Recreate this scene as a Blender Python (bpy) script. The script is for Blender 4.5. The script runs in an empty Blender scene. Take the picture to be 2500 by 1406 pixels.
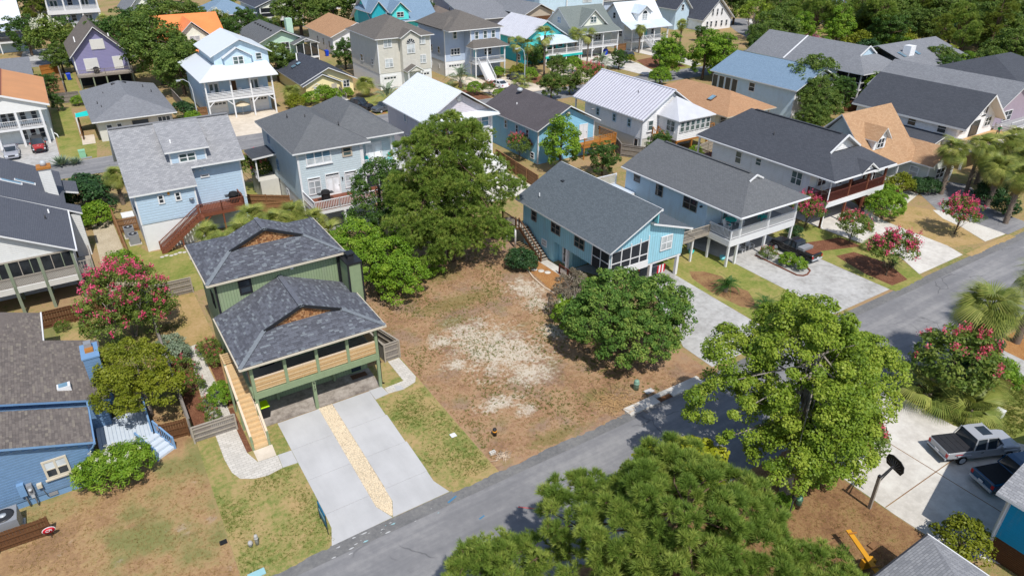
import bpy, math, random
import numpy as np
from mathutils import Vector, Matrix
random.seed(7); RNG = np.random.default_rng(7)
SC = bpy.context.scene
COL = SC.collection
# ------------------------------------------------------------------ camera
TH, YAW, ROLL = math.radians(29.2563), math.radians(33.0121), math.radians(0.4389)
CAM_H = 31.4
fw = Vector((math.sin(YAW)*math.cos(TH), math.cos(YAW)*math.cos(TH), -math.sin(TH)))
r0 = Vector((math.cos(YAW), -math.sin(YAW), 0)); u0 = r0.cross(fw)
rr = r0*math.cos(ROLL) + u0*math.sin(ROLL); uu = u0*math.cos(ROLL) - r0*math.sin(ROLL)
cam = bpy.data.cameras.new('camera'); cam_o = bpy.data.objects.new('camera', cam); COL.objects.link(cam_o)
cam.sensor_width = 36; cam.lens = 1683.94/2500*36; cam.clip_end = 3000; cam.clip_start = 0.5
cam_o.matrix_world = Matrix(((rr.x, uu.x, -fw.x, 0), (rr.y, uu.y, -fw.y, 0), (rr.z, uu.z, -fw.z, CAM_H), (0, 0, 0, 1)))
SC.camera = cam_o
# ------------------------------------------------------------------ sky and sun
SUN_EL, SUN_AZ = 57.0, 190.0      # azimuth clockwise from +Y
wd = bpy.data.worlds.new('World'); SC.world = wd; wd.use_nodes = True
nt = wd.node_tree; nt.nodes.clear()
sky = nt.nodes.new('ShaderNodeTexSky'); sky.sky_type = 'NISHITA'; sky.sun_disc = False
sky.sun_elevation = math.radians(SUN_EL); sky.sun_rotation = math.radians(SUN_AZ)
bg = nt.nodes.new('ShaderNodeBackground'); bg.inputs['Strength'].default_value = 0.15
wo = nt.nodes.new('ShaderNodeOutputWorld')
nt.links.new(sky.outputs[0], bg.inputs[0]); nt.links.new(bg.outputs[0], wo.inputs[0])
sl = bpy.data.lights.new('sun', 'SUN'); sl.energy = 4.5; sl.angle = math.radians(0.53); sl.color = (1.0, 0.965, 0.91)
so = bpy.data.objects.new('sun', sl); COL.objects.link(so)
_e, _a = math.radians(SUN_EL), math.radians(SUN_AZ)
sdir = Vector((math.sin(_a)*math.cos(_e), math.cos(_a)*math.cos(_e), math.sin(_e)))
so.rotation_euler = sdir.to_track_quat('Z', 'Y').to_euler(); so.location = (0, -40, 80)
vs = SC.view_settings; vs.view_transform = 'Standard'; vs.look = 'None'; vs.exposure = 0.0; vs.gamma = 1.0; vs.use_curve_mapping = False
SC.render.engine = 'CYCLES'
SC.cycles.max_bounces = 5; SC.cycles.diffuse_bounces = 3; SC.cycles.glossy_bounces = 2; SC.cycles.transmission_bounces = 3; SC.cycles.transparent_max_bounces = 6

# ------------------------------------------------------------------ materials
def lin(c): return tuple((v/255/12.92 if v <= 10 else ((v/255+0.055)/1.055)**2.4) for v in c)
def S(r, g, b, k=0.8):
    l = lin((r, g, b)); return (min(l[0]*k, .85), min(l[1]*k, .85), min(l[2]*k, .85), 1)
MATS = {}
class NT:
    def __init__(s, name):
        m = bpy.data.materials.new(name); m.use_nodes = True; s.m = m; s.t = m.node_tree; s.t.nodes.clear()
        s.out = s.n('OutputMaterial'); MATS[name] = m
    def n(s, typ, **kw):
        nd = s.t.nodes.new('ShaderNode'+typ)
        for k, v in kw.items():
            if k.startswith('i_'): nd.inputs[k[2:].replace('_', ' ')].default_value = v
            else: setattr(nd, k, v)
        return nd
    def l(s, a, b): s.t.links.new(a, b)
    def math(s, op, a, b=None, c=None):
        nd = s.n('Math', operation=op)
        for i, v in enumerate((a, b, c)):
            if v is None: continue
            if isinstance(v, (int, float)): nd.inputs[i].default_value = v
            else: s.l(v, nd.inputs[i])
        return nd.outputs[0]
    def mix(s, f, a, b, blend='MIX'):
        nd = s.n('Mix', data_type='RGBA', blend_type=blend)
        for i, v in ((0, f), (6, a), (7, b)):
            if isinstance(v, (tuple, list, int, float)): nd.inputs[i].default_value = v
            else: s.l(v, nd.inputs[i])
        return nd.outputs[2]
    def pos(s): return s.n('NewGeometry').outputs['Position']
    def noise(s, scale, detail=3, rough=.55, vec=None, dist=0):
        nd = s.n('TexNoise'); nd.inputs['Scale'].default_value = scale; nd.inputs['Detail'].default_value = detail
        nd.inputs['Roughness'].default_value = rough; nd.inputs['Distortion'].default_value = dist
        s.l(vec if vec is not None else s.pos(), nd.inputs['Vector']); return nd.outputs['Fac']
    def ramp(s, f, stops, interp='LINEAR'):
        nd = s.n('ValToRGB'); nd.color_ramp.interpolation = interp; e = nd.color_ramp.elements
        while len(e) < len(stops): e.new(0.5)
        for el, (p, c) in zip(e, stops):
            el.position = p; el.color = c if len(c) == 4 else (*c, 1)
        s.l(f, nd.inputs[0]); return nd.outputs[0]
    def rampf(s, f, a, b):
        nd = s.n('MapRange'); nd.inputs[1].default_value = a; nd.inputs[2].default_value = b; nd.interpolation_type = 'SMOOTHSTEP'
        s.l(f, nd.inputs[0]); return nd.outputs[0]
    def bsdf(s, col, rough=.7, spec=.3, normal=None, **kw):
        b = s.n('BsdfPrincipled')
        if isinstance(col, (tuple, list)): b.inputs['Base Color'].default_value = col
        else: s.l(col, b.inputs['Base Color'])
        b.inputs['Roughness'].default_value = rough; b.inputs['Specular IOR Level'].default_value = spec
        for k, v in kw.items(): b.inputs[k.replace('_', ' ')].default_value = v
        if normal is not None: s.l(normal, b.inputs['Normal'])
        s.l(b.outputs[0], s.out.inputs['Surface']); return b
    def bump(s, h, dist=.02, strength=1.0):
        nd = s.n('Bump'); nd.inputs['Distance'].default_value = dist; nd.inputs['Strength'].default_value = strength
        s.l(h, nd.inputs['Height']); return nd.outputs[0]
    def uv(s): return s.n('UVMap').outputs[0]
def dk(c, k): return (c[0]*k, c[1]*k, c[2]*k, 1)
def m_plain(name, c, rough=.6, var=.15, scale=2.5, spec=.3, **kw):
    t = NT(name); n = t.noise(scale, 4); n2 = t.noise(scale*9, 2)
    f = t.math('ADD', t.math('MULTIPLY', n, .65), t.math('MULTIPLY', n2, .35))
    t.bsdf(t.ramp(f, [(.3, dk(c, 1-var)), (.7, dk(c, 1+var*.6))]), rough, spec, **kw); return t.m
def m_siding(name, c, pitch=.2, vert=False, var=.1, depth=.02):
    c = tuple(min(.82, q*1.25) for q in c[:3])+(1,)
    t = NT(name); sx = t.n('SeparateXYZ'); t.l(t.uv(), sx.inputs[0])
    v = sx.outputs[0] if vert else sx.outputs[1]
    fr = t.math('FRACT', t.math('DIVIDE', v, pitch))
    if vert: h = t.rampf(t.math('ABSOLUTE', t.math('SUBTRACT', fr, .5)), .46, .40); gap = h
    else: h = t.math('SUBTRACT', 1.0, fr); gap = t.rampf(fr, .02, .10)
    n = t.noise(1.3, 4); n2 = t.noise(14, 2)
    cc = t.ramp(t.math('ADD', t.math('MULTIPLY', n, .6), t.math('MULTIPLY', n2, .4)), [(.3, dk(c, 1-var)), (.7, dk(c, 1+var*.5))])
    mp = t.n('Mapping'); mp.inputs['Scale'].default_value = (1.8, .22, 1); t.l(t.uv(), mp.inputs[0]); cc = t.mix(t.math('MULTIPLY', t.rampf(t.noise(1.0, 5, .65, mp.outputs[0]), .5, .75), .22), cc, (.3, .28, .25, 1))
    cc = t.mix(t.math('MULTIPLY', t.math('SUBTRACT', 1.0, gap), .45), cc, dk(c, .35))  # shadow line at each board lap painted into the colour; vertical grooves darkened too
    t.bsdf(cc, .55, .3, t.bump(h, depth, .8)); return t.m
def m_shingle(name, c1, c2, w=.32, h=.15, warm=None, mort=.5, depth=.012, stain=.25):
    t = NT(name); b = t.n('TexBrick'); b.offset = .5
    b.inputs['Color1'].default_value = c1; b.inputs['Color2'].default_value = c2; b.inputs['Mortar'].default_value = dk(c1, mort)
    b.inputs['Scale'].default_value = 1; b.inputs['Mortar Size'].default_value = .014; b.inputs['Bias'].default_value = 0
    b.inputs['Brick Width'].default_value = w; b.inputs['Row Height'].default_value = h
    t.l(t.uv(), b.inputs['Vector'])
    n = t.noise(.45, 4); g = t.noise(30, 2)
    c = t.mix(t.math('MULTIPLY', g, .5), b.outputs[0], dk(c2, 1.25), 'MIX')
    mp = t.n('Mapping'); mp.inputs['Scale'].default_value = (1.6, .12, 1); t.l(t.uv(), mp.inputs[0]); sk = t.rampf(t.noise(1.0, 4, .6, mp.outputs[0]), .5, .72); c = t.mix(t.math('MULTIPLY', sk, stain*.9), c, dk(c1, .62))
    st = t.rampf(n, .45, .75); c = t.mix(t.math('MULTIPLY', st, stain), c, dk(c1, .6))
    st2 = t.rampf(n, .5, .2); c = t.mix(t.math('MULTIPLY', st2, stain*.6), c, dk(c2, 1.35))
    t.bsdf(c, .85, .2, t.bump(t.math('SUBTRACT', 1.0, b.outputs['Fac']), depth, .7)); return t.m
def m_metalroof(name, c, pitch=.3, rough=.35):
    t = NT(name); sx = t.n('SeparateXYZ'); t.l(t.uv(), sx.inputs[0])
    fr = t.math('FRACT', t.math('DIVIDE', sx.outputs[0], pitch))
    h = t.rampf(t.math('ABSOLUTE', t.math('SUBTRACT', fr, .5)), .36, .44)
    n = t.noise(.8, 4); cc = t.ramp(n, [(.3, dk(c, .9)), (.7, dk(c, 1.05))])
    t.bsdf(cc, rough, .5, t.bump(h, .03, .6)); return t.m
def m_glass(name, c=(.018, .024, .03, 1), rough=.06, var=None):
    t = NT(name); n = t.noise(.7, 2)
    t.bsdf(t.ramp(n, [(.35, c), (.65, dk(c, 2.0))]), rough, .6); return t.m
def m_screen(name):
    t = NT(name); n = t.noise(1.2, 3)
    d = t.n('BsdfDiffuse'); t.l(t.ramp(n, [(.3, (.012, .014, .017, 1)), (.7, (.04, .045, .05, 1))]), d.inputs[0])
    tr = t.n('BsdfTransparent'); mx = t.n('MixShader'); mx.inputs[0].default_value = .32
    t.l(d.outputs[0], mx.inputs[1]); t.l(tr.outputs[0], mx.inputs[2]); t.l(mx.outputs[0], t.out.inputs[0]); return t.m
def m_leaf(name, c1, c2, c3, trans=.35, rough=.5, spec=.25):
    """per-leaf tint from the point attribute 'tint' plus slow colour drift"""
    t = NT(name); a = t.n('Attribute', attribute_name='tint'); n = t.noise(.6, 2)
    f = t.math('ADD', t.math('MULTIPLY', a.outputs['Fac'], .75), t.math('MULTIPLY', n, .3))
    col = t.ramp(f, [(.1, c1), (.5, c2), (.95, c3)])
    b = t.bsdf(col, rough, spec)
    tl = t.n('BsdfTranslucent'); t.l(t.mix(.5, col, t.mix(1.0, col, (.9, 1.0, .35, 1), 'MULTIPLY')), tl.inputs[0])
    mx = t.n('MixShader'); mx.inputs[0].default_value = trans
    t.l(b.outputs[0], mx.inputs[1]); t.l(tl.outputs[0], mx.inputs[2]); t.l(mx.outputs[0], t.out.inputs[0]); return t.m

# ------------------------------------------------------------------ object helpers
WM = {}          # world matrices of linked objects
def put(ob, parent=None, mw=None):
    COL.objects.link(ob)
    mw = mw or Matrix.Identity(4)
    if parent is not None:
        ob.parent = parent; ob.matrix_parent_inverse = WM[parent.name].inverted()
    ob.matrix_basis = mw
    WM[ob.name] = mw.copy(); return ob
def tag(o, label=None, cat=None, group=None, kind=None):
    if label: o['label'] = label
    if cat: o['category'] = cat
    if group: o['group'] = group
    if kind: o['kind'] = kind
    return o
def thing(name, label, cat, loc, group=None, rz=0):
    e = bpy.data.objects.new(name, None); e.empty_display_size = .3
    put(e, None, Matrix.Translation(loc) @ Matrix.Rotation(rz, 4, 'Z')); return tag(e, label, cat, group)
def copy_thing(src, loc, rz=0, sc=1.0, label=None, group=None, src_children=None):
    r = src.copy(); COL.objects.link(r)
    r.matrix_basis = Matrix.Translation(loc) @ Matrix.Rotation(rz, 4, 'Z') @ Matrix.Diagonal((*((sc, sc, sc) if isinstance(sc, (int, float)) else sc), 1))
    if label: r['label'] = label
    if group: r['group'] = group
    for ch in (src_children or list(src.children)):
        c = ch.copy(); COL.objects.link(c); c.parent = r
        for g in ch.children:
            d = g.copy(); COL.objects.link(d); d.parent = c
    return r
def M(m): return MATS[m] if isinstance(m, str) else m
def face_uv(me):
    uvl = me.uv_layers.new(name='UVMap'); co = me.vertices
    for p in me.polygons:
        n = p.normal
        if abs(n.z) > .995: U, V = Vector((1, 0, 0)), Vector((0, 1, 0))
        else:
            U = Vector((0, 0, 1)).cross(n).normalized(); V = n.cross(U)
        for li in p.loop_indices:
            v = co[me.loops[li].vertex_index].co; uvl.data[li].uv = (v.dot(U), v.dot(V))
def mesh(name, verts, faces, mats, idx=None, parent=None, uv=True, smooth=False, mw=None):
    me = bpy.data.meshes.new(name); me.from_pydata([tuple(v) for v in verts], [], [tuple(f) for f in faces])
    for m in (mats if isinstance(mats, (list, tuple)) else [mats]): me.materials.append(M(m))
    if idx:
        for p, i in zip(me.polygons, idx): p.material_index = i
    me.update()
    if uv: face_uv(me)
    if smooth:
        for p in me.polygons: p.use_smooth = True
    return put(bpy.data.objects.new(name, me), parent, mw)
_cubes = {}
CV = [(-.5, -.5, -.5), (.5, -.5, -.5), (.5, .5, -.5), (-.5, .5, -.5), (-.5, -.5, .5), (.5, -.5, .5), (.5, .5, .5), (-.5, .5, .5)]
CF = [(0, 3, 2, 1), (4, 5, 6, 7), (0, 1, 5, 4), (1, 2, 6, 5), (2, 3, 7, 6), (3, 0, 4, 7)]
def cube_me(m):
    k = m if isinstance(m, str) else m.name
    if k not in _cubes:
        me = bpy.data.meshes.new('block_'+k); me.from_pydata(CV, [], CF); me.materials.append(M(m)); me.update(); _cubes[k] = me
    return _cubes[k]
def bx(name, parent, m, x0, x1, y0, y1, z0, z1):
    o = bpy.data.objects.new(name, cube_me(m))
    return put(o, parent, Matrix.Translation(((x0+x1)/2, (y0+y1)/2, (z0+z1)/2)) @ Matrix.Diagonal((abs(x1-x0), abs(y1-y0), abs(z1-z0), 1)))
def beam(name, parent, m, p0, p1, w=.1, h=.1):
    p0, p1 = Vector(p0), Vector(p1); d = p1-p0; L = d.length; d.normalize()
    up = Vector((0, 0, 1)) if abs(d.z) < .98 else Vector((0, 1, 0))
    s = up.cross(d).normalized(); t = d.cross(s); c = (p0+p1)/2
    R = Matrix(((d.x*L, s.x*w, t.x*h, c.x), (d.y*L, s.y*w, t.y*h, c.y), (d.z*L, s.z*w, t.z*h, c.z), (0, 0, 0, 1)))
    o = bpy.data.objects.new(name, cube_me(m)); COL.objects.link(o)
    if parent is not None: o.parent = parent; o.matrix_parent_inverse = WM[parent.name].inverted()
    o.matrix_basis = R; WM[o.name] = R.copy(); return o
def boxes_mesh(name, parent, m, L, mw=None):
    """several plain boxes of one part joined: (x0,x1,y0,y1,z0,z1)"""
    v, f = [], []
    for a in L:
        b = len(v); cx, cy, cz = (a[0]+a[1])/2, (a[2]+a[3])/2, (a[4]+a[5])/2
        v += [(cx+p[0]*(a[1]-a[0]), cy+p[1]*(a[3]-a[2]), cz+p[2]*(a[5]-a[4])) for p in CV]; f += [tuple(b+i for i in q) for q in CF]
    return mesh(name, v, f, m, None, parent, True, False, mw)
def slab(name, parent, polys, t, m_top, m_side, z_is_bottom=False):
    """polygons (ccw from above) thickened straight down; slot 0 top, slot 1 rest"""
    v, f, ix = [], [], []
    for P in polys:
        n = len(P); b = len(v)
        v += [tuple(p) for p in P] + [(p[0], p[1], p[2]-t) for p in P]
        f.append(tuple(range(b, b+n))); ix.append(0); f.append(tuple(range(b+2*n-1, b+n-1, -1))); ix.append(1)
        for i in range(n):
            j = (i+1) % n; f.append((b+i, b+n+i, b+n+j, b+j)); ix.append(1)
    return mesh(name, v, f, [m_top, m_side], ix, parent)
def sheet(name, pts, m, z, kind='structure', parent=None, label=None):
    """flat ground sheet from an outline, cut into quads is not needed: one n-gon"""
    o = mesh(name, [(p[0], p[1], z) for p in pts], [tuple(range(len(pts)))], m, None, parent)
    if o.data.polygons[0].normal.z < 0: o.data.flip_normals()
    if parent is None: tag(o, label, None, None, kind)
    return o
def lathe(name, parent, m, prof, loc=(0, 0, 0), seg=12, smooth=True):
    v, f = [], []
    for r, z in prof:
        for i in range(seg):
            a = 2*math.pi*i/seg; v.append((loc[0]+r*math.cos(a), loc[1]+r*math.sin(a), loc[2]+z))
    for k in range(len(prof)-1):
        for i in range(seg):
            j = (i+1) % seg; f.append((k*seg+i, k*seg+j, (k+1)*seg+j, (k+1)*seg+i))
    f.append(tuple(range(seg-1, -1, -1))); f.append(tuple((len(prof)-1)*seg+i for i in range(seg)))
    return mesh(name, v, f, m, None, parent, True, smooth)
def tube_geo(pts, rad, seg=6):
    """tapered tube through points -> verts, faces"""
    v, f = [], []; pts = [Vector(p) for p in pts]
    for k, p in enumerate(pts):
        d = (pts[min(k+1, len(pts)-1)]-pts[max(k-1, 0)]).normalized()
        s = d.cross(Vector((0.3, 0.9, 0.1))).normalized(); t = d.cross(s)
        for i in range(seg):
            a = 2*math.pi*i/seg; q = p + (s*math.cos(a)+t*math.sin(a))*rad[k]; v.append(tuple(q))
    for k in range(len(pts)-1):
        for i in range(seg):
            j = (i+1) % seg; f.append((k*seg+i, k*seg+j, (k+1)*seg+j, (k+1)*seg+i))
    f.append(tuple((len(pts)-1)*seg+i for i in range(seg)))
    return v, f
def tubes(name, parent, m, L, seg=6, mw=None):
    v, f = [], []
    for pts, rad in L:
        a, b = tube_geo(pts, rad, seg); o = len(v); v += a; f += [tuple(i+o for i in q) for q in b]
    return mesh(name, v, f, m, None, parent, True, True, mw)
# ------------------------------------------------------------------ material palette
m_plain('white', S(240, 240, 240), .5, .05); m_plain('offwhite', S(225, 222, 212), .6, .08); m_plain('cream_trim', S(215, 205, 185), .6, .1)
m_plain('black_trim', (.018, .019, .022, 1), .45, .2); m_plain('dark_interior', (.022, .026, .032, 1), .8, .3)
m_plain('green_paint', S(136, 152, 118, .88), .6, .1); m_siding('green_wall', S(138, 154, 120, .78), .2, True, .1, .012)
m_plain('blue_trim', S(118, 154, 192, .9), .55, .1); m_plain('blue_board', S(116, 148, 182, .84), .55, .14, 3); m_siding('blue_wall', S(102, 144, 192, .68), .16)
m_plain('bluegrey_board', S(184, 204, 220, 1.0), .55, .08, 3); m_siding('bluegrey_wall', S(178, 200, 218, .8), .28)
m_plain('sage_board', S(192, 204, 208, 1.0), .55, .08, 3); m_siding('sage_wall', S(176, 194, 204, .8), .22)
m_siding('teal_wall', S(156, 208, 224, .72), .3, True, .08, .012); m_plain('teal_paint', S(135, 218, 228, .8), .55, .08)
m_siding('paleblue_wall', S(194, 216, 230, .76), .2); m_siding('skyblue_wall', S(140, 195, 220, .75), .2)
m_siding('mauve_wall', S(200, 194, 200, .85), .22); m_siding('ltgrey_wall', S(215, 217, 220, .82), .2); m_siding('white_wall', S(236, 236, 232, .9), .24)
m_plain('white_smooth', S(232, 232, 230, .9), .6, .06); m_siding('taupe_wall', S(196, 192, 182, .85), .22); m_siding('slate_wall', S(178, 192, 212, .8), .22)
m_siding('purple_wall', S(138, 134, 172, .75), .25); m_siding('cream_wall', S(244, 234, 208, .88), .22); m_plain('yellow_stucco', S(246, 222, 170, 1.0), .7, .06)
m_siding('mint_wall', S(178, 206, 186, .85), .2); m_siding('aqua_wall', S(90, 222, 220, .75), .22); m_siding('deepaqua_wall', S(40, 170, 185, .75), .2)
m_siding('grey_wall', S(158, 158, 168, .8), .22); m_siding('sagegrey_wall', S(192, 196, 188, .85), .22); m_siding('coolwhite_wall', S(220, 226, 236, .85), .22)
m_siding('rose_wall', S(160, 145, 158, .8), .22); m_siding('stone_wall', S(205, 205, 202, .85), .18); m_siding('turq_wall', S(22, 160, 205, .75), .16)
m_siding('sand_wall', S(205, 195, 175, .8), .2); m_plain('tan_gable', S(200, 185, 165, .8), .7)
# roofs
G = lambda a, k=.8: S(a[0], a[1], a[2], k)
m_shingle('r_charcoal', G((92, 96, 106)), G((66, 69, 78))); m_shingle('r_dark', G((90, 93, 100)), G((76, 79, 86)), stain=.15)
m_shingle('r_teal_grey', G((112, 120, 126)), G((92, 100, 106)), .25, .13, stain=.1); m_shingle('r_grey', G((122, 124, 126)), G((104, 106, 109)), .25, .13, stain=.12)
m_shingle('r_pale', G((178, 178, 180)), G((142, 143, 147)), .34, .15, stain=.1); m_shingle('r_brown', G((132, 122, 114)), G((112, 103, 97)), .3, .14)
m_shingle('r_tan', G((202, 166, 130)), G((178, 140, 106)), .4, .16, stain=.12); m_shingle('r_orange_tan', G((196, 156, 120)), G((178, 136, 102)), .35, .15, stain=.15)
m_shingle('r_slate', G((108, 111, 120)), G((96, 99, 108)), .28, .14, stain=.1); m_shingle('r_bluegrey', G((140, 164, 186)), G((122, 146, 168)), .28, .14, stain=.08)
m_shingle('r_midgrey', G((150, 152, 156)), G((126, 128, 133)), .32, .15, stain=.2); m_shingle('r_green_grey', G((134, 142, 138)), G((122, 130, 126)), .3, .14, stain=.1)
m_shingle('r_dusk', G((104, 98, 100)), G((92, 87, 90)), .28, .14, stain=.45); m_shingle('r_taupe', G((126, 120, 114)), G((106, 101, 96)), .3, .14, stain=.2)
m_plain('m_white_roof', S(228, 233, 238, .8), .4, .04); m_metalroof('m_ribbed', S(208, 209, 214, .86), .3, .4); m_metalroof('m_ribbed_blue', S(206, 218, 232, .9), .4)
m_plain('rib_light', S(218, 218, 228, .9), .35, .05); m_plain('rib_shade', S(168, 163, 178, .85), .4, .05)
m_plain('m_orange_roof', S(240, 140, 82, .9), .45, .14, .35); m_plain('m_copper_roof', S(214, 150, 96, .85), .5, .12, .4); m_plain('m_orange_dark', S(150, 80, 60, .8), .5)
for i, (a, k) in enumerate((((108, 111, 120), .8), ((98, 100, 108), .8), ((128, 134, 140), .8), ((90, 92, 100), .8))): m_plain('tab%d' % i, G(a, k), .9, .22, 6, .2)
for i, (a, k) in enumerate((((130, 121, 114), .82), ((122, 113, 107), .82), ((142, 133, 122), .8), ((114, 106, 101), .82))): m_plain('tabb%d' % i, G(a, k), .9, .2, 6, .2)
for i, a in enumerate(((178, 128, 84), (150, 100, 62), (196, 150, 104), (128, 88, 58))): m_plain('shake%d' % i, G(a, .75), .8, .25, 8)
# wood
m_plain('wood_new', S(222, 190, 144, .8), .65, .16, 7); m_plain('wood_new2', S(208, 170, 120, .8), .65, .18, 7); m_plain('wood_pale', S(226, 204, 178, .8), .7, .12, 7)
m_plain('wood_orange', S(190, 126, 58, .75), .6, .18, 6); m_plain('wood_red', S(140, 84, 62, .7), .6, .16, 6); m_plain('wood_maroon', S(108, 58, 50, .7), .55, .16, 6)
m_plain('wood_fence', S(152, 112, 76, .75), .8, .25, 5); m_plain('wood_grey', S(150, 142, 134, .75), .85, .22, 5); m_plain('wood_brown', S(112, 76, 48, .75), .8, .25, 5)
m_plain('wood_weathered', S(178, 168, 154, .75), .85, .18, 5); m_plain('wood_green', S(142, 152, 128, .75), .8, .15, 4); m_plain('deck_grey', S(170, 170, 172, .75), .75, .1)
m_plain('deck_paleblue', S(205, 215, 225, .85), .7, .08); m_plain('yellow_paint', S(224, 160, 40, .8), .55, .12)
# glazing, metal, plastics
m_glass('pane_dark'); m_glass('pane_blind', (.28, .30, .31, 1), .15); m_glass('pane_green', (.05, .075, .075, 1), .08); m_glass('pane_white', (.5, .51, .52, 1), .2); m_screen('screen')
m_glass('pane_sky', (.10, .17, .22, 1), .1)
m_plain('metal_grey', S(150, 152, 156), .4, .1, 3, .5); m_plain('metal_dark', (.03, .03, .033, 1), .4, .2); m_plain('galv', S(196, 200, 204), .35, .1, 3, .5)
m_plain('rubber', (.012, .012, .013, 1), .8, .2); m_plain('chrome', S(200, 205, 210), .25, .05, 2, .6); m_plain('red_lamp', (.45, .015, .015, 1), .3, .05)
m_plain('amber', (.7, .3, .03, 1), .3, .05); m_plain('headlamp', S(225, 230, 235), .15, .05); m_plain('plate', S(230, 230, 235), .4, .05)
def m_paint(n, c): m_plain(n, c, .22, .05, 1.2, .5, Coat_Weight=.6, Coat_Roughness=.05)
m_paint('car_silver', S(182, 184, 188, .75)); m_paint('car_black', (.012, .012, .014, 1)); m_paint('car_blue', S(20, 74, 108, .8)); m_paint('car_red', S(190, 34, 40, .75))
m_paint('car_white', S(238, 238, 238, .9)); m_paint('car_grey', S(90, 96, 104, .7)); m_paint('car_pewter', S(170, 172, 182, .75)); m_paint('car_navy', S(34, 38, 52, .7))
m_plain('bin_blue', S(24, 70, 205, .8), .4, .08); m_plain('bin_black', (.02, .02, .024, 1), .5); m_plain('lime', S(190, 230, 20, .85), .4, .08); m_plain('tarp_aqua', S(30, 215, 205, .8), .6)
m_plain('aqua_plastic', S(50, 205, 195, .8), .5, .06); m_plain('box_green', S(150, 205, 165, .8), .5, .08); m_plain('box_sage', S(140, 175, 155, .75), .5, .1); m_plain('paleaqua', S(160, 205, 210, .8), .5, .06)
m_plain('sign_blue', S(18, 110, 150, .8), .5, .05); m_plain('sign_red', S(200, 30, 50, .8), .5, .05); m_plain('flag_red', S(200, 30, 45, .8), .7); m_plain('fabric_navy', S(30, 40, 80, .8), .8)
m_plain('green_shirt', S(40, 150, 90, .8), .8); m_plain('skin', S(190, 140, 115, .8), .6); m_plain('denim', S(60, 70, 95, .7), .85); m_plain('hair', (.03, .02, .015, 1), .7)
m_plain('umbrella_tan', S(215, 200, 170, .8), .8); m_plain('doormat', S(110, 80, 60, .7), .95, .2, 8); m_plain('white_sheet', S(238, 240, 242, .9), .7)
# ground
def ground_mat(name, stops, s1=.35, s2=4.0, s3=28, w=(.4, .33, .27), bump=.03, rough=.95, patch=()):
    t = NT(name); a = t.noise(s1, 5, .6); b = t.noise(s2, 4, .65); c = t.noise(s3, 3, .7)
    f = t.math('ADD', t.math('ADD', t.math('MULTIPLY', a, w[0]), t.math('MULTIPLY', b, w[1])), t.math('MULTIPLY', c, w[2]))
    f = t.rampf(f, .34, .66)
    col = t.ramp(f, stops)
    for pc, ps, lo, hi, am in patch: col = t.mix(t.math('MULTIPLY', t.rampf(t.math('ADD', t.noise(ps, 5, .65), t.math('MULTIPLY', t.math('SUBTRACT', c, .5), .25)), lo, hi), am), col, pc)
    t.bsdf(col, rough, .15, t.bump(t.math('ADD', b, c), bump, .8)); return t
ground_mat('dry_grass', [(.0, S(146, 116, 88)), (.3, S(168, 134, 98)), (.55, S(186, 154, 112)), (.78, S(160, 142, 96)), (1, S(128, 128, 78))], .2, w=(.55, .25, .2), patch=((S(132, 134, 82), .2, .46, .62, .75), (S(182, 166, 148), .47, .62, .7, .6), (S(132, 98, 72), .38, .56, .7, .45)))
ground_mat('lawn', [(.0, S(190, 162, 116)), (.35, S(174, 154, 104)), (.6, S(152, 148, 88)), (.82, S(126, 136, 72)), (1, S(98, 122, 56))], .4, 3.0, 22, patch=((S(192, 160, 114), .45, .53, .68, .65), (S(108, 128, 58), .7, .56, .68, .5)))
ground_mat('lawn_green', [(.0, S(176, 158, 104)), (.4, S(154, 150, 84)), (.75, S(130, 140, 68)), (1, S(104, 124, 54))], .4, 3, 22, patch=((S(186, 162, 112), .3, .54, .7, .6),))
ground_mat('lawn_tan', [(.0, S(198, 168, 124)), (.45, S(186, 156, 108)), (.8, S(166, 146, 92)), (1, S(136, 134, 72))], .5, 3.5, 22)
ground_mat('mulch', [(.0, S(92, 58, 44)), (.5, S(132, 88, 66)), (1, S(166, 122, 94))], 1.2, 9, 40, (.2, .35, .45), .05)
ground_mat('straw', [(.0, S(150, 100, 58)), (.5, S(186, 134, 84)), (1, S(208, 164, 110))], 1.2, 9, 40, (.2, .35, .45), .05)
ground_mat('soil', [(.0, S(112, 84, 62)), (.4, S(146, 110, 78)), (.75, S(164, 132, 92)), (1, S(128, 122, 66))], .6, 5, 30)
ground_mat('pale_gravel', [(.0, S(168, 152, 128)), (.5, S(204, 190, 164)), (1, S(226, 214, 190))], .8, 8, 40, (.2, .3, .5), .04)
ground_mat('white_gravel', [(.0, S(200, 192, 178)), (.5, S(226, 220, 208)), (1, S(244, 240, 230))], .8, 8, 40, (.2, .3, .5), .04)
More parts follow.
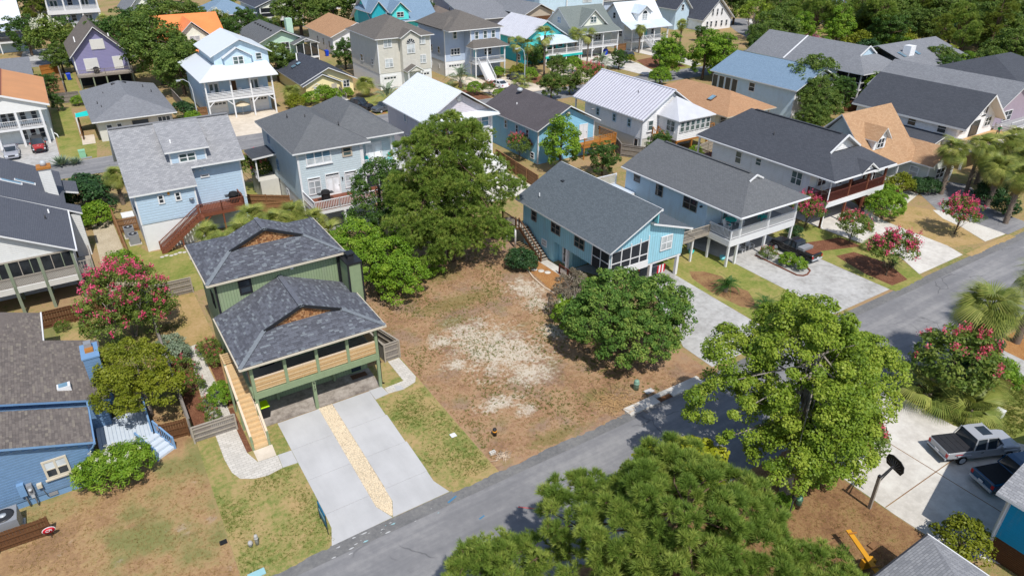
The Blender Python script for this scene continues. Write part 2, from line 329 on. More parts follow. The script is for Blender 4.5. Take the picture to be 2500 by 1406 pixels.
def asphalt_mat():
    """worn asphalt: wheel tracks along the lanes, hairline cracks, pale patches"""
    t = NT('asphalt'); p = t.pos(); a = t.noise(.16, 5, .6); b = t.noise(2.2, 4); c = t.noise(60, 2, .7)
    mp = t.n('Mapping'); mp.inputs['Scale'].default_value = (.06, 1.1, 1); t.l(p, mp.inputs[0]); w = t.noise(1.0, 4, .6, mp.outputs[0])
    f = t.math('ADD', t.math('ADD', t.math('MULTIPLY', a, .3), t.math('MULTIPLY', w, .34)), t.math('ADD', t.math('MULTIPLY', b, .16), t.math('MULTIPLY', c, .2)))
    col = t.ramp(t.rampf(f, .34, .66), [(0, S(122, 122, 124)), (.5, S(139, 138, 139)), (1, S(164, 162, 160))])
    pt = t.rampf(t.noise(.9, 6, .7), .66, .74); col = t.mix(t.math('MULTIPLY', pt, .45), col, S(182, 176, 168))
    v = t.n('TexVoronoi', feature='DISTANCE_TO_EDGE'); v.inputs['Scale'].default_value = .35; n3 = t.n('TexNoise'); n3.inputs['Scale'].default_value = 1.2; t.l(p, n3.inputs[0]); t.l(t.mix(.35, p, n3.outputs['Color']), v.inputs['Vector'])
    ck = t.math('MULTIPLY', t.rampf(v.outputs['Distance'], .012, .003), t.rampf(t.noise(.25, 2), .5, .6)); col = t.mix(t.math('MULTIPLY', ck, .55), col, S(88, 88, 90))
    t.bsdf(col, .95, .12, t.bump(c, .01, .6))
asphalt_mat()
ground_mat('asphalt_edge', [(.0, S(108, 108, 108)), (.5, S(126, 125, 124)), (1, S(144, 142, 138))], .5, 4, 60, (.3, .3, .4), .01)
def concrete_mat():
    t = NT('concrete_new'); p = t.pos(); a = t.noise(.3, 5); c = t.noise(30, 2)
    mp = t.n('Mapping'); mp.inputs['Scale'].default_value = (.9, .2, 1); t.l(p, mp.inputs[0]); w = t.noise(1.0, 4, .6, mp.outputs[0]); f = t.math('ADD', t.math('ADD', t.math('MULTIPLY', a, .45), t.math('MULTIPLY', w, .3)), t.math('MULTIPLY', c, .25))
    col = t.ramp(t.rampf(f, .3, .7), [(0, S(184, 183, 182)), (.5, S(198, 197, 196)), (1, S(209, 208, 207))]); sp = t.rampf(t.noise(.7, 5, .65), .62, .78); col = t.mix(t.math('MULTIPLY', sp, .4), col, S(176, 172, 166)); t.bsdf(col, .9, .15, t.bump(c, .004, .6))
concrete_mat()
ground_mat('concrete_old', [(.0, S(160, 157, 152)), (.45, S(186, 184, 180)), (1, S(206, 204, 200))], .35, 1.8, 22, (.45, .4, .15), .006)
ground_mat('concrete_pale', [(.0, S(196, 190, 180)), (.5, S(216, 210, 200)), (1, S(230, 226, 216))], .35, 1.8, 22, (.5, .35, .15), .005)
ground_mat('concrete_warm', [(.0, S(206, 192, 172)), (.5, S(222, 208, 188)), (1, S(234, 222, 204))], .35, 1.5, 22, (.5, .35, .15), .005)
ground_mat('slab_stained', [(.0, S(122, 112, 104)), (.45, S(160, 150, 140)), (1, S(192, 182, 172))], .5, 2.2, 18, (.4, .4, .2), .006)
ground_mat('paint_red', [(0, S(200, 96, 96)), (1, S(190, 110, 108))]); ground_mat('paint_blue', [(0, S(70, 130, 170)), (1, S(90, 140, 170))]); ground_mat('white_dust', [(0, S(190, 190, 190)), (1, S(214, 214, 212))])
def vacant_mat():
    """dry ground of the empty lot: brown thatch, grey litter, patches of pale sand and weeds with their own outlines"""
    t = NT('vacant_ground'); p = t.pos()
    a = t.noise(.4, 5, .6); b = t.noise(3.5, 4, .65); c = t.noise(30, 3, .7); d = t.noise(1.1, 6, .7)
    f = t.rampf(t.math('ADD', t.math('ADD', t.math('MULTIPLY', a, .4), t.math('MULTIPLY', b, .33)), t.math('MULTIPLY', c, .27)), .34, .66)
    base = t.ramp(f, [(0, S(140, 110, 87)), (.35, S(170, 133, 102)), (.65, S(186, 152, 118)), (1, S(172, 146, 112))])
    grey = t.rampf(t.noise(.28, 4, .6), .5, .62); base = t.mix(t.math('MULTIPLY', grey, .5), base, S(150, 130, 116)); base = t.mix(t.math('MULTIPLY', t.rampf(t.noise(.55, 5, .7), .52, .66), .5), base, S(140, 132, 88)); base = t.mix(t.math('MULTIPLY', t.rampf(t.noise(.9, 6, .7), .56, .7), .5), base, S(118, 88, 70))
    def blob(cx, cy, rx, ry, rot=0):
        v = t.n('VectorMath', operation='SUBTRACT'); t.l(p, v.inputs[0]); v.inputs[1].default_value = (cx, cy, 0)
        m = t.n('Mapping', vector_type='POINT'); m.inputs['Rotation'].default_value = (0, 0, rot); m.inputs['Scale'].default_value = (1/rx, 1/ry, 0); t.l(v.outputs[0], m.inputs[0])
        ln = t.n('VectorMath', operation='LENGTH'); t.l(m.outputs[0], ln.inputs[0]); return t.math('SUBTRACT', 1.0, ln.outputs['Value'])
    bl = None
    for q in ((23.8, 39.4, 3.4, 5.2, .3), (23.2, 41.6, 2.2, 3.6, .25), (25.2, 38, 2.8, 3.6, .3), (24.6, 35.2, 2.0, 1.9, 0), (20.9, 42.6, 1.4, 1.3, 0), (20.6, 33.3, 1.9, 1.0, .4), (31.6, 46.2, 1.9, 2.4, .2), (30.9, 43.4, 1.5, 1.6, 0), (29.5, 39, 1.3, 1.6, 0), (20.3, 39.2, 1.3, .9, 0), (22, 31.6, 1.0, .7, .3)):
        x = blob(*q); bl = x if bl is None else t.math('MAXIMUM', bl, x)
    e = t.math('ADD', t.math('MULTIPLY', bl, .8), t.math('MULTIPLY', t.math('SUBTRACT', d, .5), 2.4)); e = t.math('ADD', e, t.math('MULTIPLY', t.math('SUBTRACT', b, .5), 1.7))
    sand = t.rampf(e, -.1, .7)
    sandc = t.ramp(c, [(.3, S(206, 194, 174)), (.7, S(230, 220, 202))])
    col = t.mix(t.math('MULTIPLY', sand, .85), base, sandc)
    gr = None
    for q in ((25, 47.5, 7, 2.2, 0), (26, 53, 4, 3, 0), (23, 44.8, 3, 1.3, 0), (22, 28.3, 4, 1.1, 0), (27, 30.3, 2, 1.2, 0)):
        x = blob(*q); gr = x if gr is None else t.math('MAXIMUM', gr, x)
    g2 = t.rampf(t.math('ADD', gr, t.math('MULTIPLY', t.math('SUBTRACT', t.noise(2.4, 5, .7), .5), 2.2)), .25, .7)
    col = t.mix(t.math('MULTIPLY', g2, .6), col, t.ramp(c, [(.3, S(112, 112, 60)), (.7, S(140, 132, 76))]))
    t.bsdf(col, .95, .12, t.bump(t.math('ADD', b, c), .04, .8))
vacant_mat()
def paver_mat():
    t = NT('pavers'); b = t.n('TexBrick'); b.inputs['Color1'].default_value = S(206, 200, 190); b.inputs['Color2'].default_value = S(222, 216, 206); b.inputs['Mortar'].default_value = S(176, 170, 160)
    b.inputs['Scale'].default_value = 1; b.inputs['Brick Width'].default_value = .42; b.inputs['Row Height'].default_value = .22; b.inputs['Mortar Size'].default_value = .012
    t.l(t.pos(), b.inputs['Vector']); n = t.noise(1.5, 4)
    t.bsdf(t.mix(t.math('MULTIPLY', t.rampf(n, .5, .7), .35), b.outputs[0], S(180, 172, 160)), .85, .2, t.bump(b.outputs['Fac'], -.008, .6))
paver_mat()
# bark and leaves
m_plain('bark', S(112, 94, 80, .7), .9, .3, 5); m_plain('bark_pale', S(168, 158, 148, .7), .85, .25, 4); m_plain('bark_palm', S(142, 126, 112, .7), .9, .3, 9); m_plain('bark_pine', S(124, 98, 82, .7), .9, .3, 5)
def L3(a, b, c, k=.74): return S(*a, k), S(*b, k), S(*c, k)
m_leaf('lf_gum', *L3((94, 124, 38), (138, 164, 52), (192, 202, 82), .8)); m_leaf('lf_oak', *L3((78, 104, 42), (106, 132, 56), (148, 164, 78), .8))
m_leaf('lf_bright', *L3((88, 122, 36), (120, 156, 44), (166, 188, 68), .92)); m_leaf('lf_dark', *L3((60, 90, 40), (84, 118, 50), (120, 146, 66), .78))
m_leaf('lf_magnolia', *L3((60, 92, 40), (92, 124, 52), (146, 162, 76), .95), trans=.2, rough=.6, spec=.15); m_leaf('lf_olive', *L3((104, 116, 30), (140, 150, 40), (176, 178, 62)))
m_leaf('lf_pine', *L3((94, 122, 50), (130, 156, 66), (186, 196, 98), .86), trans=.3); m_leaf('lf_pine2', *L3((104, 122, 46), (138, 152, 60), (160, 170, 78), .82), trans=.3)
m_leaf('lf_myrtle', *L3((76, 100, 40), (106, 128, 52), (146, 156, 72), .9)); m_leaf('lf_yellow', *L3((140, 150, 30), (178, 184, 40), (206, 204, 66)))
m_leaf('lf_palm', *L3((98, 118, 52), (138, 150, 70), (190, 188, 104), .82), trans=.2, rough=.45); m_leaf('lf_palm_dry', *L3((150, 138, 66), (186, 170, 90), (214, 198, 124)), trans=.2)
m_leaf('lf_silver', *L3((104, 126, 96), (138, 156, 126), (176, 190, 164)), trans=.15); m_leaf('lf_sago', *L3((42, 82, 32), (62, 108, 42), (90, 134, 54)), trans=.15)
m_leaf('lf_brownish', *L3((120, 108, 92), (150, 138, 118), (180, 168, 146))); m_leaf('lf_deep', *L3((40, 70, 40), (58, 92, 50), (84, 118, 64)), trans=.2)
m_leaf('fl_pink', S(216, 54, 106, .85), S(230, 80, 124, .9), S(240, 128, 156, .9), trans=.3); m_leaf('fl_rose', S(206, 60, 84, .8), S(226, 96, 116, .85), S(238, 140, 150, .85), trans=.3)
m_leaf('fl_white', S(220, 216, 190, .9), S(236, 232, 212, .9), S(246, 244, 230, .9), trans=.3); m_leaf('fl_mauve', S(168, 84, 110, .8), S(190, 110, 134, .8), S(206, 140, 154, .8), trans=.3)
m_leaf('lf_grassy', *L3((96, 116, 44), (126, 142, 58), (170, 164, 90), .7)); m_leaf('lf_straw', *L3((150, 122, 74), (178, 150, 96), (204, 178, 122), .75))
# ------------------------------------------------------------------ building parts (faces look to -Y = 'y', -X = 'x')
def ring_boxes(face, d, a0, a1, z0, z1, t, proud, extra=()):
    """frame bars on a wall plane; a = x for 'y' faces, y for 'x' faces"""
    L = []
    def b(p0, p1, q0, q1):
        L.append((p0, p1, d-proud, d+.02, q0, q1) if face == 'y' else (d-proud, d+.02, p0, p1, q0, q1))
    b(a0, a1, z0, z0+t); b(a0, a1, z1-t, z1); b(a0, a0+t, z0+t, z1-t); b(a1-t, a1, z0+t, z1-t)
    for e in extra: b(*e)
    return L
def fbox(face, d, a0, a1, z0, z1, out, depth=.02):
    return (a0, a1, d-out, d-out+depth, z0, z1) if face == 'y' else (d-out, d-out+depth, a0, a1, z0, z1)
def window(H, face, d, a0, a1, z0, z1, frame='white', pane='pane_dark', n=1, hung=True, t=.09, sill=False, pane2=None, name='window'):
    """n sashes side by side, each an upper and a lower pane set in a proud frame"""
    if a0 > a1: a0, a1 = a1, a0
    ex = []; w = (a1-a0-t)/n
    for i in range(1, n): ex.append((a0+w*i, a0+w*i+t, z0+t, z1-t))
    zm = (z0+z1)/2
    if hung:
        for i in range(n): ex.append((a0+w*i+t, a0+w*(i+1), zm-.03, zm+.03))
    o = boxes_mesh(name, H, frame, ring_boxes(face, d, a0, a1, z0, z1, t, .07, ex))
    for i in range(n):
        p0, p1 = a0+w*i+t, a0+w*(i+1)
        if hung:
            bx('pane', o, pane2 or pane, *fbox(face, d, p0, p1, zm+.03, z1-t, .035)); bx('pane', o, pane, *fbox(face, d, p0, p1, z0+t, zm-.03, .03))
        else: bx('pane', o, pane, *fbox(face, d, p0, p1, z0+t, z1-t, .03))
    if sill: bx('sill', o, frame, *fbox(face, d, a0-.1, a1+.1, z0-.1, z0-.005, .14, .12))
    return o
def door(H, face, d, a0, a1, z0, z1, m='white', frame='white', lite=None, n=1, name='door'):
    o = boxes_mesh(name, H, frame, ring_boxes(face, d, a0, a1, z0, z1, .09, .06))
    w = (a1-a0-.18)/n
    for i in range(n):
        p0 = a0+.09+w*i
        bx('leaf', o, m, *fbox(face, d, p0+.01, p0+w-.01, z0+.02, z1-.095, .035, .025))
        if lite: bx('pane', o, lite, *fbox(face, d, p0+.14, p0+w-.14, z0+.25, z1-.3, .043, .012))
    k = a1-.2; bx('handle', o, 'metal_dark', *fbox(face, d, k-.06, k, z0+.95, z0+1.05, .09, .05)); return o
def garage(H, d, x0, x1, z0, z1, m='white_smooth'):
    o = boxes_mesh('garage_door', H, 'white', ring_boxes('y', d, x0, x1, z0, z1, .1, .06))
    n = 4; hh = (z1-.1-z0)/n
    for i in range(n): bx('panel', o, m, x0+.1, x1-.1, d-.03, d, z0+i*hh+.012, z0+(i+1)*hh-.012)
    k = max(3, int((x1-x0)/.6)); w = (x1-x0-.4)/k
    for i in range(k): bx('pane', o, 'pane_dark', x0+.2+i*w+.06, x0+.2+(i+1)*w-.06, d-.036, d-.02, z1-.1-hh*.8, z1-.1-hh*.25)
    return o
def walls(H, x0, x1, y0, y1, z0, z1, m, gable=None, zr=None, xr=None, name='wall'):
    """closed wall block; gable 'y': ridge runs along Y (gable ends face -Y/+Y), 'x': ridge along X"""
    if gable == 'y':
        xr = (x0+x1)/2 if xr is None else xr
        v = [(x0, y0, z0), (x1, y0, z0), (x1, y0, z1), (xr, y0, zr), (x0, y0, z1), (x0, y1, z0), (x1, y1, z0), (x1, y1, z1), (xr, y1, zr), (x0, y1, z1)]
        f = [(0, 1, 2, 3, 4), (9, 8, 7, 6, 5), (0, 4, 9, 5), (1, 6, 7, 2), (2, 7, 8, 3), (3, 8, 9, 4)]
    elif gable == 'x':
        yr = (y0+y1)/2 if xr is None else xr
        v = [(x0, y0, z0), (x0, y1, z0), (x0, y1, z1), (x0, yr, zr), (x0, y0, z1), (x1, y0, z0), (x1, y1, z0), (x1, y1, z1), (x1, yr, zr), (x1, y0, z1)]
        f = [(4, 3, 2, 1, 0), (5, 6, 7, 8, 9), (0, 5, 9, 4), (1, 2, 7, 6), (2, 3, 8, 7), (3, 4, 9, 8)]
    else:
        v = [(x0, y0, z0), (x1, y0, z0), (x1, y1, z0), (x0, y1, z0), (x0, y0, z1), (x1, y0, z1), (x1, y1, z1), (x0, y1, z1)]
        f = [(0, 1, 5, 4), (1, 2, 6, 5), (2, 3, 7, 6), (3, 0, 4, 7), (4, 5, 6, 7)]
    return mesh(name, v, f, m, None, H)
def corners(H, m, x0, x1, y0, z0, z1, w=.13, left_back=None):
    bx('corner_board', H, m, x0-.025, x0+w, y0-.025, y0+w, z0, z1); bx('corner_board', H, m, x1-w, x1+.025, y0-.025, y0+w, z0, z1)
    if left_back: bx('corner_board', H, m, x0-.025, x0+w, left_back-w, left_back+.02, z0, z1)
def gable_y(x0, x1, y0, y1, ze, zr, xr=None, ze2=None):
    xr = (x0+x1)/2 if xr is None else xr; e2 = ze if ze2 is None else ze2
    return [[(x0, y0, ze), (xr, y0, zr), (xr, y1, zr), (x0, y1, ze)], [(xr, y0, zr), (x1, y0, e2), (x1, y1, e2), (xr, y1, zr)]]
def gable_x(x0, x1, y0, y1, ze, zr, yr=None, ze2=None):
    yr = (y0+y1)/2 if yr is None else yr; e2 = ze if ze2 is None else ze2
    return [[(x0, y0, ze), (x1, y0, ze), (x1, yr, zr), (x0, yr, zr)], [(x0, yr, zr), (x1, yr, zr), (x1, y1, e2), (x0, y1, e2)]]
def hip(x0, x1, y0, y1, ze, zr, i0=None, i1=None):
    """hip roof, ridge along the longer side; i0,i1 insets of the ridge ends"""
    if (y1-y0) >= (x1-x0):
        xm = (x0+x1)/2; a = y0+(i0 if i0 is not None else (x1-x0)/2); b = y1-(i1 if i1 is not None else (x1-x0)/2)
        if b-a < .05:
            c = (xm, (y0+y1)/2, zr); return [[(x0, y0, ze), (x1, y0, ze), c], [(x1, y0, ze), (x1, y1, ze), c], [(x1, y1, ze), (x0, y1, ze), c], [(x0, y1, ze), (x0, y0, ze), c]]
        P, Q = (xm, a, zr), (xm, b, zr)
        return [[(x0, y0, ze), (x1, y0, ze), P], [(x1, y0, ze), (x1, y1, ze), Q, P], [(x1, y1, ze), (x0, y1, ze), Q], [(x0, y1, ze), (x0, y0, ze), P, Q]]
    ym = (y0+y1)/2; a = x0+(i0 if i0 is not None else (y1-y0)/2); b = x1-(i1 if i1 is not None else (y1-y0)/2); P, Q = (a, ym, zr), (b, ym, zr)
    return [[(x0, y0, ze), (x1, y0, ze), Q, P], [(x1, y0, ze), (x1, y1, ze), Q], [(x1, y1, ze), (x0, y1, ze), P, Q], [(x0, y1, ze), (x0, y0, ze), P]]
def dutch_y(x0, x1, y0, y1, ze, zr, yg, frac):
    """ridge along Y, front end a hip skirt up to height frac, then a little gable standing at yg; back end plain gable"""
    xm = (x0+x1)/2; zg = ze+(zr-ze)*frac; xa, xb = x0+(xm-x0)*frac, x1-(x1-xm)*frac
    return [[(x0, y0, ze), (x1, y0, ze), (xb, yg, zg), (xa, yg, zg)],
            [(x0, y1, ze), (x0, y0, ze), (xa, yg, zg), (xm, yg, zr), (xm, y1, zr)],
            [(x1, y0, ze), (x1, y1, ze), (xm, y1, zr), (xm, yg, zr), (xb, yg, zg)]], (xa, xb, xm, zg)
def roof(H, polys, m, trim='white', t=.16, name='roof'): return slab(name, H, polys, t, m, trim)
def ridge_caps(R, p0, p1, m, w=.3, step=.3):
    p0, p1 = Vector(p0), Vector(p1); n = max(1, int((p1-p0).length/step))
    for i in range(n):
        a, b = p0.lerp(p1, i/n), p0.lerp(p1, (i+1.04)/n); a.z += .02; b.z += .035
        beam('ridge_cap', R, m, a, b, w, .035)
def post(H, m, x, y, z0, z1, w=.2, name='post'): return bx(name, H, m, x-w/2, x+w/2, y-w/2, y+w/2, z0, z1)
def railing(H, p0, p1, z, m='white', h=.95, kind='v', step=.16, rails=4, posts=True, pm=None, z1=None, bw=.045, name='railing'):
    """one run of railing from p0 to p1 standing on height z (z1 at the far end)"""
    z1 = z if z1 is None else z1
    a, b = Vector((p0[0], p0[1], z)), Vector((p1[0], p1[1], z1)); U = Vector((0, 0, 1))
    R = beam(name, H, m, a+U*h, b+U*h, .1, .06)
    if kind == 'v':
        beam('bottom_rail', R, m, a+U*.1, b+U*.1, .06, .06)
        L = (b-a).length; n = max(2, int(L/step))
        for i in range(1, n):
            q = a.lerp(b, i/n); bx('baluster', R, m, q.x-bw/2, q.x+bw/2, q.y-bw/2, q.y+bw/2, q.z+.1, q.z+h-.03)
    else:
        for i in range(rails):
            k = .12+(h-.14)*i/rails; beam('rail_board', R, m, a+U*k, b+U*k, .035, (h-.14)/rails*.55)
    if posts:
        for q in (a, b): bx('post', R, pm or m, q.x-.06, q.x+.06, q.y-.06, q.y+.06, q.z-.05, q.z+h+.06)
    return R
def deck(H, x0, x1, y0, y1, z, m='deck_grey', rim='white', rh=.3, along='x', step=.3, name='deck'):
    D = boxes_mesh(name, H, rim, [(x0, x1, y0, y0+.08, z-rh, z-.03), (x0, x1, y1-.08, y1, z-rh, z-.03), (x0, x0+.08, y0+.08, y1-.08, z-rh, z-.03), (x1-.08, x1, y0+.08, y1-.08, z-rh, z-.03), (x0+.08, x1-.08, y0+.08, y1-.08, z-.1, z-.05)])
    n = max(1, int(((y1-y0) if along == 'x' else (x1-x0))/step))
    for i in range(n):
        if along == 'x': a = y0+(y1-y0)*i/n; bx('deck_board', D, m, x0, x1, a+.008, a+(y1-y0)/n-.008, z-.029, z)
        else: a = x0+(x1-x0)*i/n; bx('deck_board', D, m, a+.008, a+(x1-x0)/n-.008, y0, y1, z-.029, z)
    return D
def stair(H, p0, p1, w, z0, z1, m='wood_new', n=None, rail=None, rm=None, sm=None, kind='v', step=.2, open_riser=True, h=.95, side=(1, 1)):
    """straight flight; p0 bottom centre, p1 top centre (x,y); w width"""
    a, b = Vector((p0[0], p0[1], z0)), Vector((p1[0], p1[1], z1)); d = (b-a); run = Vector((d.x, d.y, 0)); L = run.length; run.normalize(); s = Vector((-run.y, run.x, 0))
    n = n or max(3, int((z1-z0)/.19)); St = beam('stringer', H, sm or m, a+s*(w/2)-Vector((0, 0, .1)), b+s*(w/2)-Vector((0, 0, .1)), .06, .26)
    beam('stringer', H, sm or m, a-s*(w/2)-Vector((0, 0, .1)), b-s*(w/2)-Vector((0, 0, .1)), .06, .26)
    g = L/n
    for i in range(n):
        q = a+run*(g*(i+.5)); zz = z0+(z1-z0)*(i+1)/n
        beam('tread', H, m, q-s*(w/2-.04)+Vector((0, 0, zz-q.z-.03)), q+s*(w/2-.04)+Vector((0, 0, zz-q.z-.03)), g*.98 if not open_riser else g*.82, .045)
        if not open_riser:
            e = q-run*(g*.47); beam('riser', H, m, e-s*(w/2-.05)+Vector((0, 0, zz-e.z-.14)), e+s*(w/2-.05)+Vector((0, 0, zz-e.z-.14)), .025, .17)
    if rail:
        for k in (1, -1):
            if not side[0 if k == 1 else 1]: continue
            A, B = a+s*(k*w/2), b+s*(k*w/2); railing(H, (A.x, A.y), (B.x, B.y), z0, rail, h, kind, step, posts=True, pm=rm, z1=z1)
def vent(H, x, y, z, m='metal_dark', r=.06, h=.3): return lathe('vent_pipe', H, m, [(r*1.5, -.12), (r*1.4, 0), (r, .03), (r, h)], (x, y, z), 8)
def boards(W, face, d, a0, a1, z0, z1, pitch, m, slope=None, base_skip=0):
    """lap siding boards, each leaning out at its foot; slope: (a_apex/hi, dz/da) clips the run under a rake"""
    n = int(round((z1-z0)/pitch))
    for i in range(n):
        q0 = z0+(z1-z0)*i/n; q1 = z0+(z1-z0)*(i+1)/n; b0, b1 = a0, a1
        if slope: b0, b1 = slope(q1)
        if b1-b0 < .15: continue
        c = (b0+b1)/2; hh = (q1-q0)*1.08; L = b1-b0
        if face == 'y':
            Mx = Matrix.Translation((c, d-.012, (q0+q1)/2)) @ Matrix.Rotation(.09, 4, 'X') @ Matrix.Diagonal((L, .02, hh, 1))
        else:
            Mx = Matrix.Translation((d-.012, c, (q0+q1)/2)) @ Matrix.Rotation(-.09, 4, 'Y') @ Matrix.Diagonal((.02, L, hh, 1))
        put(bpy.data.objects.new('board', cube_me(m)), W, Mx)
# shingles as real tabs on a roof plane --------------------------------
def clip_poly(P, Q):
    out = P
    for i in range(len(Q)):
        a, b = Q[i], Q[(i+1) % len(Q)]; inp, out = out, []
        if not inp: return []
        def side(p): return (b[0]-a[0])*(p[1]-a[1])-(b[1]-a[1])*(p[0]-a[0])
        for k in range(len(inp)):
            p, q = inp[k], inp[(k+1) % len(inp)]; sp, sq = side(p), side(q)
            if sp >= 0: out.append(p)
            if (sp >= 0) != (sq >= 0):
                t = sp/(sp-sq); out.append((p[0]+(q[0]-p[0])*t, p[1]+(q[1]-p[1])*t))
    return out
def tabs_on(poly, w=.33, h=.155, rnd=random):
    """shingle tabs for one convex roof plane -> list of (verts, faces)"""
    P = [Vector(p) for p in poly]; n = (P[1]-P[0]).cross(P[2]-P[0]).normalized()
    if n.z < 0: n = -n; P = P[::-1]
    U = Vector((0, 0, 1)).cross(n).normalized(); V = n.cross(U); o = P[0]
    Q = [((p-o).dot(U), (p-o).dot(V)) for p in P]
    u0, u1 = min(q[0] for q in Q), max(q[0] for q in Q); v0, v1 = min(q[1] for q in Q), max(q[1] for q in Q)
    res = []; row = 0; v = v0
    while v < v1:
        u = u0 - rnd.random()*w; 
        while u < u1:
            ww = w*rnd.choice((.55, .8, 1.0, 1.3)); lift = rnd.choice((.012, .016, .022))
            c = clip_poly([(u+.004, v+.003), (u+ww-.004, v+.003), (u+ww-.004, v+h), (u+.004, v+h)], Q)
            if len(c) >= 3:
                vs = []
                for (a, b) in c: vs.append(o+U*a+V*b+n*(.004+lift*(1-(b-v)/h)))
                k = len(c); vs += [o+U*a+V*b-n*.002 for a, b in c]
                fs = [tuple(range(k))]+[(i, k+i, k+(i+1) % k, (i+1) % k) for i in range(k)]
                res.append((vs, fs))
            u += ww
        v += h; row += 1
    return res
def shingle_roof(R, polys, pre='tab', single=0, w=.33, h=.155, name='shingle'):
    """lays tabs on roof planes; the ones nearest the viewer as single parts, the rest one part"""
    T = [t for p in polys for t in tabs_on(p, w, h)]
    def key(t):
        c = t[0][0]; return c.y*1.0+c.x*.25-c.z
    T.sort(key=key)
    wts = [.34, .3, .12, .24]
    for vs, fs in T[:single]:
        mi = random.choices(range(4), wts)[0]; c = vs[0]
        mesh(name, [v-c for v in vs], fs, pre+str(mi), None, R, False, False, Matrix.Translation(c))
    v, f, ix = [], [], []
    for vs, fs in T[single:]:
        b = len(v); v += vs; f += [tuple(i+b for i in q) for q in fs]; ix += [random.choices(range(4), wts)[0]]*len(fs)
    o = mesh(name+'_courses', v, f, [pre+str(i) for i in range(4)], ix, R, False); o['kind'] = 'stuff'; return o
# ------------------------------------------------------------------ ground, streets, drives, lawns
ground_mat('ground_mix', [(.0, S(156, 128, 98)), (.3, S(178, 148, 112)), (.55, S(164, 144, 98)), (.8, S(134, 136, 78)), (1, S(106, 122, 60))], .12, 2.5, 20)
sheet('ground', [(-900, -300), (1200, -300), (1200, 1500), (-900, 1500)], 'ground_mix', 0)
sheet('vacant_lot', [(17, 27.7), (36.4, 27.7), (36.4, 42), (36.2, 58), (14.5, 58), (14.5, 53.3), (15.6, 53.3), (17, 44)], 'vacant_ground', .004)
def curve_pts(cx, cy, r, a0, a1, n=7): return [(cx+r*math.cos(math.radians(a0+(a1-a0)*i/n)), cy+r*math.sin(math.radians(a0+(a1-a0)*i/n))) for i in range(n+1)]
def lawn(name, pts, m, z=.006): return sheet(name, pts, m, z)
lawn('lawn', [(-20, 27.6), (1.3, 27.6), (1.5, 40.4), (1.4, 62), (-20, 62)], 'dry_grass')
lawn('lawn', [(1.34, 27.6), (6.6, 27.6), (6.6, 39.7), (4, 43), (4.2, 54), (1.55, 54), (1.5, 41)], 'lawn'); lawn('lawn', [(13.0, 27.65), (16.98, 27.65), (17.0, 42.4), (14.3, 42.4), (13.2, 38.4)], 'lawn')
lawn('lawn', [(1.6, 45), (5.3, 45), (5.4, 61.7), (1.6, 61.7)], 'lawn_tan', .009); lawn('lawn', [(1.5, 62), (9, 62), (9, 71), (3.2, 73), (1.5, 78)], 'lawn_green'); lawn('lawn', [(-5.6, 52.6), (1.4, 52.6), (1.4, 61.7), (-5.6, 61.7)], 'lawn', .009)
lawn('lawn', [(45.0, 27.9), (51.9, 27.9), (52.2, 39.2), (51, 46), (45.4, 46)], 'lawn_green'); lawn('lawn', [(60.3, 27.9), (65.5, 27.9), (67.4, 31.5), (66.8, 42.5), (60.4, 42)], 'lawn_green'); lawn('lawn', [(74.4, 29.8), (78.6, 28.5), (83, 35.9), (81.4, 38.9), (78, 38.6), (74.8, 37.2)], 'lawn_tan')
lawn('lawn', [(-2.4, 108.9), (1.8, 108.9), (2.4, 116), (2.4, 119), (.6, 120), (.6, 141), (-2.4, 141)], 'lawn_green'); lawn('lawn', [(15, 74), (19, 73), (19, 88), (14.5, 88)], 'lawn_green'); lawn('lawn', [(103, 108.7), (140, 108.7), (140, 122), (103, 118)], 'lawn_green'); lawn('lawn', [(43.6, 109), (66, 109), (66, 124), (43.6, 121)], 'lawn_green')
lawn('lawn', [(1, 145), (3, 145), (3, 172), (1, 172)], 'lawn_green'); lawn('lawn', [(-2, 146), (.8, 146), (.8, 174), (-2, 174)], 'soil'); lawn('lawn', [(45.9, 8), (60, 10), (57, 17), (45.9, 18.8)], 'lawn_green')
lawn('bare_soil', [(20, -4), (34.8, 5), (34.8, 18.7), (20, 18.7)], 'soil'); lawn('bare_soil', [(46.0, 33.2), (46.8, 32.4), (47.9, 33.4), (48.8, 34.9), (48.3, 36.4), (48.9, 38.2), (48.2, 39.8), (47, 40.6), (46.2, 39.4), (45.7, 36.6)], 'soil', .010)
# beds
def bed(pts, m='mulch', z=.016): return sheet('garden_bed', pts, m, z)
bed([(4.15, 43.2), (5.4, 43.2), (5.4, 52.5), (4.1, 52.5)]); bed([(1.6, 41), (2.62, 41), (2.7, 45), (3.2, 52.5), (1.6, 53)]); bed([(3.6, 37.75), (4.4, 37.75), (4.4, 43), (4.1, 43), (4.05, 40)]); bed([(33.3, 43.9), (35.7, 45.8), (36.2, 46.8), (35.8, 50.7), (33.9, 49.4)], 'straw')
bed([(55.3, 34.4), (56.2, 34.1), (57.2, 34.5), (57.3, 37.9), (57.0, 39.4), (55.3, 39.4)]); bed([(61.2, 28.3), (63.6, 28.2), (65.2, 31.2), (64.6, 34.6), (62.2, 35), (61.2, 31)]); bed([(61, 36.8), (66.5, 35), (66.6, 37.5), (61, 39)]); bed([(57.6, 13), (66, 12), (66, 18), (58, 18.2)], 'straw')
bed([(46, 15.4), (56.4, 14), (57, 17.3), (46, 18.6)]); bed([(74.9, 112), (84, 112), (92, 112), (90, 120), (79, 118)]); bed([(108, 113), (117, 110), (119, 122), (112, 121)]); bed([(63, 108.8), (66, 108.8), (66, 117), (63, 116)]); bed([(44.5, 109), (45.4, 109), (45.4, 120), (44.5, 120)], 'straw')
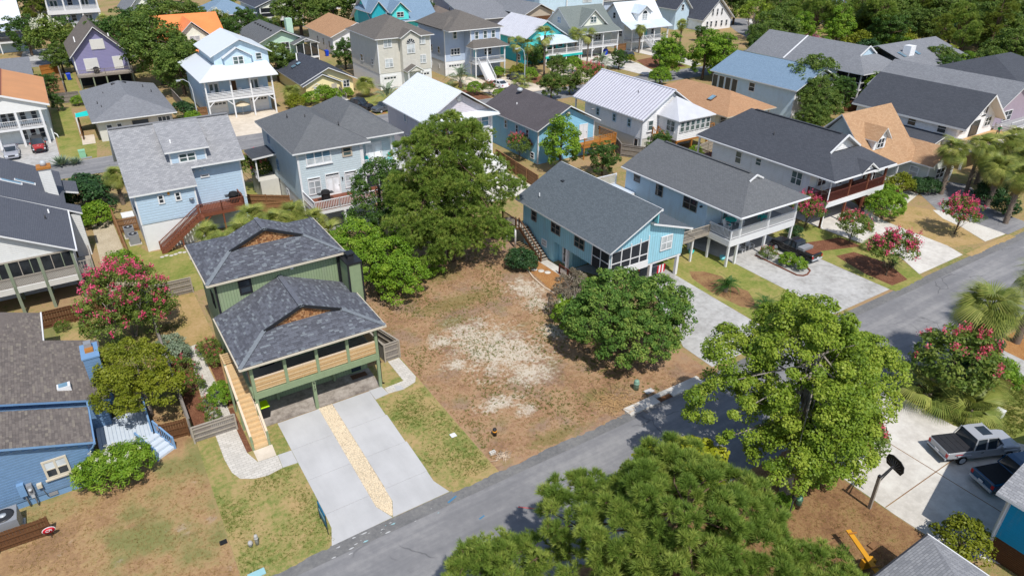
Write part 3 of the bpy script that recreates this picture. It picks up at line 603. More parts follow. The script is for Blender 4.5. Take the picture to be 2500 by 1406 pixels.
sheet('gravel_bed', [(78.2, 38.8), (81.4, 39), (86.4, 40.2), (86.4, 41.5), (79, 42.4)], 'white_gravel', .016); sheet('gravel_bed', [(78.9, 28.6), (82.8, 28.4), (83.6, 31), (82.4, 33.2), (83.4, 35.9), (82.7, 36.4), (81.2, 34.4), (80.6, 32)], 'white_gravel', .016); sheet('gravel_yard', [(-1.2, 65), (1.35, 65), (1.0, 84), (-1.0, 84)], 'pale_gravel', .012)
# streets
def street(name, pts, z=.014, m='asphalt'): return sheet(name, pts, m, z)
street('street', [(-60, 18.9), (240, 18.9), (240, 27.66), (-60, 27.66)]); street('street_gutter', [(-60, 26.75), (240, 26.75), (240, 27.66), (-60, 27.66)], .018, 'asphalt_edge')
street('cross_street', [(-60, 101.6), (124, 101.6), (160, 110), (178, 128), (190, 150), (178, 156), (164, 138), (152, 120), (122, 108.6), (-60, 108.6)]); street('back_street', [(-80, 181.5), (160, 181.5), (160, 189), (-80, 189)])
for x, y, w, l, r, m in ((13.4, 27.05, .12, .7, .3, 'paint_blue'), (16.8, 24.1, .08, 1.0, -.7, 'paint_red'), (17.4, 23.3, .08, .8, -.6, 'paint_red'), (14.2, 24.9, .1, .4, .2, 'paint_blue')):
    c, s = math.cos(r), math.sin(r); sheet('survey_mark', [(x+a*c-b*s, y+a*s+b*c) for a, b in ((-l/2, -w/2), (l/2, -w/2), (l/2, w/2), (-l/2, w/2))], m, .024, 'structure')
for i in range(22):
    x = random.gauss(9.3, 1.5); y = 27.05+random.gauss(0, .28); r = random.uniform(.03, .12); mm = 'white_dust' if random.random() < .75 else 'paleaqua'
    sheet('dust_mark', [(x+r*random.uniform(.6, 2.2)*math.cos(a*1.05), y+.4*r*random.uniform(.6, 1.3)*math.sin(a*1.05)) for a in range(6)], mm, .0235+i*.0002)
def verge(x0, x1, y, m, s=1, n=None):
    n = int((x1-x0)/.22); e = [(x0+(x1-x0)*i/n, y-s*(.1+.16*random.random()**2+.06*math.sin(i*.23))) for i in range(n+1)]
    sheet('verge', e+[(x1, y+s*.5), (x0, y+s*.5)], m, .021)
verge(-20, 1.2, 27.66, 'dry_grass'); verge(1.3, 6.0, 27.66, 'lawn'); verge(13.7, 17, 27.66, 'lawn'); verge(17, 27.5, 27.66, 'vacant_ground'); verge(35, 36.8, 27.66, 'soil'); verge(45, 51.8, 27.66, 'lawn_green'); verge(60.4, 65.4, 27.66, 'lawn_green'); verge(-20, 38, 18.9, 'soil', -1); verge(46, 90, 18.9, 'lawn_green', -1); verge(74, 83, 27.66, 'lawn_tan')
# kerb inlet
K = thing('storm_drain', 'concrete kerb inlet with rusty throat beside the empty lot', 'drain', (31, 27.6, 0))
for a, b in ((27.6, 30.4), (31.7, 34.9)): bx('kerb_stone', K, 'concrete_pale', a, b, 27.1, 27.95, .0, .13)
bx('throat', K, 'wood_brown', 30.42, 31.68, 27.15, 27.9, 0, .05); bx('lid', K, 'concrete_old', 30.42, 31.68, 27.55, 27.95, .06, .15)
# driveway of the green house: poured panels with joints
D = thing('driveway', None, None, (9.9, 33, 0)); tag(D, None, None, None, 'structure')
for k in ('label', 'category'):
    if k in D: del D[k]
def panel(pts, m='concrete_new', z=.03, par=None): return slab('concrete_panel', par or D, [[(p[0], p[1], z) for p in pts]], .03, m, m)
L_ = lambda y: 9.48-(39.5-y)*.017; R_ = lambda y: 10.48-(39.5-y)*.012
for y0, y1 in ((36.42, 39.55), (33.2, 36.4), (30.0, 33.18)):
    panel([(6.57, y0), (L_(y0), y0), (L_(y1), y1), (6.57, y1)]); panel([(R_(y0), y0), (13.2, y0), (13.28, y1), (R_(y1), y1)])
panel([(6.1, 27.62), (9.8, 27.7), (9.3, 28.95), (9.32, 29.98), (6.57, 29.98), (6.53, 28.85)]); panel([(9.84, 27.7), (13.55, 27.7), (13.14, 29.0), (13.18, 29.98), (10.33, 29.98), (10.32, 28.87)]); panel([(13.29, 38.4), (14.36, 38.52), (14.25, 39.6), (13.29, 39.6)]); panel([(5.62, 35.15), (6.55, 35.08), (6.55, 36.4), (5.68, 36.45)])
panel([(15.0, 38.5), (15.5, 38.42), (15.55, 38.95), (15.05, 39.15)], 'concrete_new', .031)
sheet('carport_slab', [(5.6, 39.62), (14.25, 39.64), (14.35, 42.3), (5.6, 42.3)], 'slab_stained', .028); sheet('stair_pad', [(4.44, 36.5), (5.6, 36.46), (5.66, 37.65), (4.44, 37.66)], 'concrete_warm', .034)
sheet('paver_path', [(3.25, 52.7), (2.62, 43.2), (2.7, 40.4), (2.68, 37.8), (2.8, 36.4), (3.1, 35.6), (3.8, 35.15), (4.6, 34.95), (5.6, 35.14), (5.66, 36.44), (4.42, 36.5), (4.06, 37.72), (4.04, 40.5), (4.1, 43.1), (3.95, 52.7)], 'pavers', .022)
sheet('paver_path', [(14.37, 38.53), (15.5, 38.4), (16.6, 38.74), (16.95, 39.35), (16.9, 42.3), (15.95, 42.3), (15.93, 39.36), (14.36, 39.28)], 'pavers', .022)
# other drives
sheet('driveway', [(36.9, 28.2), (44.9, 28.2), (45, 31.7), (45.35, 42.6), (45.2, 47), (37.6, 47), (41.5, 40), (37.0, 31.4)], 'concrete_old', .02); sheet('footpath', [(35.7, 50.8), (36.6, 50.7), (36.9, 46.6), (37.2, 41), (36.2, 41), (35.8, 46.8)], 'concrete_pale', .024); sheet('driveway', [(51.9, 28.0), (60.3, 28.0), (60.25, 33), (60.3, 46), (51, 46), (52.1, 39.3)], 'concrete_old', .02)
sheet('driveway', [(65.6, 28.2), (73.6, 28.2), (74.4, 30.2), (74.8, 37.6), (77.2, 44), (77, 47), (67, 47), (66.8, 40.2), (67.6, 31.3)], 'concrete_pale', .02); sheet('driveway', [(82.9, 28.2), (88.2, 28.2), (89, 33), (95, 38.5), (94, 40.4), (86.5, 40.2), (83.2, 36.2)], 'asphalt', .02)
sheet('driveway', [(44.2, 19), (45.8, 18.85), (45.85, 14.4), (49, 9), (49, 4), (36.4, 6.9), (35, 9), (34.85, 12), (34.9, 15.8), (38, 19)], 'concrete_pale', .02); sheet('footpath', [(55.2, 15.2), (57.1, 15.2), (57.5, 17.4), (56, 18.9), (57.4, 18.9), (58.6, 17.6), (58.4, 14), (62, 8), (60, 7)], 'concrete_old', .02)
for x0, y0, x1, y1 in ((40.36, 4.5, 40.42, 17.0), (34.9, 12.6, 44, 12.66)): sheet('slab_joint', [(x0, y0), (x1, y0), (x1, y1), (x0, y1)], 'soil', .026)
for pts in ([(18.6, 108.6), (30.2, 108.6), (29.8, 122), (19.6, 122)], [(67, 108.7), (79.5, 108.7), (78, 122), (74, 123), (71, 126), (67, 128)]): sheet('driveway', pts, 'concrete_warm', .02)
sheet('driveway', [(-10.5, 108.6), (-2.5, 108.6), (-2.6, 122), (-12, 122)], 'concrete_old', .02); sheet('driveway', [(103, 108.7), (107, 108.7), (110, 118), (112, 131), (101, 131), (102.5, 118)], 'concrete_pale', .02); sheet('driveway', [(118, 109.5), (121.5, 110.2), (126, 124), (129, 132), (118, 132), (119, 120)], 'concrete_pale', .02); sheet('driveway', [(88, 108.7), (91, 108.7), (97, 126), (91, 127), (86.5, 117)], 'concrete_warm', .02); sheet('footpath', [(41.6, 108.7), (43.2, 108.7), (43.2, 121.8), (41.5, 121.8)], 'concrete_pale', .02); sheet('footpath', [(.6, 116), (2.3, 116), (2.5, 121), (.8, 121)], 'concrete_warm', .022)
sheet('patio', [(33, 66), (47, 66), (47, 74.5), (33, 74.5)], 'concrete_pale', .02); sheet('patio', [(19, 67), (31, 67), (31, 71.5), (19, 71.5)], 'concrete_old', .022); sheet('driveway', [(174, 136), (186, 136), (192, 150), (182, 150)], 'concrete_pale', .02); sheet('driveway', [(150, 100), (158, 98), (160, 104), (152, 106)], 'concrete_pale', .02); sheet('driveway', [(-6, 189), (2, 189), (4, 204), (-5, 204)], 'concrete_old', .02)
sheet('parking_lot', [(215, 90), (330, 80), (360, 160), (230, 150)], 'asphalt', .02)
# pea gravel between the two drive strips
v, f = [], []
O8 = np.array([(1, 0, 0), (-1, 0, 0), (0, 1, 0), (0, -1, 0), (0, 0, 1)]); OF = [(0, 2, 4), (2, 1, 4), (1, 3, 4), (3, 0, 4)]; ix = []
sheet('gravel_strip', [(9.5, 39.6), (10.46, 39.6), (10.33, 29), (9.84, 27.75), (9.32, 28.95)], 'pale_gravel', .012)
for i in range(11000):
    y = 27.9+11.7*random.random(); a, b = L_(y), R_(y)
    if y < 28.95: k = (y-27.75)/1.2; a, b = 9.84-.52*k, 9.84+.48*k
    x = a+(b-a)*random.random(); r = random.uniform(.013, .027); o = len(v); th = random.random()*6
    for p in O8: v.append((x+r*(p[0]*math.cos(th)-p[1]*math.sin(th))*random.uniform(.8, 1.4), y+r*(p[0]*math.sin(th)+p[1]*math.cos(th)), .012+max(0, p[2])*r*1.2))
    f += [tuple(o+q for q in t) for t in OF]; ix += [random.choices((0, 1, 2, 3), (.5, .3, .15, .05))[0]]*4
m_plain('peb0', S(238, 222, 194, .85), .8, .1, 9); m_plain('peb1', S(232, 214, 184, .85), .8, .15, 9); m_plain('peb2', S(218, 198, 168, .82), .8, .15, 9); m_plain('peb3', S(168, 140, 116, .8), .8, .2, 9)
tag(mesh('pea_gravel', v, f, ['peb0', 'peb1', 'peb2', 'peb3'], ix, None, False), 'tan pea gravel strip between the two concrete drive strips', 'gravel', None, 'stuff')
# ------------------------------------------------------------------ near houses
def text_mesh(name, parent, s, size, m, mw, extrude=.008):
    cu = bpy.data.curves.new(name, 'FONT'); cu.body = s; cu.size = size; cu.extrude = extrude; cu.align_x = 'CENTER'; cu.align_y = 'CENTER'
    tmp = bpy.data.objects.new('tmp_text', cu); COL.objects.link(tmp); bpy.context.view_layer.update()
    me = bpy.data.meshes.new_from_object(tmp.evaluated_get(bpy.context.evaluated_depsgraph_get()))
    bpy.data.objects.remove(tmp); bpy.data.curves.remove(cu); me.materials.clear(); me.materials.append(M(m))
    return put(bpy.data.objects.new(name, me), parent, mw)
FRONT = Matrix.Rotation(math.pi/2, 4, 'X')        # text upright, read from -Y
def H1():
    H = thing('green_house', 'sage green stilted house with two dark shingled roofs, cedar shake gables and wooden balcony', 'house', (9.9, 46, 0))
    W = walls(H, 5.45, 14.3, 42.3, 46.4, 0, 5.35, 'green_wall'); walls(H, 5.45, 14.3, 46.4, 53.1, 0, 8.25, 'green_wall')
    for x in (5.45, 14.3): bx('corner_board', H, 'black_trim', x-.07, x+.07, 46.33, 46.5, 0, 8.2)
    # roofs
    def two(x0, x1, y0, y1, ze, zr, yg, fr, yb=None):
        xm = (x0+x1)/2; zg = ze+(zr-ze)*fr; xa, xb = x0+(xm-x0)*fr, x1-(x1-xm)*fr; yl = yb or y1
        P = [[(x0, y0, ze), (x1, y0, ze), (xb, yg, zg), (xa, yg, zg)],
             [(x0, y1, ze), (x0, y0, ze), (xa, yg, zg), (xa, yl, zg)], [(xa, yl, zg), (xa, yg, zg), (xm, yg, zr), (xm, yl, zr)],
             [(x1, y0, ze), (x1, y1, ze), (xb, yl, zg), (xb, yg, zg)], [(xb, yg, zg), (xb, yl, zg), (xm, yl, zr), (xm, yg, zr)]]
        if yb: P.append([(x1, y1, ze), (x0, y1, ze), (xa, yb, zg), (xb, yb, zg)])
        R = roof(H, P, 'tab1', 'black_trim', .15)
        shingle_roof(R, P, 'tab', 150)
        for a, b in (((x0, y0, ze), (xa, yg, zg)), ((x1, y0, ze), (xb, yg, zg)), ((xm, yg-.12, zr), (xm, yl, zr))): ridge_caps(R, a, b, 'tab2', .3, .28)
        beam('ridge_vent', R, 'tab0', (xm, yg+.25, zr+.05), (xm, yl-.3, zr+.05), .34, .06)
        bx('gutter', H, 'cream_trim', x0-.06, x1+.06, y0-.09, y0-.005, ze-.15, ze-.02); bx('gutter', H, 'cream_trim', x0-.09, x0-.005, y0, y1, ze-.15, ze-.02); bx('gutter', H, 'cream_trim', x1+.005, x1+.09, y0, y1, ze-.15, ze-.02)
        # small shake gable under a black rake
        gy = yg+.09; tri = [(xa+.1, gy, zg-.02), (xb-.1, gy, zg-.02), (xm, gy, zr-.1)]
        Gb = mesh('shake_gable', tri+[(p[0], yg+.6, p[2]) for p in tri], [(0, 1, 2), (5, 4, 3), (0, 3, 4, 1), (1, 4, 5, 2), (2, 5, 3, 0)], 'shake3', None, H)
        for vs, fs in tabs_on(tri, .13, .15):
            c = vs[0]; mesh('shake', [v-c for v in vs], fs, 'shake%d' % random.choices(range(4), (.35, .25, .25, .15))[0], None, Gb, False, False, Matrix.Translation(c))
        for a in (xa, xb): beam('rake_board', H, 'black_trim', (a, yg-.06, zg-.02), (xm, yg-.06, zr+.02), .1, .2)
        bx('flashing', H, 'tab0', xa, xb, yg-.05, yg+.22, zg+.005, zg+.03)
    two(4.92, 14.83, 39.1, 46.4, 5.47, 7.47, 41.3, .46)
    two(4.92, 14.83, 45.9, 53.5, 8.32, 10.36, 48.5, .46, 50.9)
    bx('fascia', H, 'green_paint', 5.4, 14.35, 39.55, 39.75, 5.02, 5.3)
    # balcony
    B = bx('balcony_beam', H, 'green_paint', 5.5, 14.32, 39.52, 39.72, 2.5, 2.97); bx('balcony_beam', H, 'green_paint', 5.42, 5.6, 39.75, 42.3, 2.5, 2.97); bx('balcony_beam', H, 'green_paint', 14.2, 14.38, 39.75, 42.3, 2.5, 2.97)
    deck(H, 5.6, 14.2, 39.72, 42.3, 2.99, 'wood_weathered', 'green_paint', .2)
    xs = [5.6, 7.76, 9.92, 12.1, 14.22]
    for i, x in enumerate(xs): post(H, 'green_paint', x, 39.65, 0 if i in (0, 4) else 2.97, 5.2, .2)
    for i in range(4):
        R = beam('balustrade', H, 'wood_pale', (xs[i]+.1, 39.66, 4.02), (xs[i+1]-.1, 39.66, 4.02), .14, .045)
        for k, (z, hh) in enumerate(((3.06, .11), (3.21, .11), (3.36, .11), (3.52, .14), (3.68, .14), (3.84, .14))): bx('slat', R, ('wood_new', 'wood_new2')[(k+i) % 2], xs[i]+.1, xs[i+1]-.1, 39.6, 39.64, z-.0, z+hh)
        xm = (xs[i]+xs[i+1])/2; bx('stile', R, 'wood_new2', xm-.05, xm+.05, 39.645, 39.72, 2.98, 3.99)
    for a, b in (((5.6, 39.75), (5.6, 41.0)), ((14.22, 39.75), (14.22, 42.2))): railing(H, a, b, 2.99, 'wood_new2', 1.0, 'h', rails=6, posts=False)
    c = post(H, 'green_paint', 9.45, 39.72, 0, 2.5, .22)
    for i, ch in enumerate('917'): text_mesh('numeral', c, ch, .3, 'black_trim', Matrix.Translation((9.45, 39.6, 2.22-i*.29)) @ FRONT)
    for x in (7.4, 11.6): post(H, 'green_paint', x, 42.15, 0, 2.95, .2)
    # doors and windows
    door(H, 'y', 42.3, 12.9, 13.85, .02, 2.1, 'pane_dark', 'green_paint'); bx('doormat', H, 'doormat', 12.75, 13.95, 41.45, 42.0, .045, .06)
    window(H, 'y', 42.3, 10.4, 12.3, .9, 1.5, 'green_paint', 'pane_dark', 1, False); door(H, 'y', 42.3, 6.6, 7.6, 3.0, 5.05, 'green_paint', 'black_trim', 'pane_dark')
    for a, b in ((8.4, 9.6), (10.6, 11.8)): window(H, 'y', 42.3, a, b, 3.7, 5.0, 'black_trim', 'pane_dark', 1)
    window(H, 'y', 46.4, 6.98, 7.88, 6.72, 7.9, 'black_trim', 'pane_dark', 1, True, .13, name='window'); bx('utility_box', H, 'white', 10.75, 10.95, 46.32, 46.4, 7.75, 7.95)
    window(H, 'x', 5.45, 48.2, 49.0, 5.2, 6.4, 'black_trim', 'pane_dark'); window(H, 'x', 5.45, 43.3, 44.2, 3.8, 4.9, 'black_trim', 'pane_dark')
    tubes('downpipe', H, 'black_trim', [([(5.38, 46.2, 5.2), (5.36, 46.2, .2), (5.15, 46.2, .1)], [.05]*3)]); tubes('downpipe', H, 'black_trim', [([(14.42, 39.8, 5.3), (14.42, 39.85, .15), (14.6, 39.8, .08)], [.05]*3)])
    # chimney
    C = bx('chimney', H, 'green_paint', 14.44, 15.46, 44.5, 46.3, 0, 7.85)
    for x in (14.44, 15.46):
        for y in (44.5, 46.3): bx('corner_board', C, 'black_trim', x-.06, x+.06, y-.06, y+.06, 0, 7.85)
    bx('cap', C, 'black_trim', 14.36, 15.54, 44.42, 46.38, 7.86, 8.0); bx('flue', C, 'metal_dark', 14.72, 15.18, 45.15, 45.65, 8.0, 8.3); bx('flue_hood', C, 'black_trim', 14.64, 15.26, 45.05, 45.75, 8.36, 8.46)
    # outside stair and landing
    stair(H, (5.0, 37.72), (5.0, 42.4), .98, 0, 2.97, 'wood_new', 15, sm='wood_pale', open_riser=False); deck(H, 4.5, 5.5, 42.4, 43.95, 2.97, 'wood_new', 'wood_new2', .22)
    for s, x in ((0, 4.48), (1, 5.52)):
        R = beam('handrail', H, 'wood_pale', (x, 37.7, 1.0), (x, 42.4 if s == 0 else 39.7, 3.97 if s == 0 else 2.27), .14, .05)
        for k in (.3, .55): beam('side_board', R, 'wood_new2', (x, 37.7, k+.02), (x, 42.4 if s == 0 else 39.7, (2.97 if s == 0 else 1.27)+k), .04, .13)
        for y in ((37.75, 40.1, 42.4) if s == 0 else (37.75, 39.6)): post(H, 'green_paint', x, y, 0, .62*(y-37.7)+1.08, .13)
    for i in range(5): bx('slat', H, 'wood_new', 4.5, 5.45, 43.86, 43.9, 3.1+i*.18, 3.22+i*.18)
    post(H, 'wood_new2', 4.5, 43.9, 0, 4.0, .12); railing(H, (4.5, 42.5), (4.5, 43.9), 2.97, 'wood_new', 1.0, 'h', rails=5, posts=False)
H1()
def H2():
    H = thing('blue_house', 'one-storey blue clapboard house with brown shingled roof and blue chimney', 'house', (-8, 46, 0))
    W = walls(H, -14.8, -4.2, 40, 43.1, .5, 3.07, 'blue_wall', 'y', 4.95, -9.5); bx('foundation', H, 'blue_trim', -14.75, -4.24, 40.05, 44, 0, .55)
    boards(W, 'y', 40, -14.8, -4.2, .5, 4.85, .19, 'blue_board', lambda z: (-9.5-(-9.5+14.8)*min(1, (5.0-z)/1.9), -4.25 if z < 3.0 else -4.25-(z-3.0)/.37))
    R = roof(H, gable_y(-15.2, -3.8, 39.55, 43.35, 3.35, 5.32, -9.5), 'tabb1', 'blue_trim'); shingle_roof(R, [gable_y(-15.2, -3.8, 39.55, 43.35, 3.35, 5.32, -9.5)[1]], 'tabb', 60)
    W2 = walls(H, -14.8, -2.9, 44.6, 52, 0, 2.7, 'blue_wall', 'y', 4.85, -9.5); boards(W2, 'y', 44.6, -12, -2.9, .5, 4.6, .19, 'blue_board', lambda z: (-12, -2.9 if z < 2.7 else -2.9-(z-2.7)/.34))
    P = gable_y(-15.2, -2.5, 44.25, 52.4, 2.85, 5.25, -9.5); R = roof(H, P, 'tabb1', 'blue_trim'); shingle_roof(R, [P[1]], 'tabb', 140)
    walls(H, -14, -6.2, 52, 57.4, 0, 3.2, 'blue_wall'); P = [[(-9.8, 50.6, 5.05), (-5.8, 50.6, 3.72), (-5.8, 57.8, 3.5), (-9.8, 57.8, 4.9)], [(-14.5, 50.6, 3.6), (-9.8, 50.6, 5.05), (-9.8, 57.8, 4.9), (-14.5, 57.8, 3.4)]]
    R = roof(H, P, 'tabb1', 'cream_trim'); shingle_roof(R, [P[0]], 'tabb', 60); bx('gutter', H, 'white', -5.8, -5.7, 51, 57.8, 3.42, 3.56)
    C = walls(H, -3.4, -2.45, 46.4, 48.2, 1, 4.95, 'blue_wall', name='chimney'); boards(C, 'y', 46.4, -3.4, -2.45, 2.6, 4.9, .2, 'blue_board'); bx('cap', C, 'blue_trim', -3.46, -2.4, 46.33, 48.27, 4.95, 5.05)
    bx('flue', C, 'wood_orange', -3.18, -2.68, 47.0, 47.5, 5.05, 5.22); bx('flue_hood', C, 'metal_grey', -3.15, -2.72, 47.4, 47.9, 5.2, 5.5)
    s = bx('skylight', H, 'white', -5.2, -4.45, 45.5, 46.05, 3.5, 3.92); bx('pane', s, 'pane_sky', -5.1, -4.6, 45.55, 46.0, 3.9, 3.95)
    window(H, 'y', 39.95, -6.62, -5.35, 1.5, 2.8, 'cream_trim', 'pane_dark', 2, True, .12, True, 'pane_blind')
    bx('gutter', H, 'blue_trim', -3.82, -3.7, 39.5, 44, 3.16, 3.3); tubes('downpipe', H, 'blue_trim', [([(-3.76, 39.55, 3.2), (-3.95, 39.75, 2.8), (-4.12, 39.95, 2.6), (-4.12, 39.93, .2)], [.06]*4)])
    for x0, x1, z0, z1, m in ((-8.1, -7.75, 1.0, 1.85, 'blue_trim'), (-7.68, -7.4, .95, 1.65, 'metal_grey'), (-7.2, -6.95, 1.2, 1.45, 'cream_trim'), (-7.62, -7.45, .7, .95, 'galv')): bx('meter_box', H, m, x0, x1, 39.72, 39.98, z0, z1)
    lathe('meter_dial', H, 'galv', [(.1, 0), (.1, .12), (.06, .15)], (-7.54, 39.66, 1.3), 10)
    tubes('conduit', H, 'metal_grey', [([(-7.9, 39.85, 1.0), (-7.85, 39.85, .1)], [.04]*2), ([(-7.5, 39.85, .9), (-7.45, 39.7, .1)], [.04]*2), ([(-7.05, 39.9, 1.2), (-6.9, 39.9, .3)], [.02]*2)])
    bx('crawl_vent', H, 'metal_grey', -6.85, -6.4, 39.97, 40.04, .2, .42)
    D = deck(H, -3.9, -.75, 41.5, 45.2, .72, 'deck_paleblue', 'blue_trim', .5, 'y', .22)
    stair(H, (-.35, 40.35), (-1.15, 41.75), 1.3, 0, .72, 'deck_paleblue', 4, 'blue_trim', 'blue_trim', 'blue_trim', step=.2, open_riser=False, h=.9)
    railing(H, (-.78, 42.3), (-.78, 45.1), .72, 'blue_trim', .9, step=.2)
    return H
H2()
def H3():
    H = thing('lattice_porch_house', 'grey house with dark slate roof, screened lattice porch and tall clapboard chimney', 'house', (-8, 75, 0))
    W = walls(H, -15.2, -2.8, 65.6, 86, 2.1, 5.0, 'stone_wall', 'y', 8.2, -9.0)
    walls(H, -15, -3.1, 69.2, 86, 0, 2.1, 'ltgrey_wall', name='lower_wall')
    roof(H, [[(-9, 65.1, 8.45), (-2.5, 65.1, 5.05), (-2.5, 75.2, 5.05), (-9, 75.2, 8.45)], [(-9, 75.2, 8.45), (-1.35, 75.2, 4.55), (-1.35, 77.4, 4.55), (-2.5, 77.4, 5.05), (-2.5, 88, 5.05), (-9, 88, 8.45)], [(-15.5, 65.1, 5.05), (-9, 65.1, 8.45), (-9, 88, 8.45), (-15.5, 88, 5.05)]], 'r_slate')
    roof(H, [[(-2.9, 83, 4.6), (-1.25, 83, 4.1), (-1.25, 86.8, 4.1), (-2.9, 86.8, 4.6)]], 'r_slate', 'white', .2, 'porch_roof')
    walls(H, -2.8, -1.6, 75.4, 77.2, 0, 4.5, 'stone_wall', name='bay_wall')
    bx('gutter', H, 'white', -2.5, -2.38, 65.1, 75.2, 4.88, 5.02); tubes('downpipe', H, 'white', [([(-2.5, 65.3, 4.9), (-2.75, 65.45, 4.6), (-2.75, 65.45, .2)], [.06]*3)])
    C = walls(H, -3.95, -2.9, 79.4, 80.6, 4.5, 8.1, 'stone_wall', name='chimney'); bx('cap', C, 'wood_orange', -4.05, -2.8, 79.3, 80.7, 8.1, 8.3); lathe('flue', C, 'galv', [(.28, 0), (.28, .35), (.15, .5)], (-3.4, 80, 8.3))
    for x in (-6.4, -5.4):
        s = beam('skylight', H, 'white', (x-.8, 80.6+(x+6), 8.45-.523*(x-.8+9)+.06), (x+.8, 80.6+(x+6), 8.45-.523*(x+.8+9)+.06), .5, .1); beam('pane', s, 'pane_sky', (x-.7, 80.6+(x+6), 8.45-.523*(x-.7+9)+.13), (x+.7, 80.6+(x+6), 8.45-.523*(x+.7+9)+.13), .38, .03)
    vent(H, -4.2, 71.5, 6.0); vent(H, -3.9, 73.2, 5.9, 'white')
    # screened porch front
    S_ = bx('porch_band', H, 'white', -15.2, -2.78, 65.42, 65.58, 2.05, 2.62)
    for i in range(3): bx('board', S_, 'offwhite', -15.2, -2.8, 65.4, 65.44, 2.08+i*.18, 2.24+i*.18)
    Sc = bx('screen_frame', H, 'wood_weathered', -15.2, -2.8, 65.45, 65.55, 4.88, 5.0)
    bx('sill_rail', Sc, 'wood_weathered', -15.2, -2.8, 65.43, 65.57, 3.46, 3.54)
    for i in range(17):
        x = -15.2+i*.77; bx('mullion', Sc, 'wood_weathered' if i % 3 else 'wood_green', x-.03, x+.03, 65.44, 65.56, 3.54, 4.88)
        if i < 16: bx('screen_panel', Sc, 'screen', x+.03, x+.74, 65.5, 65.51, 3.54, 4.88)
    Lt = boxes_mesh('lattice_frame', H, 'wood_weathered', [(-15.2, -2.8, 65.48, 65.54, 2.62, 2.68)])
    n = 0; x = -9.6
    while x < -2.9:
        for s in (-1, 1):
            a = (x if s > 0 else x+.8); b = (x+.8 if s > 0 else x); b2 = min(b, -2.82); a2 = min(a, -2.82)
            beam('lattice_strip', Lt, 'wood_weathered', (a, 65.46+.01*s, 2.66), (b, 65.46+.01*s, 3.46), .012, .04)
        x += .16
    bx('porch_back', H, 'offwhite', -15.1, -2.9, 67.4, 67.5, 2.6, 5.0)
    for x in (-9.9, -7.58, -5.3, -2.86): post(H, 'wood_green', x, 65.52, 0, 4.9, .24)
    for x in (-7.6, -5.4, -3.2): post(H, 'wood_green', x, 68.6, 0, 2.1, .22)
    D = deck(H, -2.75, -1.62, 65.9, 69.1, 2.6, 'wood_weathered', 'wood_weathered', .25)
    railing(H, (-1.65, 65.95), (-1.65, 69.05), 2.6, 'wood_weathered', .95, step=.2); railing(H, (-2.7, 65.95), (-1.65, 65.95), 2.6, 'wood_weathered', .95, step=.2)
    post(H, 'wood_green', -1.68, 66, 0, 3.4, .2); post(H, 'wood_green', -1.68, 69, 0, 2.6, .2); beam('brace', H, 'wood_weathered', (-1.68, 66, .4), (-1.68, 69, 2.2), .06, .12); beam('brace', H, 'wood_weathered', (-1.68, 69, .4), (-1.68, 66, 2.2), .06, .12)
    window(H, 'x', -2.8, 71, 72, 3.2, 4.3)
H3()
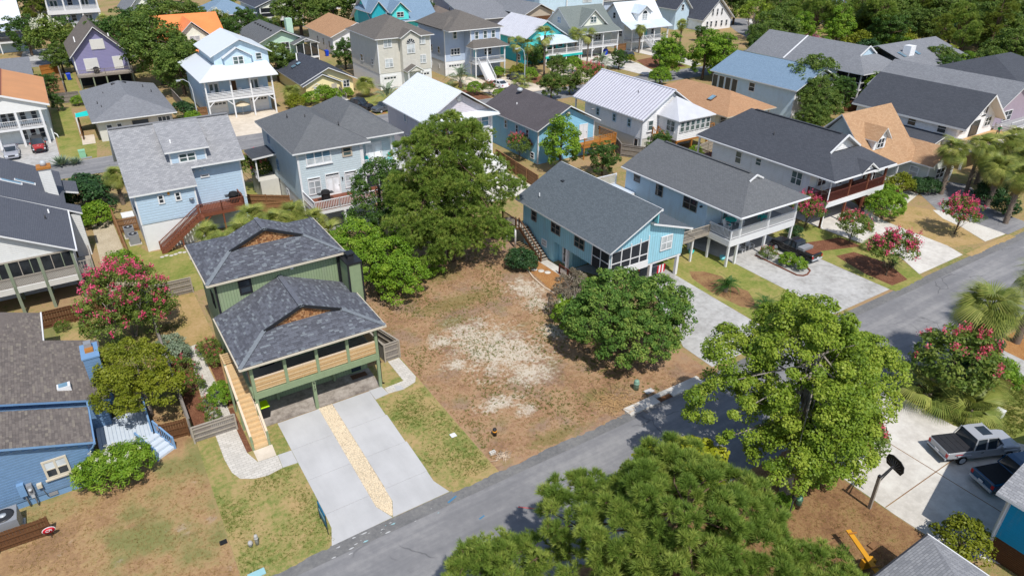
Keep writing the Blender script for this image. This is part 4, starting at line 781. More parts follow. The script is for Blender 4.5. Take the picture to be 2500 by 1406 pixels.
def H4():
    H = thing('blue_grey_house', 'pale blue clapboard house with steep grey roof, shed dormer and red-brown rear deck', 'house', (8.5, 79, 0))
    W = walls(H, 3.24, 8.85, 73, 78, 2.95, 6.15, 'bluegrey_wall'); walls(H, 3.3, 8.8, 73.06, 84, 0, 2.95, 'white_smooth', name='skirt')
    boards(W, 'y', 73, 3.24, 8.85, 2.95, 6.0, .27, 'bluegrey_board')
    W2 = walls(H, 8.85, 14.1, 75.2, 84.5, 0, 7.3, 'bluegrey_wall'); boards(W2, 'y', 75.2, 8.87, 14.05, 2.95, 7.3, .27, 'bluegrey_board')
    walls(H, 3.24, 14.1, 75.2, 84.5, 2.95, 6.1, 'bluegrey_wall', 'x', 11.0, 79)
    s = .8; ze = 6.2; yr = 78.9; zr = ze+s*(yr-72.6)
    z_ = lambda y: ze+s*(y-72.6)
    R = roof(H, [[(2.85, 72.6, ze), (9.1, 72.6, ze), (9.1, 74.3, z_(74.3)), (14.45, 74.3, z_(74.3)), (14.45, yr, zr), (2.85, yr, zr)], [(2.85, yr, zr), (14.45, yr, zr), (14.45, 85.2, ze), (2.85, 85.2, ze)]], 'r_pale', 'white', .18)
    beam('ridge_vent', R, 'r_pale', (2.9, yr, zr+.04), (14.4, yr, zr+.04), .4, .07)
    # shed dormer
    D = walls(H, 7.45, 10.85, 74.9, 77.5, 7.4, 9.2, 'bluegrey_wall', name='dormer'); boards(D, 'y', 74.9, 7.45, 10.85, 7.45, 9.2, .27, 'bluegrey_board')
    roof(H, [[(7.0, 74.4, 9.35), (11.25, 74.4, 9.35), (11.25, yr-.1, zr+.06), (7.0, yr-.1, zr+.06)]], 'r_pale', 'white', .16, 'dormer_roof')
    window(H, 'y', 74.85, 8.2, 9.9, 7.95, 8.95, 'white', 'pane_green', 2, True, .14); corners(H, 'white', 7.42, 10.88, 74.87, 7.4, 9.2)
    for x in (5.27, 6.84): window(H, 'y', 72.95, x, x+.6, 4.76, 5.74, 'white', 'pane_dark', 1, True, .13)
    window(H, 'y', 75.15, 9.9, 10.8, 5.95, 6.3, 'white', 'pane_dark', 1, False, .12); corners(H, 'white', 3.24, 8.85, 72.97, 2.95, 6.1, left_back=None); corners(H, 'white', 8.9, 14.1, 75.17, 3, 7.3)
    corners(H, 'white', 3.28, 8.8, 73.02, 0, 2.95); bx('lamp', H, 'amber', 6.25, 6.45, 72.85, 72.97, 5.6, 5.85); bx('wall_vent', H, 'white', 9.3, 9.5, 75.05, 75.17, 6.7, 6.85); bx('wall_vent', H, 'white', 9.9, 10.1, 75.05, 75.17, 6.72, 6.87); bx('wall_vent', H, 'white', 10.35, 10.55, 75.05, 75.17, 6.75, 6.9)
    lathe('satellite_dish', H, 'metal_grey', [(.02, 0), (.2, .04), (.25, .1)], (8.3, 72.8, 4.7), 10); vent(H, 7.9, 75.6, 9.95, 'white'); vent(H, 11.4, 76.5, 9.3)
    deck(H, 8.7, 13.3, 72.7, 75.15, 3.0, 'wood_red', 'wood_red', .4)
    railing(H, (8.75, 72.75), (11.0, 72.75), 3.0, 'wood_red', 1.0, step=.15); railing(H, (11.0, 72.75), (13.25, 72.75), 3.0, 'wood_red', 1.0, step=.15); railing(H, (13.25, 72.75), (13.25, 75.1), 3.0, 'wood_red', 1.0, step=.15)
    stair(H, (4.4, 72.2), (8.6, 72.2), 1.0, 0, 3.0, 'wood_red', 14, 'wood_red', 'wood_red', step=.16)
    deck(H, 8.55, 9.0, 71.65, 72.75, 3.0, 'wood_red', 'wood_red', .35)
    for x, y in ((9.0, 72.8), (11, 72.8), (13.2, 72.8), (6.5, 71.75)): post(H, 'wood_red', x, y, 0, 3.0 if x > 7 else 1.5, .16)
    beam('brace', H, 'wood_red', (9.0, 72.8, 1.8), (9.9, 72.8, 2.7), .1, .14)
    bx('side_stoop', H, 'white', 2.0, 3.2, 81, 82.6, 0, 1.1); window(H, 'x', 3.24, 75, 75.8, 4.2, 5.4)
H4()
def H5():
    H = thing('grey_blue_house', 'three-storey grey-green clapboard house with white rear deck, upper balcony and dark hip roof', 'house', (25, 79, 0))
    W = walls(H, 19.1, 26.3, 71.4, 85, 2.5, 8.1, 'sage_wall'); walls(H, 19.16, 26.2, 71.46, 85, 0, 2.5, 'white_smooth', name='skirt'); boards(W, 'y', 71.4, 19.1, 26.3, 2.5, 8.05, .24, 'sage_board')
    W2 = walls(H, 26.3, 31.3, 73.6, 85, 0, 8.1, 'sage_wall'); boards(W2, 'y', 73.6, 26.3, 31.3, 4.9, 8.05, .24, 'sage_board')
    a = hip(18.55, 27.3, 70.85, 85.6, 8.2, 10.6, 5.0, 5.0); roof(H, a, 'r_grey'); roof(H, hip(23.0, 31.9, 72.2, 85.5, 8.22, 11.0, 4.4, 4.4), 'r_grey')
    for p in ((22.2, 77, 10.2), (21, 80, 9.7), (25, 74.2, 9.6)): vent(H, *p)
    window(H, 'y', 71.35, 20.0, 22.8, 6.5, 7.95, 'white', 'pane_blind', 3, True, .12, True, 'pane_sky'); window(H, 'y', 71.35, 24.05, 25.2, 6.8, 7.9, 'tan_gable', 'pane_green', 1, True, .16)
    for x0, x1 in ((19.85, 21.3), (24.0, 25.5)):
        window(H, 'y', 71.35, x0, x1, 3.2, 4.75, 'white', 'pane_blind', 2, True, .1); window(H, 'y', 71.35, x0, x1, 4.8, 5.12, 'white', 'pane_dark', 1, False, .08)
    door(H, 'y', 71.35, 21.8, 23.5, 2.76, 4.85, 'white', 'white', 'pane_white', 2); window(H, 'y', 71.35, 21.85, 23.45, 4.9, 5.25, 'white', 'pane_dark', 1, False, .08)
    corners(H, 'white', 19.1, 26.3, 71.37, 0, 8.1, .18); bx('wall_lamp', H, 'metal_dark', 23.7, 23.8, 71.2, 71.36, 4.3, 4.6)
    # deck
    deck(H, 19.15, 27.6, 67.5, 71.35, 2.76, 'wood_red', 'white', .4)
    for p, q in (((19.2, 71.3), (19.2, 67.55)), ((19.2, 67.55), (21.9, 67.55)), ((21.9, 67.55), (24.7, 67.55)), ((24.7, 67.55), (27.5, 67.55))): railing(H, p, q, 2.76, 'white', 1.05, step=.17)
    for x in (19.3, 22.35, 25.5): post(H, 'white', x, 67.62, 0, 2.5, .26)
    # upper balcony on the right
    bx('balcony_floor', H, 'white', 26.3, 31.4, 71.3, 73.6, 4.6, 4.88); bx('balcony_beam', H, 'white', 26.3, 31.45, 71.25, 71.42, 4.3, 4.88)
    for p, q in (((26.4, 71.35), (31.35, 71.35)), ((31.35, 71.35), (31.35, 73.6))): railing(H, p, q, 4.88, 'white', 1.1, step=.17)
    for x in (26.45, 31.3): post(H, 'white', x, 71.4, 0, 4.6, .24)
    post(H, 'white', 30.6, 73.1, 4.9, 8.05, .2); post(H, 'white', 26.4, 71.45, 4.9, 8.05, .2)
    door(H, 'y', 73.55, 27.6, 29.6, 4.9, 7.2, 'white', 'white', 'pane_white', 2); sc = bx('screen_room', H, 'white', 26.4, 31.3, 71.42, 71.5, 4.1, 4.3)
    for i in range(4): bx('mullion', sc, 'white', 26.4+i*1.6, 26.5+i*1.6, 71.4, 71.5, 2.76, 4.1)
    for i in range(3): bx('screen_panel', sc, 'screen', 26.5+i*1.6, 28.0+i*1.6, 71.44, 71.45, 2.8, 4.1)
    for y0, y1, z0, z1 in ((79.5, 80.2, 3.7, 5.0), (82.0, 82.7, 6.3, 7.3)): window(H, 'x', 19.1, y0, y1, z0, z1, 'blue_trim', 'pane_sky')
    door(H, 'x', 19.16, 77, 77.9, 0.1, 2.1, 'white_smooth'); bx('side_porch', H, 'offwhite', 16.9, 19.05, 80.5, 84.5, 0, 2.5); roof(H, [[(16.4, 84, 5.4), (16.4, 80.2, 5.4), (19.1, 80.2, 5.6), (19.1, 84, 5.6)]], 'r_dark', 'white', .2, 'porch_roof')
    for y in (80.6, 83.6): post(H, 'white', 16.8, y, 2.5, 5.3, .16)
    railing(H, (16.8, 80.6), (16.8, 83.6), 2.5, 'white', .95, step=.2)
H5()
def H9():
    H = thing('teal_house', 'turquoise stilted house with grey shingle roof, screened porch corner and white posts', 'house', (41.3, 47.5, 0))
    walls(H, 36.85, 41.45, 40.8, 54.7, 2.3, 4.85, 'teal_wall', 'y', 7.3, 41.44); walls(H, 41.45, 45.75, 40.8, 54.7, 2.25, 5.0, 'teal_wall')
    mesh('upper_wall', [(41.45, 40.82, 4.9), (45.75, 40.82, 4.9), (41.45, 40.82, 6.3), (41.45, 54.6, 4.9), (45.75, 54.6, 4.9), (41.45, 54.6, 6.3)], [(0, 1, 2), (5, 4, 3), (0, 2, 5, 3)], 'teal_wall', None, H)
    walls(H, 36.9, 41.3, 49.3, 54.6, 0, 2.3, 'teal_wall', name='lower_wall'); walls(H, 37.6, 45, 47.2, 49.3, 0, 2.3, 'teal_wall', name='lower_wall')
    R = roof(H, gable_y(36.2, 42.0, 40.15, 55.3, 4.92, 7.85, 41.85, 7.75), 'r_teal_grey'); roof(H, [[(41.2, 40.3, 6.55), (46.35, 40.3, 4.92), (46.35, 55.2, 4.92), (41.2, 55.2, 6.55)]], 'r_teal_grey', 'white', .18)
    bx('clerestory', H, 'teal_paint', 41.7, 41.8, 40.4, 55, 6.4, 7.7); bx('fascia', H, 'white', 41.84, 42.0, 40.15, 55.3, 7.6, 7.8)
    # screened porch corner
    for x in (36.92, 38.05, 39.15, 40.25, 41.25): bx('screen_post', H, 'white', x-.05, x+.05, 40.72, 40.84, 2.75, 4.6 + .25*(x-36.9)*.55)
    bx('screen_rail', H, 'white', 36.85, 41.3, 40.73, 40.8, 3.35, 3.43); bx('porch_sill', H, 'white', 36.8, 41.35, 40.68, 40.86, 2.05, 2.75)
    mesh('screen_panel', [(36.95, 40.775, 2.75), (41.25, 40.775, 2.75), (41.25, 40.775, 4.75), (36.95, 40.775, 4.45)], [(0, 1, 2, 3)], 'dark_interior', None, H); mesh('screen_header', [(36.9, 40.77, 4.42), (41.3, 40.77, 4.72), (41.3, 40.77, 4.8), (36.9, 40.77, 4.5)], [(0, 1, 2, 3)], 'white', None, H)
    for y in (40.9, 42.1, 43.3): bx('screen_post', H, 'white', 36.77, 36.85, y-.05, y+.05, 2.35, 4.75)
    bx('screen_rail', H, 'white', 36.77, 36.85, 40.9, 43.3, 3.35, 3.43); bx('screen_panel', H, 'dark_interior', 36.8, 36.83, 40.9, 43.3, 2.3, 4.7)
    window(H, 'y', 40.75, 42.75, 44.2, 3.2, 4.68, 'white', 'pane_blind', 2, True, .1)
    for y0, y1, n in ((52.25, 53.15, 1), (48.25, 49.75, 2), (44.5, 46.0, 2)): window(H, 'x', 36.85, y0, y1, 3.2, 4.3, 'wood_grey', 'pane_dark', n, True, .08)
    window(H, 'x', 36.9, 50.45, 51.3, 1.1, 1.85, 'white', 'pane_blind', 1, True); door(H, 'x', 37.6, 47.7, 48.7, .05, 2.1, 'white', 'white', 'pane_dark')
    for x, y in ((45.4, 40.95), (42.0, 41.0), (37.1, 41.0), (36.95, 47.1), (45.4, 47), (41.5, 47)): post(H, 'white', x, y, 0, 2.3, .28)
    bx('floor_beam', H, 'white', 36.85, 45.75, 40.86, 41.06, 2.0, 2.3); vent(H, 37.5, 52.8, 5.75, 'galv'); bx('roof_vent', H, 'metal_dark', 39.9, 40.5, 52.2, 52.6, 6.75, 6.98)
    # rear landing and stair down the left side
    deck(H, 35.4, 36.8, 53.9, 56.6, 2.3, 'wood_weathered', 'wood_brown', .2); stair(H, (36.3, 49.9), (36.3, 53.9), .95, 0, 2.3, 'wood_weathered', 13, sm='wood_brown')
    railing(H, (35.82, 49.9), (35.82, 53.9), 0, 'wood_brown', .95, z1=2.3, step=.5); railing(H, (35.45, 53.9), (35.45, 56.5), 2.3, 'wood_brown', .95, step=.2)
    for y in (54, 55.7): lathe('post', H, 'white', [(.11, 0), (.11, 1.6), (.07, 2.2)], (35.45, y, 0), 8)
    for i in range(3): railing(H, (35.9+i*.01, 46.9-i*1.35), (35.9+i*.01, 45.6-i*1.35), .1, 'wood_maroon', .95, step=.16, pm='wood_maroon')
    railing(H, (35.92, 44.2), (37.0, 43.0), .1, 'wood_maroon', .95, step=.16)
H9()
def H10():
    H = thing('white_deck_house', 'pale blue raised house with grey hip roof and white wraparound porch', 'house', (55.5, 47, 0))
    walls(H, 50.7, 60.2, 42.7, 54.8, 2.4, 5.6, 'paleblue_wall'); walls(H, 51.5, 60, 46, 54.7, 0, 2.4, 'paleblue_wall', name='lower_wall')
    x0, x1, y0, y1, ze, zr = 50.35, 60.55, 38.25, 55.3, 5.72, 8.05; yg = 40.3; fr = .62; P, (xa, xb, xm, zg) = dutch_y(x0, x1, y0, y1, ze, zr, yg+.9, .8)
    roof(H, P+[[(x1, y1, ze), (x0, y1, ze), (xm, y1+.0, ze)]][:0], 'r_grey'); mesh('gable_infill', [(xa, yg+.95, zg), (xb, yg+.95, zg), (xm, yg+.95, zr-.05)], [(0, 1, 2)], 'metal_grey', None, H); mesh('rear_gable', [(x0+.4, y1-.3, ze-.1), (x1-.4, y1-.3, ze-.1), (xm, y1-.3, zr-.15)], [(2, 1, 0)], 'paleblue_wall', None, H)
    for a in (xa, xb): beam('rake_board', H, 'white', (a, yg+.85, zg), (xm, yg+.85, zr+.03), .1, .16)
    bx('gutter', H, 'white', x0, x1, y0-.08, y0, ze-.16, ze-.04); bx('gutter', H, 'white', x0-.08, x0, y0, y1, ze-.16, ze-.04); beam('ridge_vent', H, 'r_grey', (xm, 42, zr+.03), (xm, 54, zr+.03), .35, .06)
    for y0_, y1_, z0, n in ((52.5, 53.45, 4.55, 1), (48.9, 49.95, 4.1, 1), (44.0, 45.9, 4.1, 2)): window(H, 'x', 50.7, y0_, y1_, z0, 5.4, 'wood_grey', 'pane_dark', n, True, .06)
    bx('floodlight', H, 'metal_dark', 50.45, 50.68, 43.3, 43.5, 4.95, 5.1)
    deck(H, 50.6, 60.4, 39.25, 42.7, 2.95, 'deck_grey', 'white', .75, name='porch_floor')
    for i in range(3): bx('band_board', H, 'white', 50.56, 50.6, 39.3, 42.0, 2.25+i*.22, 2.45+i*.22)
    for a, b in (((50.68, 42.0), (50.68, 39.32)), ((50.68, 39.32), (52.0, 39.32)), ((52.0, 39.32), (56.1, 39.32)), ((56.1, 39.32), (60.3, 39.32)), ((60.3, 39.32), (60.3, 42.5))): railing(H, a, b, 2.95, 'white', .95, step=.15)
    for x in (52.0, 56.1, 60.25): post(H, 'white', x, 39.42, 0, 5.6, .22)
    for x, y in ((50.75, 39.4), (50.75, 41.9), (50.5, 44.2), (55.5, 42.2), (60.2, 42.3)): post(H, 'white', x, y, 0, 2.3, .2)
    door(H, 'y', 42.65, 53.0, 54.0, 2.95, 5.0, 'teal_paint', 'white', 'pane_green'); window(H, 'y', 42.65, 55.2, 56.8, 3.7, 5.0); window(H, 'y', 42.65, 57.6, 58.6, 3.7, 5.0); door(H, 'y', 46, 56.2, 57.2, 0, 2.05, 'white')
    # side ramp
    deck(H, 48.6, 50.65, 41.9, 43.0, 2.75, 'wood_weathered', 'wood_weathered', .25); deck(H, 46.9, 48.6, 41.9, 43.0, 2.6, 'wood_weathered', 'wood_weathered', .25)
    railing(H, (46.9, 41.95), (50.6, 41.95), 2.65, 'wood_weathered', .95, step=.17); post(H, 'white', 48.6, 42.1, 0, 2.6, .18)
    # rear deck
    deck(H, 47.3, 50.6, 53.0, 56.4, 3.3, 'deck_paleblue', 'white', .3); railing(H, (47.35, 53.0), (47.35, 56.3), 3.3, 'white', 1.2, step=.17); railing(H, (47.35, 56.3), (50.6, 56.3), 3.3, 'white', 1.2, step=.17)
    railing(H, (47.35, 53.0), (49.4, 50.8), 3.3, 'white', 1.0, step=.2, z1=1.4); post(H, 'white', 47.45, 53.1, 0, 3.3, .18); post(H, 'white', 47.45, 56.2, 0, 3.3, .18)
H10()
def H11():
    H = thing('maroon_deck_house', 'light grey raised house with charcoal roof and dark red front deck on brown posts', 'house', (72, 48, 0))
    walls(H, 66.9, 77.3, 42.8, 57, 2.5, 5.6, 'ltgrey_wall'); walls(H, 68, 77, 47, 57, 0, 2.5, 'ltgrey_wall', name='lower_wall')
    x0, x1, y0, y1, ze, zr = 66.35, 77.75, 39.55, 62.5, 5.72, 9.05; P, (xa, xb, xm, zg) = dutch_y(x0, x1, y0, y1, ze, zr, 42.7, .52)
    P = [P[0]] + [[(x0, 59.5, ze), (x0, y0, ze), (xa, 42.7, zg), (xm, 42.7, zr), (xm, 56.2, zr), (xm-2.2, 58.4, zr-1.45)], [(x1, y0, ze), (x1, 59.5, ze), (xm, 56.2, zr), (xm, 42.7, zr), (xb, 42.7, zg)], [(x1, 59.5, ze), (x0, 59.5, ze), (xm, 56.2, zr)]]
    P[1] = [(x0, 59.5, ze), (x0, y0, ze), (xa, 42.7, zg), (xm, 42.7, zr), (xm, 56.2, zr)]
    roof(H, P, 'r_dark'); mesh('gable_infill', [(xa+.1, 43.2, zg-.2), (xb-.1, 43.2, zg-.2), (xm, 43.2, zr-.1)], [(0, 1, 2)], 'white_wall', None, H)
    for a in (xa, xb): beam('rake_board', H, 'white', (a, 42.62, zg+.01), (xm, 42.62, zr+.03), .12, .2)
    bx('gutter', H, 'white', x0, x1, y0-.09, y0, ze-.16, ze-.03); bx('gutter', H, 'white', x0-.09, x0, y0, 59.4, ze-.16, ze-.03); beam('ridge_vent', H, 'r_dark', (xm, 43.5, zr+.03), (xm, 55.5, zr+.03), .35, .06)
    # small entrance gable breaking the front eave
    roof(H, [[(71.0, 39.4, 5.75), (72.6, 39.4, 6.75), (72.6, 41.9, 6.75), (71.0, 39.9, 5.85)], [(72.6, 39.4, 6.75), (74.2, 39.4, 5.75), (74.2, 39.9, 5.85), (72.6, 41.9, 6.75)]], 'r_dark', 'white', .16, 'entry_gable'); mesh('entry_infill', [(71.4, 39.75, 5.65), (73.8, 39.75, 5.65), (72.6, 39.75, 6.5)], [(0, 1, 2)], 'white_wall', None, H)
    for y0_, y1_, z0, n in ((43.7, 45.2, 3.7, 2), (49.4, 50.3, 4.35, 1), (52.3, 53.3, 3.75, 1)): window(H, 'x', 66.9, y0_, y1_, z0, 5.3, 'white', 'pane_green', n, True, .1)
    deck(H, 66.8, 77.4, 40.2, 42.75, 3.0, 'wood_red', 'wood_maroon', .1, name='deck'); bx('deck_band', H, 'white', 66.75, 77.45, 40.12, 40.2, 2.4, 3.0); bx('deck_band', H, 'white', 66.7, 66.78, 40.12, 42.7, 2.4, 3.0)
    for a, b in (((66.85, 42.7), (66.85, 40.25)), ((66.85, 40.25), (70.6, 40.25)), ((70.6, 40.25), (74.0, 40.25)), ((74.0, 40.25), (77.35, 40.25)), ((77.35, 40.25), (77.35, 42.7))): railing(H, a, b, 3.0, 'wood_maroon', 1.05, step=.13)
    for x in (70.6, 74.0, 77.3): post(H, 'wood_red', x, 40.3, 0, 5.6, .22)
    post(H, 'wood_red', 66.85, 40.32, 0, 3, .22); tubes('downpipe', H, 'white', [([(66.72, 40.1, 5.6), (66.72, 40.1, .3), (66.6, 39.7, .1)], [.07]*3)])
    for x in (68, 72.5, 76.5): post(H, 'wood_red', x, 44.5, 0, 2.5, .22)
    door(H, 'y', 42.75, 72.2, 73.2, 3.0, 5.1, 'white', 'white', 'pane_dark'); window(H, 'y', 42.75, 68.3, 69.9, 3.7, 5.1, 'white', 'pane_dark', 2); window(H, 'y', 42.75, 75, 76.3, 3.7, 5.1, 'white', 'pane_dark', 2)
    stair(H, (76.6, 41.2), (73.6, 41.2), 1.1, 0, 2.5, 'wood_red', 12, 'wood_maroon', 'wood_maroon', step=.2); railing(H, (77.5, 39.2), (79.2, 39.2), 1.3, 'wood_maroon', 1.0, step=.14)
    deck(H, 66.7, 77, 57, 59.3, 3.0, 'wood_maroon', 'wood_maroon', .3); railing(H, (66.8, 57), (66.8, 59.2), 3.0, 'wood_maroon', 1.0, step=.2); post(H, 'white', 66.7, 59.1, 0, 5.6, .18)
    vent(H, 69.5, 50.4, 7.6)
H11()
def H12():
    H = thing('tan_roof_cottage', 'grey cottage with tan shingle roof, steep dormer and front wing', 'house', (85, 46.5, 0))
    walls(H, 80, 89.6, 44.3, 53, 0, 3.3, 'sagegrey_wall', 'x', 8.75, 48.6); roof(H, [[(79.5, 43.0, 3.25), (89.9, 43.0, 3.25), (89.9, 48.6, 9.0), (79.5, 48.6, 9.0)], [(79.5, 48.6, 9.0), (89.9, 48.6, 9.0), (89.9, 54, 3.4), (79.5, 54, 3.4)]], 'r_tan')
    walls(H, 88.2, 94.2, 40.7, 47, 0, 3.1, 'sagegrey_wall', 'y', 4.7); roof(H, gable_y(87.8, 94.6, 40.2, 47.6, 3.15, 5.0), 'r_tan', name='wing_roof')
    D = walls(H, 81.6, 84.0, 44.8, 48, 5.0, 6.5, 'white_wall', 'y', 7.6, name='dormer'); roof(H, gable_y(81.3, 84.3, 44.3, 48.3, 6.35, 7.85), 'r_tan', 'white', .12, 'dormer_roof'); window(H, 'y', 44.75, 82.1, 83.5, 5.2, 6.5, 'white', 'pane_dark', 2, True, .09)
    window(H, 'x', 88.2, 41.9, 43.1, 1.1, 2.6, 'white', 'pane_blind', 1, True, .12); corners(H, 'white', 88.2, 94.2, 40.7, 0, 3.1); window(H, 'y', 40.65, 90, 92, 1.0, 2.4, 'white', 'pane_dark', 2)
    for x in (80.2, 83, 85.6): post(H, 'white', x, 43.3, .4, 3.1, .18)
    deck(H, 80, 87.8, 43.1, 44.3, .5, 'deck_grey', 'white', .4); railing(H, (80, 43.2), (83.4, 43.2), .5, 'white', .9, step=.2); stair(H, (84.3, 42.0), (84.3, 43.1), 1.4, 0, .5, 'white', 3, 'white', h=.8); door(H, 'y', 44.25, 84, 85, .5, 2.6, 'white'); window(H, 'y', 44.25, 81, 82.6, 1.2, 2.6)
H12()
def H13():
    H = thing('white_aframe_house', 'white house with steep charcoal roof, tall windowed gable and raised front deck', 'house', (106.5, 52, 0))
    walls(H, 101.6, 111.4, 44.9, 60, 2.2, 5.2, 'white_wall', 'y', 8.7); walls(H, 102, 111, 46, 60, 0, 2.2, 'sand_wall', name='lower_wall')
    roof(H, gable_y(101.0, 112.0, 43.6, 60.6, 5.0, 9.0), 'r_dark', 'white', .28); roof(H, [[(98.6, 57, 2.7), (98.6, 46, 2.7), (101.6, 46, 3.5), (101.6, 57, 3.5)]], 'r_dark', 'white', .2, 'side_roof'); walls(H, 99, 101.6, 46.4, 56.6, 0, 2.6, 'sand_wall', name='side_wall')
    for y0, y1 in ((46.3, 47.6), (50.6, 51.9), (56.6, 57.6)): window(H, 'x', 101.6, y0, y1, 3.6, 4.9, 'white', 'pane_dark', 1, True, .1)
    for x in (102.4, 108.6): window(H, 'y', 44.85, x, x+1.7, 3.9, 5.3, 'white', 'pane_dark', 2, True, .1)
    door(H, 'y', 44.85, 105.0, 107.2, 3.1, 5.2, 'pane_dark', 'metal_dark', None, 2, 'sliding_door')
    for x in (104.6, 106.1, 107.6): window(H, 'y', 44.85, x, x+.75, 5.9, 7.0+ (.5 if x == 106.1 else 0), 'white', 'pane_dark', 1, False)
    bx('louvre', H, 'metal_dark', 104.9, 105.9, 44.82, 44.88, 5.55, 5.68); bx('louvre', H, 'metal_dark', 107.2, 108.2, 44.82, 44.88, 5.6, 5.73)
    deck(H, 99.5, 112, 40.6, 44.8, 3.05, 'wood_new2', 'white', .35)
    for a, b in (((99.6, 44.6), (99.6, 42.2)), ((99.6, 42.2), (103.4, 40.7)), ((103.4, 40.7), (107.5, 40.7)), ((107.5, 40.7), (111.9, 40.7)), ((111.9, 40.7), (111.9, 44.7))): railing(H, a, b, 3.05, 'white', 1.0, 'h', rails=4)
    stair(H, (114.6, 38.6), (112.3, 40.9), 1.3, 0, 3.05, 'deck_grey', 12, 'deck_grey'); 
    for x, y in ((99.8, 42.3), (103.5, 40.9), (107.5, 40.9), (111.8, 40.9)): post(H, 'white', x, y, 0, 3, .25)
H13()
def H6():
    H = thing('mauve_metal_roof_house', 'tall mauve clapboard house with bright white metal roof', 'house', (40.6, 80, 0))
    W = walls(H, 35.7, 45.3, 74.7, 85.5, 0, 8.1, 'mauve_wall', 'y', 11.1); roof(H, gable_y(35.3, 45.9, 73.9, 86.1, 8.2, 11.4), 'm_white_roof', 'white', .14)
    for i in range(1, 30):
        y = 73.9+i*.41; beam('seam', H, 'm_white_roof', (35.32, y, 8.23), (40.6, y, 11.43), .04, .05)
    roof(H, [[(35.35, 73.6, 8.05), (45.85, 73.6, 8.05), (45.2, 74.75, 8.55), (36.0, 74.75, 8.55)]], 'm_white_roof', 'white', .12, 'pent_roof')
    lathe('gable_vent', H, 'white', [(.35, 0), (.35, .05)], (0, 0, 0), 16).matrix_basis = Matrix.Translation((40.6, 74.62, 10.35)) @ FRONT
    window(H, 'y', 74.65, 43.6, 44.8, 6.4, 7.8, 'white', 'pane_sky', 1, True, .12, True); window(H, 'y', 74.65, 37.4, 38.6, 6.4, 7.8, 'white', 'pane_sky', 1, True, .12, True); window(H, 'y', 74.65, 39.8, 42.2, 3.2, 4.8, 'white', 'pane_sky', 3, True, .12)
    for y, z in ((79.6, 6.9), (79.7, 4.0)): window(H, 'x', 35.7, y, y+.8, z, z+1.3, 'white', 'pane_sky')
    corners(H, 'white', 35.7, 45.3, 74.68, 0, 8.1, .2); walls(H, 38, 45.3, 71.2, 74.7, 0, 2.6, 'white_smooth', name='rear_room')
H6()
def H7():
    H = thing('sky_blue_house', 'sky blue house with weathered grey-brown gable roof and small timber rear deck', 'house', (57, 81, 0))
    walls(H, 52.2, 61.8, 74.2, 87.5, 0, 4.7, 'skyblue_wall', 'y', 7.2); roof(H, gable_y(51.6, 62.4, 73.5, 88.2, 4.85, 7.55), 'r_dusk'); corners(H, 'white', 52.2, 61.8, 74.18, 0, 4.7, .14)
    lathe('gable_vent', H, 'cream_trim', [(.36, 0), (.36, .05)], (0, 0, 0), 16).matrix_basis = Matrix.Translation((57, 74.1, 6.3)) @ FRONT
    door(H, 'y', 74.15, 54.3, 55.4, 2.3, 4.5, 'tan_gable', 'white'); door(H, 'y', 74.15, 59.1, 60.6, 2.3, 4.5, 'white', 'white', None, 2)
    for y in (76.3, 78.9, 81.8): window(H, 'x', 52.2, y, y+.9, 3.0, 4.35, 'paleblue_wall', 'pane_dark', 1, True, .2)
    window(H, 'x', 52.2, 75.0, 75.9, .5, 1.4); deck(H, 58.6, 64.4, 72.3, 74.1, 1.9, 'wood_orange', 'wood_orange', .25)
    for a, b in (((58.7, 72.35), (61.5, 72.35)), ((61.5, 72.35), (64.35, 72.35)), ((64.35, 72.35), (64.35, 76))): railing(H, a, b, 1.9, 'wood_orange', 1.1, 'h', rails=5)
    for x in (58.8, 61.5, 64.3): post(H, 'wood_orange', x, 72.45, 0, 2, .16)
    lathe('roof_turbine', H, 'galv', [(.3, -.1), (.42, .1), (.42, .28), (.2, .42)], (56.0, 84.5, 7.4)); vent(H, 54.2, 82.5, 6.1, 'white')
H7()
